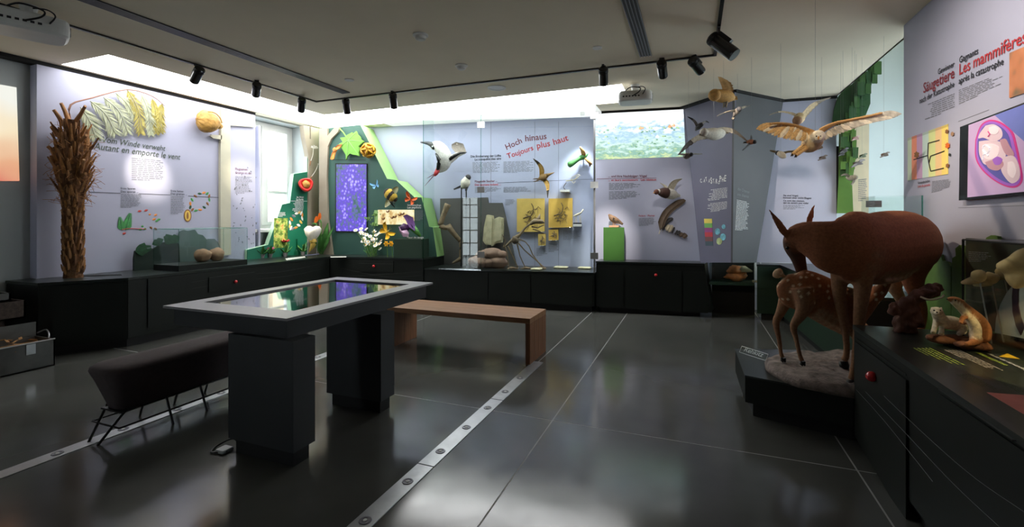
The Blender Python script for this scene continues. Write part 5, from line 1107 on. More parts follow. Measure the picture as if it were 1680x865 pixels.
for s_, (u, v, u2, v2) in (('Sie sind Vögel,', (1285, 322, 1310, 322.5)), ('können aber nicht fliegen', (1285, 325.7, 1331, 326.5)), ('Ce sont des oiseaux,', (1285, 330.5, 1320, 331)), ('qui ne savent pas voler', (1285, 334, 1327, 334.7))): text(s_, PDD, (u, v), (u2, v2), 'ink_black', pdn, bold=.015)
lines(PDD, [(1285, 336), (1320, 336), (1320, 344), (1285, 344)], 4, 'ink_grey', pdn, seed=31)
# small low glass box with a bright fossil between the counters
fb = thing('low_glass_box', 'low glass box on a green shelf between the two back counters', 'glass case', (.52, 7.75, .5))
PFX = Plane((.21, 7.6, 0), (.1, -.62, 0)); A0, A1 = PFX.hit(1163.5, 467), PFX.hit(1237, 469)
b = MB(); zb = A0.z; bk = V((.05, .36, 0))
b.prism([V((A0.x, A0.y, zb+.04)), V((A1.x, A1.y, zb+.04)), V((A1.x, A1.y, zb))+bk*0, V((A0.x, A0.y, zb))], bk); b.build('shelf', 'counter_green', fb)
T_ = PFX.hit(1163.5, 432).z
for (p, q) in ((A0, A1), (A0, A0+bk), (A1, A1+bk)): 
    n = (q-p).cross(UP).normalized()*.005; MB().hexa([V((p.x, p.y, zb+.04)), V((q.x, q.y, zb+.04)), V((q.x, q.y, zb+.04))+n, V((p.x, p.y, zb+.04))+n, V((p.x, p.y, T_)), V((q.x, q.y, T_)), V((q.x, q.y, T_))+n, V((p.x, p.y, T_))+n]).build('glass_pane', 'clear_glass', fb)
MB().tube([V((A0.x, A0.y, T_)), V((A1.x, A1.y, T_))], .004, 5).build('glass_edge', 'edge_glass', fb)
MB().prism([V((A0.x, A0.y, 0))+bk, V((A1.x, A1.y, 0))+bk, V((A1.x, A1.y, T_))+bk, V((A0.x, A0.y, T_))+bk], (0, .02, 0)).build('back_board', 'plinth_black', fb)
fos = thing('bright_fossil_skull', 'bright lit brown fossil skull in the low glass box', 'fossil', PFX.hit(1210, 459, -.15)); fp_ = fos.location
mat('fossil_rust', s2l(196, 120, 64), .6, var=.4, scale=14, bump=.3, bscale=20)
fos.location = V((fp_.x, fp_.y, zb+.041))
o3 = V(fos.location)
MB().ball(o3+V((-.02, 0, .07)), (.14, .1, .07), 14, 9, .5, 4).build('rock_base', 'fossil_rust', fos, smooth=True)
MB().ball(o3+V((-.02, 0, .17)), (.13, .09, .06), 14, 9, .5, 7).build('cranium', 'fossil_rust', fos, smooth=True)
MB().tube([o3+V((.0, 0, .18)), o3+V((.1, -.02, .19)), o3+V((.2, -.03, .16))], [.06, .05, .01], 8).build('snout', 'slab_pale', fos, smooth=True)
MB().tube([o3+V((.03, -.02, .1)), o3+V((.12, -.03, .13))], [.03, .012], 7).build('jaw', 'fossil_rust', fos, smooth=True)
for k, x in enumerate((.21, .25)): single(MB().ball((o3.x+x, o3.y-.05, zb+.06-.001), (.02, .02, .02), 8, 6), 'fossil_tooth', 'bone_pale', ['small pale tooth beside the fossil skull', 'second small pale tooth further right of the fossil skull'][k], 'fossil')
pl_ = bpy.data.lights.new('box_lamp', 'SPOT'); pl_.energy = 14; pl_.color = (1, .75, .45); pl_.spot_size = .9; pl_.shadow_soft_size = .02
lmp = MB().tube([o3+V((.3, -.02, .3)), o3+V((.3, -.02, .27))], .015, 8).build('lamp_head', 'steel', fb)
lo = bpy.data.objects.new('lamp', pl_); COL.objects.link(lo); lo.parent = fb; lo.location = o3+V((.28, -.03, .26))-base(fb); lo.rotation_euler = V((-.28, .03, -.14)).to_track_quat('-Z', 'Y').to_euler()
# glowing ball added in place of a lamp's reflection in glass
hl = thing('lamp_reflection', 'small glowing ball standing in for a lamp reflection, on the back counter behind the fawn', 'lamp', (1.2, 7.6, .82)); lp = D(1270, 415, 7.55); hl.location = V((lp.x, lp.y, .82))
m = mat('reflection_glow', (1, .93, .7), .4, var=0, emit=9); MB().ball(lp, (.09, .06, .06), 14, 10).build('glint_ball', 'reflection_glow', hl, smooth=True); MB().tube([lp-V((0, 0, .03)), V((lp.x, lp.y, .82))], [.02, .05], 10).build('glint_stand', 'black_metal', hl)
pl2 = bpy.data.lights.new('lamp', 'POINT'); pl2.energy = 3; pl2.color = (.95, 1, .6); pl2.shadow_soft_size = .08; lo = bpy.data.objects.new('lamp', pl2); COL.objects.link(lo); lo.parent = hl; lo.location = lp+V((0, -.15, .05))-base(hl)  # point light added for the greenish glow around the reflection
# ================================================================ niche: green tree cut-out
mat('tree_green', s2l(58, 98, 50), .6, var=.15, scale=4); mat('tree_green_light', s2l(92, 132, 54), .6, var=.12, scale=4); mat('tree_dark', s2l(44, 84, 48), .6, var=.15, scale=4); mat('niche_beige', s2l(214, 198, 170), .6, var=.05)
PNi = Plane((2.2, 8.02, 0), (-.15, -1, 0))
tc_ = thing('stepped_tree_cutout', 'tall stepped green tree cut-out in the bright niche', 'wall decoration', PNi.hit(1390, 345))
board([(1365, 205), (1368, 180), (1374, 160), (1384, 146), (1398, 138), (1412, 122), (1420, 118), (1428, 150), (1428, 170), (1420, 190), (1410, 200), (1395, 206)], PNi, .0, .06, 'canopy', 'tree_dark', tc_)
rnd = random.Random(5)
for k in range(34):
    f = k/33; u = 1440-44*f**.8+rnd.uniform(-6, 6); v = 108+90*f+rnd.uniform(-5, 5); u = min(u, 1442-22*abs(f)); w_ = rnd.uniform(4, 8); h_ = rnd.uniform(6, 11)
    board([(u-w_, v-h_), (u+w_*.7, v-h_+rnd.uniform(-2, 2)), (u+w_*.7, v+h_), (u-w_, v+h_)], PNi, .03+rnd.uniform(0, .14), .04, 'leaf_block', ['tree_green', 'tree_dark', 'tree_green'][k % 3], tc_)
for k in range(26):
    u = 1380+rnd.uniform(0, 24); v = 205+k*3+rnd.uniform(-6, 6); w_ = rnd.uniform(3, 6); h_ = rnd.uniform(6, 12)
    board([(u-w_, v-h_), (u+w_, v-h_), (u+w_*.8, v+h_), (u-w_, v+h_)], PNi, .02+rnd.uniform(0, .1), .04, 'leaf_block', ['tree_green_light', 'tree_green', 'tree_green_light'][k % 3], tc_)
board([(1377, 205), (1402, 205), (1404, 260), (1398, 300), (1400, 350), (1373, 350), (1376, 290)], PNi, .0, .05, 'trunk', 'tree_green_light', tc_)
np_ = thing('niche_text_panel', 'warm beige text panel beside the green tree cut-out in the niche', 'wall panel', PNi.hit(1412, 350)); PN2 = Plane((2.3, 8.12, 0), (-.1, -1, 0))
board([(1396, 200), (1426, 200), (1425, 350), (1396, 350)], PN2, 0, .03, 'panel_board', 'niche_beige', np_); lines(PN2, [(1408, 294), (1424, 292), (1424, 330), (1408, 331)], 12, 'ink_grey', np_, seed=40)
b = MB(); b.prism([PDD.hit(u, v, .01) for u, v in ((1372.5, 240), (1376.5, 240), (1376, 350), (1372.5, 350))], (0, .06, 0)); b.build('panel_edge', 'gap_black', pdn)
# ================================================================ mammal wall: headline, chart, screen
mw = thing('mammal_panel', 'pale wall panel with the red mammal headline at right', 'wall panel', (1.82, 4.2, .8))
MB().box((1.82, -1, .8), (1.839, 5.352, 3.29)).build('panel_board', 'wall_lavender', mw); PM = Plane((1.82, 0, 0), (-1, 0, 0))
for s_, a, e_, m_ in (('Gewinner', (1538.8, 122.5), (1566, 109), 'ink_black'), ('Säugetiere', (1515, 153), (1566, 127.5), 'ink_darkred'), ('nach der Katastrophe', (1509, 170), (1566, 142), 'ink_black'), ('Gagnants', (1574, 103.6), (1605, 88), 'ink_black'), ('Les mammifères', (1574, 123), (1684, 69), 'ink_red'), ('après la catastrophe', (1573, 138), (1646.5, 105.5), 'ink_black')): text(s_, PM, a, e_, m_, mw, bold=.012)
lines(PM, [(1520, 171), (1566, 152), (1566, 180), (1516, 198)], 8, 'ink_grey', mw, seed=51, right=True); lines(PM, [(1573, 147), (1645, 118), (1645, 140), (1573, 172)], 8, 'ink_grey', mw, seed=52)
board([(1572, 199), (1622, 180), (1622, 180.7), (1572, 199.8)], PM, .002, .002, 'rule_line', 'ink_grey', mw); board([(1572, 340.5), (1680, 337), (1680, 337.7), (1572, 341.2)], PM, .002, .002, 'rule_line', 'ink_grey', mw)
chart = (('chart_pale', 1489, 1495.7, s2l(206, 220, 196)), ('chart_red', 1495.7, 1504, s2l(240, 150, 120)), ('chart_violet', 1504, 1513.3, s2l(200, 160, 196)), ('chart_cyan', 1513.3, 1523.5, s2l(206, 226, 216)), ('chart_lime', 1523.5, 1534.6, s2l(226, 232, 160)), ('chart_peach', 1534.6, 1544.8, s2l(246, 206, 150)), ('chart_yellow', 1544.8, 1555, s2l(250, 222, 120)))
top = lambda u: 227-(u-1489)*.355; bot = lambda u: 296.5-(u-1489)*.165
for nm, u0, u1, c_ in chart:
    mat(nm, c_, .6, var=.03); mat(nm+'_head', tuple(x*.7 for x in c_), .6, var=.03); board([(u0, top(u0)), (u1, top(u1)), (u1, bot(u1)), (u0, bot(u0))], PM, .004, .003, 'chart_column', nm, mw)
    board([(u0, top(u0)), (u1, top(u1)), (u1, top(u1)+4), (u0, top(u0)+4)], PM, .005, .003, 'chart_head', nm+'_head', mw)
for q in (((1499, 262), (1522, 255)), ((1522, 255), (1523, 235)), ((1523, 235), (1541, 230)), ((1522, 255), (1524, 268)), ((1524, 268), (1527, 256)), ((1527, 256), (1549, 248)), ((1524, 268), (1527, 281)), ((1527, 281), (1548, 276))): MB().tube([PM.hit(*q[0], .007), PM.hit(*q[1], .007)], .004, 4).build('tree_line', 'ink_black', mw)
for (u, v, s_, m_) in ((1503.5, 254, 4.5, 'seed_brown'), (1553, 216, 3, 'seed_brown'), (1562, 220, 3, 'fossil_brown'), (1554, 239, 4, 'flower_orange'), (1557.5, 254, 2, 'ink_black'), (1554, 272, 3, 'seed_brown')):
    pts = [(u+s_*(.6+.4*abs(math.sin(3*a)))*math.cos(a), v+1.3*s_*(.6+.4*abs(math.sin(3*a+.5)))*math.sin(a)) for a in [2*math.pi*k/18 for k in range(18)]]; board(pts, PM, .008, .003, 'animal_print', m_, mw)
text('Verwandtschaften', PM, (1506, 302.5), (1526, 298.5), 'ink_black', mw, bold=.012); text('Liens de parenté', PM, (1506, 308), (1526, 305), 'ink_red', mw, bold=.012)
lines(PM, [(1529, 297), (1562, 293), (1562, 308), (1528, 317)], 9, 'ink_grey', mw, seed=53)
ramp_mat('photo_hand', [(.35, s2l(60, 70, 60)), (.48, s2l(90, 100, 80)), (.55, s2l(190, 120, 80)), (.7, s2l(220, 150, 110))], 2.2, detail=3)
board([(1656, 87), (1700, 68), (1700, 146), (1655.5, 161)], PM, .008, .006, 'photo_print', 'photo_hand', mw)
tv = thing('wall_screen', 'black framed wall screen showing a drawing of an unborn baby', 'screen', PM.hit(1625, 330)); mat('screen_pink', s2l(178, 150, 184), .4, var=.06, scale=1.5, emit=.26); mat('screen_blue', s2l(104, 112, 176), .4, var=.06, emit=.24)
board([(1575, 208.5), (1720, 153), (1720, 316), (1573, 329)], PM, .04, .038, 'screen_frame', 'gloss_black', tv)
scr = [(1589, 205.5), (1715, 158), (1715, 311), (1587, 324)]
board(scr, PM, .042, .003, 'screen_picture', 'screen_pink', tv); board([(1632, 189.3), (1715, 158), (1715, 250), (1680, 232)], PM, .0435, .003, 'blue_corner', 'screen_blue', tv)
def em(nm, c_, e=.26): return mat(nm, c_, .5, var=.05, scale=4, emit=e)
em('womb_magenta', s2l(190, 50, 120)); em('womb_violet', s2l(150, 90, 180)); em('womb_blue', s2l(84, 80, 150)); em('baby_skin', s2l(206, 180, 186)); em('baby_shade', s2l(176, 130, 140)); em('cord_white', s2l(224, 216, 226))
def blob(pts, m_, off, name):
    c_ = curve([V((u, v, 0)) for u, v in pts+(pts[0],)], 4)[:-1]; board([(p.x, p.y) for p in c_], PM, off, .003, name, m_, tv)
blob(((1600, 230), (1608, 207), (1622, 197), (1640, 200), (1660, 215), (1668, 240), (1674, 270), (1677, 295), (1668, 307), (1652, 307), (1630, 296), (1610, 278), (1600, 258)), 'womb_magenta', .045, 'womb_outline')
blob(((1601.5, 231), (1609, 209), (1622, 199.5), (1639, 202.5), (1657, 217), (1665, 242), (1671, 270), (1674, 294), (1667, 304), (1652, 304.5), (1631, 294), (1611.5, 276), (1602, 257)), 'womb_violet', .0465, 'womb_wall')
blob(((1604, 232), (1611, 211), (1623, 203), (1638, 206), (1653, 220), (1660, 245), (1666, 272), (1670, 292), (1664, 300), (1652, 300), (1633, 290), (1614, 273), (1605, 256)), 'womb_blue', .048, 'womb_water')
blob(((1617, 206), (1630, 204), (1642, 212), (1644, 224), (1636, 231), (1624, 230), (1613, 226), (1605, 227), (1608, 218)), 'baby_skin', .0495, 'baby_head')
blob(((1606, 232), (1626, 230), (1644, 235), (1650, 250), (1646, 264), (1634, 272), (1616, 270), (1610, 262), (1606, 250)), 'baby_skin', .0505, 'baby_body')
blob(((1640, 230), (1649, 228), (1656, 240), (1663, 252), (1660, 258), (1650, 253), (1644, 242)), 'baby_shade', .0515, 'baby_arm')
blob(((1646, 258), (1662, 256), (1671, 272), (1672, 292), (1660, 301), (1648, 290), (1642, 276)), 'baby_skin', .052, 'baby_leg')
blob(((1616, 266), (1632, 262), (1644, 264), (1646, 272), (1636, 280), (1622, 276)), 'baby_shade', .0525, 'baby_leg')
MB().tube(curve([PM.hit(u, v, .054) for u, v in ((1612, 262), (1614, 254), (1620, 252), (1624, 244), (1616, 238), (1613, 246), (1622, 256))], 4), .006, 5).build('cord_drawing', 'cord_white', tv)
MB().tube([PM.hit(u, v, .054) for u, v in ((1621, 216), (1624, 220), (1621, 224))], .004, 4).build('face_line', 'womb_magenta', tv)
em('baby_light', s2l(226, 206, 208))
for pts, nm in ((((1622, 209), (1631, 207), (1638, 213), (1634, 220), (1624, 219)), 'baby_head'), (((1612, 238), (1626, 236), (1638, 242), (1636, 256), (1622, 262), (1612, 254)), 'baby_body'), (((1653, 266), (1662, 266), (1667, 280), (1662, 292), (1653, 284)), 'baby_leg')): blob(pts, 'baby_light', .0535, nm)
blob(((1628, 262), (1636, 257), (1644, 262), (1640, 270), (1632, 270)), 'womb_violet', .0537, 'shade_drawing')
em('house_white', s2l(244, 244, 240), .6); em('roof_orange', s2l(220, 170, 130), .6); em('tree_patch', s2l(110, 150, 120), .55); em('tree_patch_light', s2l(170, 196, 150), .6)
rnd = random.Random(9)
for k in range(12):
    u = rnd.uniform(1044, 1112); v = rnd.uniform(206, 228); w_ = rnd.uniform(1.5, 3.6); board([(u-w_, v), (u+w_, v), (u+w_, v-w_), (u, v-w_*1.9), (u-w_, v-w_)], PA, .005, .002, 'house_drawing', ['house_white', 'house_white', 'roof_orange'][k % 3], PAx)
for k in range(70):
    u = rnd.uniform(982, 1119); v = rnd.uniform(208, 255); r = rnd.uniform(.8, 1.9); board([(u+r*math.cos(a)*1.3, v+r*.8*math.sin(a)) for a in [2*math.pi*i/7 for i in range(7)]], PA, .0055, .001, 'tree_drawing', ['tree_patch', 'tree_patch_light'][k % 2], PAx)
# green bush cut-outs low on the mammal wall
mat('bush_green', s2l(84, 118, 50), .65, var=.25, scale=6)
PMB = Plane((1.79, 0, 0), (-1, 0, 0)); bu = thing('bush_cutout', 'green bush cut-outs along the foot of the mammal wall', 'wall decoration', PMB.hit(1550, 500))
board([(1514, 560), (1516, 440), (1524, 430), (1529, 418), (1536, 416), (1543, 418), (1546, 428), (1555, 430), (1560, 438), (1560, 560)], PMB, 0, .02, 'bush_board', 'bush_green', bu)
board([(1560, 560), (1562, 424), (1568, 420), (1567, 408), (1574, 402), (1582, 404), (1588, 420), (1600, 400), (1700, 400), (1700, 580)], PMB, .004, .02, 'bush_board', 'bush_green', bu)
board([(1614, 402), (1618, 390), (1626, 386), (1636, 388), (1640, 402)], PMB, 0, .02, 'bush_board', 'bush_green', bu)
# upright glass case on the rear counter
ug = thing('upright_glass_case', 'upright glass case on the rear counter behind the deer rump', 'glass case', (1.62, 5.05, .82))
for a, b2 in (((1.45, 4.87), (1.785, 4.877)), ((1.778, 4.87), (1.785, 5.2)), ((1.45, 4.87), (1.457, 5.2)), ((1.45, 5.193), (1.785, 5.2))): MB().box((*a, .821), (*b2, 1.69)).build('glass_pane', 'clear_glass', ug)
MB().tube([(1.782, 4.872, .821), (1.782, 4.872, 1.69)], .006, 6).build('glass_edge', 'edge_glass', ug)
MB().box((1.48, 5.18, 1.6), (1.6, 5.185, 1.66)).build('text_label', 'ink_grey', ug)
# ================================================================ glass case on the right counter
rc = thing('right_glass_case', 'dark backed glass case with skulls at the right edge', 'glass case', (1.63, 2.6, .789))
gx, gz = 1.45, 1.372
for a, b2 in (((gx, .4), (gx+.008, 3.45)), ((gx, 3.442), (1.78, 3.45))): MB().box((*a, .79), (*b2, gz)).build('glass_pane', 'clear_glass', rc)
MB().box((gx, .4, gz), (1.78, 3.45, gz+.008)).build('glass_top', 'clear_glass', rc)
q = MB().tube([(gx, 3.45, .79), (gx, 3.45, gz+.004)], .006, 6).tube([(gx, .4, gz+.004), (gx, 3.45, gz+.004)], .005, 6).tube([(gx, 3.45, gz+.004), (1.78, 3.45, gz+.004)], .004, 6)
q.build('glass_edge', 'gap_black', rc)['kind'] = 'stuff'
mat('case_dark', s2l(40, 50, 40), .8, var=.3, scale=5); MB().box((1.75, .4, .79), (1.775, 4.13, gz-.01)).build('back_board', 'case_dark', rc)
PRB = Plane((1.75, 0, 0), (-1, 0, 0)); lines(PRB, [(1589, 412), (1626, 414), (1626, 430), (1589, 430)], 6, 'ink_grey', rc, seed=60)
wd_ = thing('white_disc_panel', 'large white round disc with a dark violet band inside the right glass case', 'model', Z(1672, 548, .79)); Pw = Plane((1.62, 0, 0), (-1, 0, 0)); mat('disc_white', s2l(176, 186, 184), .6, var=.06); mat('band_violet', s2l(44, 30, 52), .5)
board([(1632, 546), (1634, 522), (1641, 500), (1651, 481), (1663, 466), (1680, 455), (1760, 455), (1760, 572)], Pw, 0, .012, 'disc', 'disc_white', wd_)
board([(1662, 466), (1672, 461), (1670, 480), (1670, 500), (1674, 520), (1680, 536), (1674, 550), (1666, 534), (1661, 512), (1660, 488)], Pw, .004, .006, 'violet_band', 'band_violet', wd_)
ivory = mat('ivory', s2l(204, 176, 128), .6, var=.25, scale=10, bump=.2, bscale=20)
q = MB(); q.tube([D(1643, 439, 2.45), D(1652, 437, 2.42), D(1668, 436, 2.4), D(1690, 432, 2.4)], [(.035, .025), (.04, .04), (.055, .065), (.07, .09)], 12, smooth=3); q.tube([D(1664, 446, 2.4), D(1674, 456, 2.38), D(1685, 470, 2.36)], [(.03, .05), (.045, .06), (.04, .05)], 10)
q.tube([D(1676, 428, 2.42), D(1684, 420, 2.42)], [.03, .02], 8)
organic(q, 'large_skull', 'ivory', None, .012, 4, 'big pale mammal skull with a long snout in the right glass case', 'skull')
for k, (u, v, lb) in enumerate(((1604, 458, 'small brown-lit skull, left of the three small skulls in the right case'), (1624, 462, 'small bright skull, middle of the three small skulls in the right case'), (1645, 452, 'small dark skull under the big snout in the right case'))):
    c_ = D(u, v, 2.62+.02*k); t = thing('small_skull', lb, 'skull', c_-V((0, 0, .04)), 'small skulls in the right case')
    MB().ball(c_+V((.0, -.01, .02)), (.032, .045, .034), 12, 8, .2, k).build('cranium', 'ivory', t, smooth=True)
    MB().tube([c_, c_+V((-.03, .03, -.02)), c_+V((-.05, .05, -.03))], [.026, .018, .008], 8).build('muzzle', 'ivory', t, smooth=True)
    MB().tube([c_+V((.01, 0, -.02)), V((c_.x+.06, c_.y, .8))], .004, 5).build('support_rod', 'steel', t)
lp_ = bpy.data.lights.new('lamp', 'SPOT'); lp_.energy = 12; lp_.color = (1, .72, .35); lp_.spot_size = 1.6; lp_.shadow_soft_size = .02
lo = bpy.data.objects.new('lamp', lp_); COL.objects.link(lo); lo.parent = rc; lo.location = V((1.5, 2.75, 1.35))-base(rc); lo.rotation_euler = V((.08, .1, -.35)).to_track_quat('-Z', 'Y').to_euler()
MB().tube([(1.5, 2.75, 1.37), (1.5, 2.75, 1.352)], .014, 8).build('lamp_head', 'steel', rc)
# print on the counter top
PT = Plane((0, 0, .789), (0, 0, 1), up=(1, 0, 0)); mat('ink_lime', s2l(150, 170, 70), .6); mat('ink_pale', s2l(190, 184, 176), .6); mat('print_pink', s2l(206, 110, 100), .6, var=.12, scale=8); mat('print_yellow', s2l(228, 186, 40), .5)
def toplines(quad, n, m_, seed): lines(PT, quad, n, m_, CR, off=.001, seed=seed, ragged=.2, fill=.3)
toplines([(1528, 571), (1592, 602), (1537, 593), (1496, 571)], 5, 'ink_lime', 71); toplines([(1577, 575), (1650, 609), (1615, 605), (1547, 574)], 5, 'ink_pale', 72); toplines([(1590, 613), (1640, 640), (1615, 640), (1567, 614)], 5, 'ink_olive', 73)
toplines([(1482, 550), (1502, 563), (1492, 563), (1476, 551)], 3, 'ink_olive', 74); toplines([(1606, 617), (1660, 644), (1640, 642), (1588, 614)], 5, 'ink_grey', 75); toplines([(1645, 620), (1690, 645), (1670, 648), (1632, 621)], 5, 'ink_olive', 76)
b = MB(); b.prism([PT.hit(*q, .001) for q in ((1639, 585), (1653, 580), (1673, 589))], (0, 0, -.0008)); b.build('yellow_triangle', 'print_yellow', CR)
b = MB(); b.prism([PT.hit(*q, .001) for q in ((1619, 644), (1700, 650), (1720, 700), (1680, 680))], (0, 0, -.0008)); b.build('pink_picture', 'print_pink', CR)
a_, e_ = PT.hit(1620, 581, .001), PT.hit(1684, 609, .001); text3('Meister der Verwandlung', a_, e_-a_, V((0, 0, 1)), 'ink_white', CR, bold=.02)
a_, e_ = PT.hit(1600, 579, .001), PT.hit(1648, 600, .001); text3('Métamorphose', a_, e_-a_, V((0, 0, 1)), 'ink_lime', CR, bold=.02)
# small acrylic sign on the platform corner
sg = thing('acrylic_sign', 'little clear acrylic sign stand on the corner of the deer platform', 'sign', Z(1233, 585, PZ)); c_ = V(sg.location)
sa, sb = Z(1213, 578, PZ), Z(1256, 592, PZ); sd_ = (sb-sa); sn = sd_.cross(UP).normalized()
MB().hexa([sa, sb, sb+sn*.006, sa+sn*.006, sa+UP*.05-sn*.03, sb+UP*.05-sn*.03, sb+UP*.05-sn*.024, sa+UP*.05-sn*.024]).build('sign_plate', 'clear_glass', sg)
q = MB().tube([sa, sb], .003, 4).tube([sa+UP*.05-sn*.03, sb+UP*.05-sn*.03], .003, 4).tube([sa, sa+UP*.05-sn*.03], .003, 4).tube([sb, sb+UP*.05-sn*.03], .003, 4); q.build('plate_edge', 'ink_white', sg)['kind'] = 'stuff'
text3('Rehkitz', sa.lerp(sb, .15)+UP*.018-sn*.008, sd_*.7, (UP*.5+sn*.5).normalized(), 'ink_white', sg)
# ================================================================ animals
mat('fur', (1, 1, 1), .85, var=.22, scale=60, bump=.25, bscale=260, vcol=True); mat('plumage', (1, 1, 1), .75, var=.18, scale=40, bump=.15, bscale=160, vcol=True)
mat('eye_black', s2l(12, 10, 10), .08); mat('hoof', s2l(30, 26, 24), .5)
def ringpath(b, rows, n=18, sub=3):
    """rows (u, v_top, v_bottom, depth, half_width): an oval trunk seen from the side"""
    pts = []; rs = []
    for u, vt, vb, d, hw in rows: pts.append(D(u, (vt+vb)/2, d)); rs.append((hw, (vb-vt)/2*d/FPX))
    return b.tube(pts, rs, n, smooth=sub)
def legpath(b, rows, n=12, sub=3): return b.tube([D(u, v, d) for u, v, d, r in rows], [r for *_, r in rows], n, up=tuple(-FW), smooth=sub)
def earpath(b, base_, tip, w_, col, d0, d1, n=10):
    p, q = D(*base_, d0), D(*tip, d1); ax = q-p; ks = (0, .25, .55, .8, 1); ws = (.55, 1, .85, .45, .08)
    b.col = col; b.tube([p+ax*k for k in ks], [(w_*w2, .012) for w2 in ws], n, up=tuple(-FW)); return b
DEER = s2l(148, 88, 54); DPALE = s2l(176, 140, 104); DLEG = s2l(146, 104, 72); DDARK = s2l(92, 58, 40)
def spots(o, pred, n, r, col, seed):
    me = o.data; rnd = random.Random(seed); at = me.attributes['Col'].data; off = V(o.location); vs = [v for v in me.vertices if pred(v.co+off)]; cs = []
    for _ in range(4000):
        v = rnd.choice(vs)
        if all((v.co-c).length > r*3 for c in cs): cs.append(v.co.copy())
        if len(cs) >= n: break
    kd = kdtree.KDTree(len(cs))
    for i, c in enumerate(cs): kd.insert(c, i)
    kd.balance()
    for v in me.vertices:
        _, _, d = kd.find(v.co)
        if d < r: at[v.index].color = (*col, 1)
# ---- hind (mother deer)
b = MB(); b.col = DEER
ringpath(b, [(1376, 366, 446, 3.12, .09), (1398, 346, 466, 3.17, .145), (1424, 350, 464, 3.26, .175), (1450, 346, 462, 3.35, .19), (1475, 345, 452, 3.45, .19), (1497, 351, 448, 3.54, .17), (1513, 366, 442, 3.61, .13), (1521, 384, 428, 3.66, .07)])
ringpath(b, [(1396, 352, 456, 3.15, .12), (1365, 357, 449, 3.15, .095), (1340, 361, 429, 3.2, .08), (1315, 364, 414, 3.28, .07), (1298, 374, 408, 3.33, .06)])
b.col = DDARK; legpath(b, [(1302, 390, 3.32, .068), (1303, 404, 3.36, .07), (1309, 422, 3.44, .052), (1314, 440, 3.52, .042), (1318, 456, 3.58, .036), (1319, 462, 3.6, .02)])
earpath(b, (1294, 391), (1261, 343), .034, DEER, 3.31, 3.27); earpath(b, (1325, 372), (1336, 335), .03, DEER, 3.38, 3.42)
b.col = DLEG
legpath(b, [(1412, 420, 3.16, .085), (1416, 448, 3.13, .066), (1415, 475, 3.13, .05), (1410, 520, 3.15, .037), (1408, 545, 3.15, .032), (1403, 585, 3.15, .023), (1399, 612, 3.15, .022), (1397, 624, 3.145, .026)])
legpath(b, [(1384, 425, 3.22, .075), (1378, 452, 3.25, .058), (1377, 485, 3.28, .042), (1384, 522, 3.31, .034), (1388, 555, 3.34, .024), (1389, 580, 3.36, .022), (1385, 592, 3.38, .026)])
b.col = DEER
legpath(b, [(1500, 395, 3.55, .15), (1501, 425, 3.55, .12), (1497, 455, 3.53, .078), (1504, 485, 3.58, .05), (1512, 515, 3.64, .04), (1506, 560, 3.62, .026), (1502, 588, 3.6, .026)])
b.col = DPALE
legpath(b, [(1482, 410, 3.65, .13), (1476, 445, 3.68, .085), (1466, 468, 3.7, .055), (1478, 492, 3.76, .038), (1484, 520, 3.8, .034), (1478, 560, 3.8, .024), (1474, 585, 3.8, .025)])
ringpath(b, [(1428, 452, 467, 3.24, .1), (1450, 448, 464.5, 3.33, .11), (1472, 440, 455, 3.43, .1)])
b.col = DEER; legpath(b, [(1515, 375, 3.66, .04), (1523, 395, 3.7, .03), (1523, 415, 3.7, .012)])
dt = thing('deer', 'brown doe standing with her neck bent down towards the spotted fawn', 'deer', Z(1400, 600, PZ+.06))
body = organic(b, 'body', 'fur', dt, .0115, 7)
for (u, v, d) in ((1396.5, 631, 3.145), (1383.5, 600, 3.39), (1500, 596, 3.6), (1473, 592, 3.8)):
    c_ = D(u, v, d); q = MB()
    for s_ in (-1, 1): q.tube([c_+RT*.012*s_+UP*.028, c_+RT*.014*s_-FW*.012, c_+RT*.011*s_-FW*.03-UP*.012], [.02, .02, .008], 8)
    q.build('hoof', 'hoof', dt, smooth=True)
MB().ball(D(1292, 407, 3.30), .012, 8, 6).build('eye', 'eye_black', dt, smooth=True)
# ---- fawn
FAWN = s2l(150, 92, 54); FP = s2l(186, 152, 116); b = MB(); b.col = FAWN
ringpath(b, [(1284, 446, 474, 3.52, .045), (1300, 440, 503, 3.5, .085), (1325, 444, 514, 3.47, .098), (1350, 455, 529, 3.46, .095), (1375, 468, 543, 3.45, .09), (1398, 480, 552, 3.44, .08), (1415, 490, 546, 3.43, .055)], sub=3)
b.col = FP; ringpath(b, [(1335, 504, 523, 3.46, .07), (1360, 518, 538, 3.45, .07), (1390, 532, 553, 3.44, .06)])
b.col = FAWN; legpath(b, [(1402, 520, 3.43, .075), (1418, 506, 3.42, .058), (1430, 492, 3.42, .05), (1442, 478, 3.42, .05), (1452, 467, 3.42, .035), (1459, 460, 3.42, .022)])
b.col = DLEG
legpath(b, [(1316, 472, 3.42, .08), (1320, 498, 3.4, .062), (1313, 518, 3.4, .04), (1302, 535, 3.42, .027), (1306, 556, 3.4, .018), (1312, 582, 3.39, .016), (1316, 593, 3.38, .019)])
legpath(b, [(1294, 468, 3.58, .068), (1289, 492, 3.57, .05), (1280, 514, 3.57, .034), (1273, 530, 3.58, .026), (1278, 556, 3.57, .018), (1281, 578, 3.56, .016), (1284, 587, 3.55, .018)])
legpath(b, [(1400, 535, 3.4, .055), (1408, 560, 3.38, .032), (1410, 585, 3.37, .02), (1412, 600, 3.36, .018)]); legpath(b, [(1412, 535, 3.5, .05), (1425, 560, 3.52, .03), (1428, 582, 3.52, .02), (1430, 592, 3.52, .018)])
b.col = FP; legpath(b, [(1284, 446, 3.53, .03), (1276, 449, 3.55, .036), (1272, 456, 3.56, .022)])
earpath(b, (1420, 487), (1386, 469), .026, FP, 3.4, 3.36)
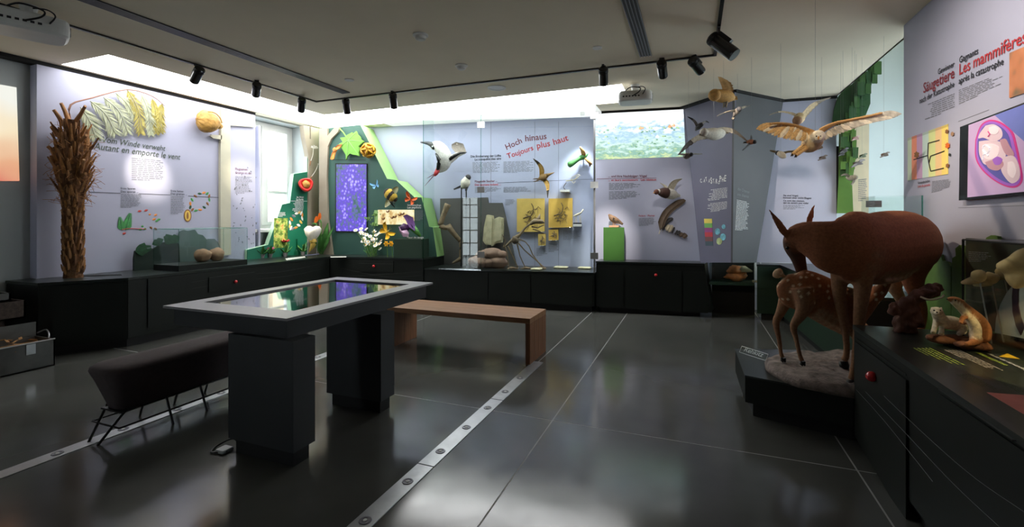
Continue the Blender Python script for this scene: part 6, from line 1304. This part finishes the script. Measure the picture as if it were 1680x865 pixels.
fw_ = thing('fawn', 'small spotted fawn suckling under the doe, seen from its rump', 'fawn', Z(1320, 600, PZ+.06))
fo = organic(b, 'body', 'fur', fw_, .009, 6)
fo_w = base(fw_)
def on_back(p):
    p = p+fo_w; return p.z > .86-.0 and p.z < 1.16
spots(fo, on_back, 70, .0105, s2l(214, 190, 156), 4)
for (u, v, d) in ((1317, 598, 3.38), (1285, 592, 3.55)):
    c_ = D(u, v, d); q = MB()
    for s_ in (-1, 1): q.tube([c_+RT*.008*s_+UP*.02, c_+RT*.009*s_, c_+RT*.008*s_-FW*.012-UP*.006], [.012, .012, .005], 7)
    q.build('hoof', 'hoof', fw_, smooth=True)
# ---- sandy base
mat('sand', s2l(136, 122, 114), .95, var=.5, scale=14, bump=.5, bscale=60)
op = [(1255, 601), (1262, 613), (1300, 633), (1342, 643), (1399, 653.5)]; pts = [Z(u, v, PZ+.001) for u, v in op]+[V((1.15, 3.72, PZ)), V((1.62, 3.75, PZ)), V((1.66, 4.7, PZ)), V((1.2, 4.7, PZ)), Z(1345, 590, PZ), Z(1285, 592, PZ)]
cen = sum(pts, V())/len(pts); b = MB(); b.col = s2l(150, 132, 122)
cv = curve(pts+[pts[0]], 5)[:-1]; n_ = len(cv)
rings = []
for f, h in ((0, 0), (.0, .03), (.02, .06), (.06, .075), (.14, .08), (.3, .082), (.5, .084), (.75, .086)):
    rings.append([V((p.x+(cen.x-p.x)*f+.012*mnoise.noise(p*9+V((0, 0, h*40))), p.y+(cen.y-p.y)*f+.012*mnoise.noise(p*9+V((3, 0, h*40))), PZ+.0008+h+(0 if h < .05 else .022*mnoise.noise(V((p.x*9, p.y*9, f*14)))))) for p in cv])
b.loft(rings); single(b, 'sand_base', 'sand', 'rough sandy ground slab under the hooves of doe and fawn', 'ground', (cen.x, cen.y, PZ), smooth=True)
# ---- stump
mat('old_wood', s2l(96, 58, 44), .8, var=.4, scale=12, bump=.6, bscale=24, stretch=(1, 1, .35))
sb = Z(1485, 543, .789); b = MB(); b.col = (1, .99, 1)
b.tube([D(1484, 545, 2.9), D(1485, 515, 2.9), D(1488, 497, 2.92)], [(.075, .065), (.055, .055), (.06, .05)], 12, smooth=2); b.tube([D(1467, 515, 2.88), D(1466, 503, 2.87), D(1465, 496, 2.87)], [.034, .026, .014], 9)
b.tube([D(1488, 500, 2.90), D(1503, 488, 2.90), D(1520, 480, 2.92), D(1540, 472, 2.94)], [.045, .038, .045, .03], 10, smooth=2); b.tube([D(1520, 478, 2.92), D(1540, 480, 2.92)], [.05, .02], 8); b.tube([D(1482, 500, 2.90), D(1486, 488, 2.90)], [.03, .02], 8); b.tube([D(1497, 500, 2.90), D(1505, 520, 2.88), D(1504, 534, 2.86)], [.035, .03, .04], 9)
o = organic(b, 'wood_stump', 'old_wood', None, .01, 3, 'dark red-brown gnarled wood stump on the far end of the right counter', 'stump', (sb.x, sb.y, .789))
for v in o.data.vertices:
    k = mnoise.noise(v.co*34)*.014; v.co += v.normal*k
    if v.co.z < 0: v.co.z = 0
MB().tube(curve([D(1510, 487, 2.85), D(1525, 492, 2.82), D(1543, 489, 2.82), D(1549, 484, 2.82)], 4), .006, 5).build('thin_twig', 'bone_pale', o)
# ---- ermine and stoat
EW = s2l(214, 204, 182); b = MB(); b.col = EW; d = 2.62
legpath(b, [(1581, 541, d+.04, .022), (1574, 534, d+.03, .036), (1561, 530, d+.02, .04), (1548, 528, d, .036), (1541, 521, d-.01, .031), (1538, 513, d-.02, .028)])
b.ball(D(1537, 511.5, d-.03), (.029, .031, .027), 14, 10); b.ball(D(1537.5, 514.5, d-.056), (.013, .014, .011), 10, 8)
for u, v in ((1529.5, 506.5), (1544, 506.5)): b.ball(D(u, v, d-.02), (.009, .006, .011), 8, 6)
for q in (((1537, 527, d-.01, .018), (1533, 539, d-.03, .013), (1531, 547, d-.05, .014)), ((1545, 530, d, .018), (1545, 540, d-.02, .013), (1544, 549, d-.04, .014)), ((1574, 535, d+.02, .024), (1578, 543, d, .016), (1573, 549, d-.02, .013)), ((1578, 534, d+.06, .022), (1582, 542, d+.06, .015), (1580, 548, d+.05, .012))): legpath(b, q)
er = thing('ermine', 'small white ermine with black eyes on a piece of brown bark', 'ermine', Z(1553, 551, .83)); organic(b, 'body', 'fur', er, .0055, 4)
for u, v in ((1532.5, 509.5), (1542.5, 509.5)): MB().ball(D(u, v, d-.054), .0045, 8, 6).build('eye', 'eye_black', er)
MB().ball(D(1537.3, 512.6, d-.068), .004, 8, 6).build('nose', 'eye_black', er)
mat('bark_brown', s2l(108, 68, 46), .8, var=.35, scale=20, bump=.5, bscale=30)
b = MB(); b.col = (1, .99, 1); b.tube([D(1521, 550, 2.6), D(1535, 553, 2.6), D(1556, 554, 2.61), D(1575, 553, 2.64), D(1588, 554, 2.68)], [(.012, .012), (.055, .024), (.06, .024), (.06, .022), (.02, .012)], 10, smooth=3)
bk_ = Z(1553, 560, .789); zmin = min(p.z for p in b.v); b.v = [p+V((0, 0, .7895-zmin)) for p in b.v]; single(b, 'bark_piece', 'bark_brown', 'flat piece of brown bark carrying the white ermine', 'bark', bk_, smooth=True)
SB = s2l(150, 96, 58); b = MB(); b.col = SB; d = 2.5
legpath(b, [(1606, 561, d+.02, .03), (1607, 553, d+.02, .046), (1610, 540, d+.01, .042), (1604, 526, d, .035), (1592, 514, d-.01, .029), (1582, 505, d-.02, .025), (1575, 499, d-.02, .024)])
b.tube([D(1576, 500, d-.02), D(1570, 495, d-.03), D(1561, 491.5, d-.04), D(1555, 491, d-.05)], [.024, .024, .016, .007], 12, smooth=2)
for u, v in ((1573, 491), (1580, 494)): b.ball(D(u, v, d-.02), (.009, .007, .01), 8, 6)
b.col = s2l(224, 208, 180); legpath(b, [(1600, 552, d-.03, .026), (1600, 538, d-.035, .026), (1594, 526, d-.04, .022), (1583, 514, d-.04, .018), (1573, 504, d-.045, .015), (1562, 496, d-.05, .01)])
b.col = SB
for q in (((1590, 518, d-.03, .016), (1579, 522, d-.06, .012), (1576, 531, d-.08, .009)), ((1594, 518, d+.02, .016), (1584, 524, d, .012), (1580, 533, d-.01, .009)), ((1602, 556, d-.02, .03), (1596, 562, d-.05, .018), (1585, 565, d-.07, .011)), ((1610, 556, d+.04, .028), (1606, 564, d+.02, .016), (1594, 568, d, .011)), ((1612, 560, d+.05, .014), (1620, 566, d+.06, .012), (1627, 569, d+.06, .006))): legpath(b, q)
so_ = thing('stoat', 'brown stoat with white throat sitting upright beside the ermine', 'stoat', Z(1602, 567, .82)); organic(b, 'body', 'fur', so_, .0055, 4)
MB().ball(D(1567.5, 493, d-.055), .0042, 8, 6).build('eye', 'eye_black', so_); MB().ball(D(1554, 490.8, d-.052), .004, 8, 6).build('nose', 'eye_black', so_)
b = MB(); b.col = (1, .99, 1)
for p in (((1571, 567, .02), (1585, 567, .03), (1600, 570, .035)), ((1600, 570, .035), (1612, 570, .035), (1622, 572, .018)), ((1590, 571, .022), (1580, 572, .012))): b.tube([D(u, v, 2.5) for u, v, _ in p], [(r*1.4, r*.6) for *_, r in p], 9, smooth=2)
zmin = min(p.z for p in b.v); b.v = [p+V((0, 0, .7895-zmin)) for p in b.v]
single(b, 'root_piece', 'bark_brown', 'low gnarled root under the brown stoat', 'root', Z(1600, 573, .789), smooth=True)
# ================================================================ birds
def wingsheet(b, lead, trail, d0, d1, n=14, t=.008, notch=.12, camber=.03, tipcol=None):
    """lead and trail: pixel points from root to tip; d0, d1 the depth at root and tip"""
    k = len(lead); L_ = curve([D(u, v, d0+(d1-d0)*i/(k-1)) for i, (u, v) in enumerate(lead)], 5); T_ = curve([D(u, v, d0+(d1-d0)*i/(k-1)+.02) for i, (u, v) in enumerate(trail)], 5)
    m_ = len(L_); rows = []
    for i in range(m_):
        a, e_ = L_[i], T_[i]; e_ = e_.lerp(a, notch*(i % 2)) if 0 < i < m_-1 else e_; c_ = (e_-a).length*camber*3
        rows.append([a, a.lerp(e_, .33)-FW*c_, a.lerp(e_, .66)-FW*c_*.7, e_])
    c0 = b.col
    if tipcol:
        h = int(m_*.62); b.sheet(rows[:h+1], lambda i, j: t*(1.2, 1, .6, .25)[j]); b.col = tipcol; b.sheet(rows[h:], lambda i, j: t*(1, .8, .5, .25)[j]); b.col = c0
    else: b.sheet(rows, lambda i, j: t*(1.2, 1, .6, .25)[j])
    return b
def wire(parent, p, top=3.3):
    MB().tube([V(p), V((p.x, p.y, top))], .0007, 4).build('hanging_wire', 'grey_plastic', parent)
def bird(kind, label, d, body, wings, cols, tail=None, beak=None, group=None, hang=True, plane=None, extra=None):
    """body: (u, v, depth offset, radius) from tail root to head; wings: (lead, trail, tip depth offset)"""
    b = MB(); b.col = cols[0]; b.tube([D(u, v, d+q) for u, v, q, r in body], [r for *_, r in body], 12, smooth=3)
    if len(cols) > 2:
        u, v, q, r = body[-1]; b.col = cols[2]; b.ball(D(u, v, d+q), r*1.25, 10, 8)
    b.col = cols[1]
    for w_ in wings: wingsheet(b, w_[0], w_[1], d, d+w_[2], tipcol=cols[3] if len(cols) > 3 else None)
    if tail:
        b.col = cols[4] if len(cols) > 4 else cols[1]; q = [D(u, v, d+(body[0][2])) for u, v in tail]; b.sheet([[q[0], (q[0]+q[1])/2, q[1]], [q[3], (q[2]+q[3])/2, q[2]]], .008)
    u, v, q, r = body[len(body)//2]; c_ = D(u, v, d+q)
    t = thing(kind, label, 'bird', c_, group); b.build('body', 'plumage', t, smooth=True)
    if beak: p = D(*beak[0], d+body[-1][2]); e_ = D(*beak[1], d+body[-1][2]-.02); MB().tube([p, e_], [body[-1][3]*.45, .002], 7).build('beak', beak[2] if len(beak) > 2 else 'ochre', t)
    if hang: wire(t, c_)
    if plane is not None: MB().tube([c_, c_-plane.n*((c_-plane.p0).dot(plane.n))], .006, 6).build('wall_pin', 'steel', t)
    return t
WH, TAN, DK, GR = s2l(222, 216, 200), s2l(190, 150, 96), s2l(58, 56, 58), s2l(150, 146, 138)
# big white owl: wings of separate feathers
d = 3.6; ow = thing('white_owl', 'large white owl with spread wings gliding above the deer', 'bird', D(1330, 232, d))
b = MB(); b.col = s2l(214, 190, 150); b.tube([D(1322, 246, d+.12), D(1327, 240, d+.08), D(1334, 232, d+.02), D(1339, 227, d-.03), D(1342, 224, d-.06)], [.03, .06, .07, .055, .05], 14, smooth=3)
b.col = s2l(244, 238, 222); b.ball(D(1342.5, 223.5, d-.08), (.046, .046, .046), 20, 14); b.ball(D(1340.3, 223.5, d-.115), (.024, .014, .034), 16, 12); b.ball(D(1345.2, 223.5, d-.115), (.024, .014, .034), 16, 12)
b.col = TAN
wingsheet(b, ((1336, 214), (1326, 210), (1304, 203.5), (1284, 200.5), (1262, 202)), ((1330, 226), (1320, 217), (1303, 209.5), (1283, 205.5), (1262, 204.5)), d, d-.1, t=.018, notch=0)
wingsheet(b, ((1343, 213), (1348, 209), (1369, 200.5), (1396, 195), (1424, 189.5), (1448, 184)), ((1350, 222), (1355, 215), (1370, 206), (1396, 199.5), (1424, 193), (1447, 187)), d, d-.05, t=.018, notch=0)
organic(b, 'body', 'plumage', ow, .006, 2)
mat('pale_feather', s2l(232, 222, 198), .65, var=.2, scale=30); mat('flight_feather', s2l(206, 170, 116), .6, var=.3, scale=24, stretch=(4, 4, 4)); mat('grey_feather', s2l(190, 184, 168), .65, var=.3, scale=30); mat('tail_feather', s2l(150, 140, 118), .65, var=.3, scale=24)
def owlfeathers(roots, tips, w_, m_, dd):
    for k, (p, q) in enumerate(zip(roots, tips)): leaf3(MB(), D(*p, d+dd), D(*q, d+dd-.012*(k % 2)), w_, -FW+UP*.2, .003, seg=5).build('wing_feather', m_ if k % 3 else 'pale_feather', ow)
def along(pl_, n): 
    c_ = curve([V((u, v, 0)) for u, v in pl_], 12); return [(c_[round(i*(len(c_)-1)/(n-1))].x, c_[round(i*(len(c_)-1)/(n-1))].y) for i in range(n)]
owlfeathers(along(((1324, 218), (1304, 208), (1284, 202), (1264, 202)), 20), along(((1319, 232), (1300, 230), (1278, 226), (1255, 217), (1241, 212)), 20), .042, 'flight_feather', -.04)
owlfeathers(along(((1352, 219), (1369, 208), (1396, 200), (1424, 191), (1450, 184)), 26), along(((1352, 231), (1370, 223), (1393, 214), (1418, 205), (1440, 199), (1464, 194), (1479, 187)), 26), .042, 'grey_feather', -.02)
for k, q in enumerate(((1314, 249), (1322, 248), (1331, 247), (1340, 245), (1350, 242))): leaf3(MB(), D(1328, 238, d+.05), D(*q, d+.1), .055, -FW, .004, seg=4).build('tail_feather', 'tail_feather', ow)
for (a, e_) in (((1318, 240), (1300, 253)), ((1322, 243), (1306, 255))):
    MB().tube([D(*a, d+.03), D(*e_, d)], [.02, .012], 8).build('leg', 'flight_feather', ow)
    for k in range(3): MB().tube([D(*e_, d), D(e_[0]-3+2*k, e_[1]+3.5, d-.01)], [.007, .002], 5).build('talon', 'hoof', ow)
for u in (1339.5, 1346): MB().ball(D(u, 223.5, d-.127), .0055, 8, 6).build('eye', 'eye_black', ow)
MB().tube([D(1342.7, 224, d-.122), D(1342.7, 229, d-.135)], [.009, .003], 6).build('beak', 'ochre', ow)
wire(ow, D(1337.6, 214, d+.02))
# the flock over the corner
bird('gull', 'big pale gull with long drooping wings before the landscape projection', 5.6, [(1188, 217, .12, .02), (1182, 219, .08, .06), (1171, 220, 0, .075), (1160, 218.5, -.06, .055), (1155, 217, -.1, .04)], [(((1166, 213), (1155, 216), (1142, 223), (1126, 235), (1112.5, 254)), ((1166, 226), (1158, 229), (1147, 231), (1132, 240), (1114, 254)), -.25), (((1172, 213), (1180, 209.5), (1192, 209), (1207, 214), (1228, 232)), ((1178, 222), (1186, 219), (1195, 217.5), (1209, 222), (1228.5, 235)), .15)], (WH, s2l(172, 160, 140), WH, s2l(90, 80, 70)), ((1186, 215), (1187, 220), (1196, 219), (1194, 214)), ((1153, 217), (1150, 219)))
bt_ = bird('tawny_owl', 'golden brown owl with raised wing and dangling feet high by the ceiling edge', 5.3, [(1204, 160, .06, .02), (1197, 159, .03, .06), (1187, 158, 0, .075), (1178, 156.5, -.03, .07), (1172.5, 156, -.06, .055)], [(((1186, 152), (1184, 142), (1180, 132), (1178, 126)), ((1203, 154), (1204, 147), (1200, 136), (1184, 127)), -.1), (((1190, 160), (1198, 158), (1208, 159)), ((1188, 166), (1198, 167), (1209, 164)), .25)], (s2l(206, 160, 90), s2l(196, 156, 96), s2l(206, 160, 90)), ((1202, 157), (1203, 163), (1210, 164), (1209, 158)))
for u in (1189, 1193): MB().tube([D(u, 162, 5.3), D(u-1, 170, 5.28), D(u-2, 176, 5.25)], [.02, .012, .008], 7).build('leg', 'tail_feather', bt_)
bird('tern', 'dark bird with raised curved wings, upper left of the flock', 5.8, [(1142, 212, .08, .008), (1144, 210, .05, .03), (1147, 207, 0, .035), (1150, 205, -.04, .024)], [(((1145, 206), (1142, 199), (1136, 194), (1128, 191.5)), ((1142, 209), (1139, 203), (1134, 197), (1128.5, 192.5)), -.15), (((1148, 205), (1152, 200.5), (1158, 198), (1163, 200.5)), ((1150, 208), (1155, 203), (1159, 201), (1163, 202)), .15)], (s2l(70, 68, 70), s2l(110, 106, 104), s2l(60, 58, 60), DK), ((1141, 210), (1145, 212), (1143, 215), (1140, 214)))
bird('tern', 'slender long-winged bird just below the golden owl', 5.8, [(1203, 192, .1, .006), (1206, 187, .05, .026), (1210, 182, 0, .035), (1213, 179, -.05, .026)], [(((1208, 180), (1198, 181.5), (1186, 185.5), (1175.5, 190.5)), ((1207, 185), (1198, 184), (1187, 187), (1176, 191.5)), -.2), (((1211, 179), (1217, 175.5), (1224, 173.5), (1231, 173)), ((1213, 183), (1219, 179), (1225, 176), (1231, 174)), .2)], (s2l(120, 110, 100), s2l(150, 136, 116), DK, s2l(100, 94, 88)), ((1204, 188), (1207, 190), (1203, 196), (1200, 195)))
bird('swallow', 'small black and rusty bird in front of the dark panel crease', 5.2, [(1225, 233, .05, .008), (1229, 233, .02, .025), (1233, 233, 0, .028), (1238, 233, -.03, .018)], [(((1231, 231), (1231, 227), (1232.5, 221.5)), ((1234.5, 231), (1234.5, 227), (1233.5, 222)), .1), (((1229, 234), (1225, 239), (1218, 247)), ((1232, 236), (1228, 240), (1219, 247)), -.1)], (s2l(190, 130, 100), DK, DK), ((1226, 232), (1227, 235), (1219, 235.5), (1220, 233)))
bird('swallow', 'small grey bird flying below the left wing of the big gull', 5.7, [(1121, 257, .05, .008), (1125, 256.5, .02, .035), (1130, 255, 0, .032), (1134, 253.5, -.03, .02)], [(((1128, 253), (1122, 252), (1117, 252), (1112, 253)), ((1126, 257), (1121, 255.5), (1116, 254.5), (1112, 254)), -.15), (((1132, 252), (1138, 251.5), (1145, 252), (1152, 252.5)), ((1132, 256), (1138, 254), (1145, 253.5), (1152, 253)), .15)], (s2l(120, 112, 104), s2l(150, 144, 134), DK), None)
bird('gull', 'tan gull with raised wings hanging behind the white owl', 5.9, [(1313, 188, .12, .02), (1312, 192, .06, .06), (1311, 195, 0, .065), (1308, 198, -.06, .045)], [(((1309, 188), (1298, 184), (1283, 182), (1272, 184), (1262, 188.5)), ((1308, 193), (1297, 188), (1284, 185), (1273, 186), (1262.5, 189.5)), -.2), (((1314, 188), (1320, 181), (1330, 171), (1345, 164), (1363, 159.5)), ((1318, 197), (1325, 190), (1336, 178), (1348, 168), (1363, 161)), .2)], (s2l(196, 170, 130), s2l(180, 158, 124), s2l(150, 110, 80), s2l(110, 98, 84)), None, ((1307, 199), (1305, 202)))
bird('duck', 'small duck-like bird with a white belly below the left wing of the white owl', 4.8, [(1288, 258, -.05, .012), (1285, 256, -.02, .03), (1281, 253, 0, .032), (1276, 251, .03, .02)], [(((1280, 251), (1274, 248), (1268, 247), (1263, 247)), ((1278, 254), (1273, 252), (1268, 250), (1263, 248)), .1), (((1283, 250), (1292, 248), (1302, 247), (1313, 243)), ((1284, 254), (1293, 251), (1303, 250), (1312, 246)), -.1)], (WH, s2l(130, 110, 84), DK), None)
for k, (u, v, s_, dd, lb, c_) in enumerate(((1350, 259, 1, 5.2, 'tiny brown bat-winged bird under the tail of the white owl', s2l(90, 66, 50)), (1452, 254, 1, 4.6, 'tiny pale bird alone before the bright niche wall', s2l(130, 110, 96)), (1385, 247, 1, 5.0, 'tiny dark swift at the left edge of the green tree', DK), (1381, 253, .8, 5.3, 'tiny black swift just below another by the green tree', DK), (1416, 256, .9, 5.2, 'tiny greenish bird at the right edge of the green tree', s2l(84, 96, 64)), (1408, 268, 1.5, 5.1, 'tiny long-winged bird spread across the green tree trunk', s2l(130, 120, 120)), (1404, 227, .9, 5.0, 'tiny pink and grey bird under the right wing of the white owl', s2l(190, 150, 140)))):
    bird('small_bird', lb, dd, [(u+5*s_, v+1, .03, .004), (u+2*s_, v, .01, .016), (u-2*s_, v, 0, .018), (u-4*s_, v+.3, -.02, .012)], [(((u-1*s_, v-1), (u+3*s_, v-4.5*s_), (u+7*s_, v-4*s_)), ((u+3*s_, v+1), (u+5*s_, v-2*s_), (u+7.5*s_, v-3.2*s_)), .1), (((u-2*s_, v), (u-5*s_, v+1.5*s_), (u-8*s_, v+4*s_)), ((u+1*s_, v+2), (u-3*s_, v+3.5*s_), (u-8*s_, v+5*s_)), -.1)], (c_, c_, c_), None)
bird('small_dove', 'pale dove-like bird fluttering before the green tree trunk', 4.9, [(1388, 291, .05, .008), (1393, 292, .02, .025), (1398, 292, 0, .028), (1403, 291, -.03, .02)], [(((1394, 289), (1392, 286), (1386, 285), (1380, 288)), ((1391, 292), (1388, 289), (1384, 288), (1380, 289)), -.1), (((1399, 292), (1399, 297), (1396, 303)), ((1402, 293), (1403, 298), (1398, 303)), .1)], (WH, s2l(196, 180, 164), WH), None)
bird('flying_duck', 'brown-headed duck mounted flying on the white panel', 7.42, [(1113, 321, .06, .02), (1106, 320, .04, .07), (1098, 318, 0, .085), (1089, 316, -.03, .07), (1081, 314.5, -.06, .04), (1077, 315, -.08, .034)], [(((1094, 311), (1099, 301), (1107, 295), (1119, 293)), ((1106, 313), (1109, 306), (1113, 299), (1119, 294)), -.05), (((1092, 312), (1088, 305), (1083, 300.5)), ((1097, 310), (1094, 305), (1086, 301)), .12)], (s2l(200, 194, 184), s2l(176, 168, 150), s2l(96, 56, 40)), ((1111, 319), (1112, 324), (1117, 322), (1114, 318)), ((1075, 315.5), (1071, 317.5)), hang=False, plane=PA)
o_ = [o for o in COL.objects if o.name == 'flying_duck'][0]
b = MB(); b.col = s2l(70, 46, 38); b.tube([D(1093, 317, 7.40), D(1088, 316, 7.37), D(1082, 315, 7.34)], [.088, .078, .05], 12, smooth=2); b.build('dark_breast', 'plumage', o_, smooth=True)
# pigeon on the plinth
pz = q[3].z if False else zt_
pg_ = D(1008, 373, PP_.hit(1007, 373).dot(FW)+.08); dd = (pg_-CAM).dot(FW); pg = thing('pigeon', 'small speckled brown pigeon standing on the tall green plinth', 'bird', V((pg_.x, pg_.y, zt_)))
b = MB(); b.col = s2l(140, 110, 84); b.tube([D(1022, 368, dd), D(1015, 364, dd), D(1009, 361, dd), D(1004, 358, dd), D(1001, 354, dd), D(1000.5, 352, dd)], [.012, .036, .052, .05, .03, .026], 12, smooth=3); b.col = s2l(90, 76, 62); b.sheet([[D(1006, 357, dd-.05), D(1005, 362, dd-.055)], [D(1014, 362, dd-.04), D(1012, 366, dd-.04)], [D(1022, 369, dd-.01), D(1020, 369, dd-.01)]], .008)
b.build('body', 'plumage', pg, smooth=True); MB().tube([D(999.5, 352, dd), D(997.5, 353, dd)], [.008, .002], 6).build('beak', 'ochre', pg)
MB().ball(D(1000, 351.6, dd-.024), .005, 6, 5).build('eye', 'eye_black', pg)
for u in (1006, 1009): MB().tube([D(u, 365, dd), V((D(u, 366, dd).x, D(u, 366, dd).y, zt_+.03))], .006, 6).build('leg', 'ochre', pg)
pw_ = D(1007, 372, dd); mat('pink_wood', s2l(200, 150, 120), .7, var=.1); single(MB().bbox((pw_.x-.07, pw_.y-.05, zt_+.001), (pw_.x+.09, pw_.y+.05, zt_+.032), .005), 'pink_block', 'pink_wood', 'small pinkish wood block under the pigeon', 'block')
# in the case: magpie-like bird, pterosaur, green model, red-tailed bird
dd = 8.3
mg = bird('black_white_bird', 'black and white bird perched upright on a rod in the glass case', dd, [(757, 309, .05, .012), (761, 305, .02, .07), (764, 299, 0, .085), (766, 294, -.02, .06), (768, 291, -.03, .042)], [(((766, 296), (765, 303), (763, 312)), ((770, 298), (769, 306), (765, 316)), -.05)], (WH, DK, DK), ((758, 303), (760, 307), (745, 312), (744, 310)), ((769.5, 291), (771.5, 291.5)), hang=False)
b_ = base(mg)
for u in (757, 765): MB().tube([D(u, 308, dd), V((D(u, 308, dd).x, D(u, 308, dd).y, SZ))], .011, 6).build('support_rod', 'black_metal', mg)
dd = 8.2
pt_ = thing('pterosaur_model', 'brown pterosaur model with narrow spread wings on the case wall', 'model', D(892, 291, dd)); b = MB(); b.col = s2l(130, 100, 56)
b.tube([D(884, 294, dd), D(889, 292, dd-.02), D(894, 290, dd-.04), D(898, 288, dd-.06)], [.02, .06, .055, .03], 10, smooth=2); b.tube([D(897, 288, dd-.06), D(902, 286, dd-.07), D(909.5, 283, dd-.08)], [.035, .02, .004], 8); b.tube([D(899, 287, dd-.06), D(895, 285, dd-.06)], [.02, .004], 6)
b.col = s2l(176, 136, 66); wingsheet(b, ((892, 288), (893, 280), (890, 272), (883, 265), (874.5, 260)), ((885, 292), (885, 284), (884, 275), (880, 268), (875, 261.5)), dd-.02, dd-.15, notch=0, tipcol=s2l(80, 66, 48)); wingsheet(b, ((894, 292), (900, 298), (901.5, 306), (900, 316), (898.5, 325)), ((888, 294), (893, 301), (896, 308), (897, 316), (898, 324)), dd-.02, dd-.15, notch=0, tipcol=s2l(70, 58, 44))
b.col = s2l(100, 80, 60)
for v in (294, 298): b.tube([D(886, 294, dd), D(879, v-.5, dd), D(874.5, v, dd)], [.02, .012, .005], 6)
b.build('body', 'plumage', pt_, smooth=True); MB().tube([D(891, 291, dd), PK.hit(891, 291, 0)], .01, 6).build('wall_pin', 'steel', pt_)
dd = 8.1; gm = thing('green_winged_model', 'green model creature with three paddle-like lobes on the case wall', 'model', D(958, 260, dd)); b = MB(); b.col = s2l(70, 130, 66)
b.tube([D(931.5, 271.5, dd), D(934, 270.5, dd), D(941, 266, dd), D(950, 260.5, dd), D(957, 257.5, dd), D(962, 254.5, dd)], [.015, .055, .05, .04, .05, .03], 10, smooth=2); b.tube([D(961, 256, dd), D(965, 252, dd)], [.03, .004], 7)
b.col = s2l(150, 110, 56); b.tube([D(958, 255, dd-.03), D(956, 249, dd-.05), D(953, 243, dd-.05), D(951, 241, dd-.05)], [(.04, .02), (.06, .025), (.05, .02), (.01, .01)], 10, smooth=2); b.tube([D(960, 260, dd-.03), D(966, 266, dd-.05), D(969, 270, dd-.05), D(967, 273, dd-.05)], [(.04, .02), (.06, .025), (.05, .02), (.01, .01)], 10, smooth=2)
b.build('body', 'plumage', gm, smooth=True); MB().tube([D(957, 258, dd), PK.hit(957, 258, 0)], .01, 6).build('wall_pin', 'steel', gm)
dd = 8.42; rt = thing('red_tailed_bird_model', 'large white bird model with black stripes and red tail streamers in the glass case', 'model', D(722, 262, dd)); b = MB(); b.col = s2l(214, 210, 204)
b.tube([D(708, 240, dd), D(718, 240, dd-.03), D(727, 250, dd-.05), D(730, 262, dd-.03), D(726, 274, dd), D(718, 282, dd)], [.06, .1, .12, .13, .1, .03], 14, smooth=3); b.tube([D(730, 262, dd-.03), D(740, 261, dd-.03), D(751, 254, dd-.03), D(764, 251, dd-.03)], [.1, .07, .045, .015], 10, smooth=2)
b.col = s2l(150, 140, 130); b.sheet([[D(741, 243, dd), D(746, 249, dd), D(752, 254, dd)], [D(741, 237, dd), D(752, 242, dd-.04), D(758, 252, dd)], [D(748, 233, dd), D(760, 236, dd), D(765, 249, dd)]], .012)
b.build('body', 'plumage', rt, smooth=True)
MB().tube([D(690, 233.5, dd-.03), D(702, 235, dd-.04), D(710, 239, dd-.06), D(712, 245, dd-.08)], [.012, .035, .05, .025], 8, smooth=2).build('black_beak_stripe', 'gloss_black', rt, smooth=True)
MB().tube([D(715, 252, dd-.1), D(720, 262, dd-.12), D(719, 274, dd-.08), D(717, 280, dd-.04)], [.015, .04, .035, .02], 8, smooth=2).build('black_side_stripe', 'gloss_black', rt, smooth=True)
MB().tube([D(737, 262, dd-.1), D(745, 256, dd-.09), D(755, 251, dd-.07), D(766, 250, dd-.05)], [.03, .035, .02, .005], 8).build('black_wing_stripe', 'gloss_black', rt, smooth=True)
MB().tube([D(719, 278, dd-.03), D(715, 285, dd-.03), D(713, 289, dd-.02)], [.045, .04, .015], 8).build('red_tail', 'petal_red', rt, smooth=True)
for q_ in ((697, 305), (700, 293)): MB().tube([D(715, 284, dd-.02), D(*q_, dd)], [.012, .003], 5).build('tail_streamer', 'ink_maroon', rt)
MB().ball(D(709.5, 240.5, dd-.1), .016, 8, 6).build('eye', 'ink_white', rt); MB().tube([D(726, 260, dd), PK.hit(726, 260, 0)], .012, 6).build('wall_pin', 'steel', rt)
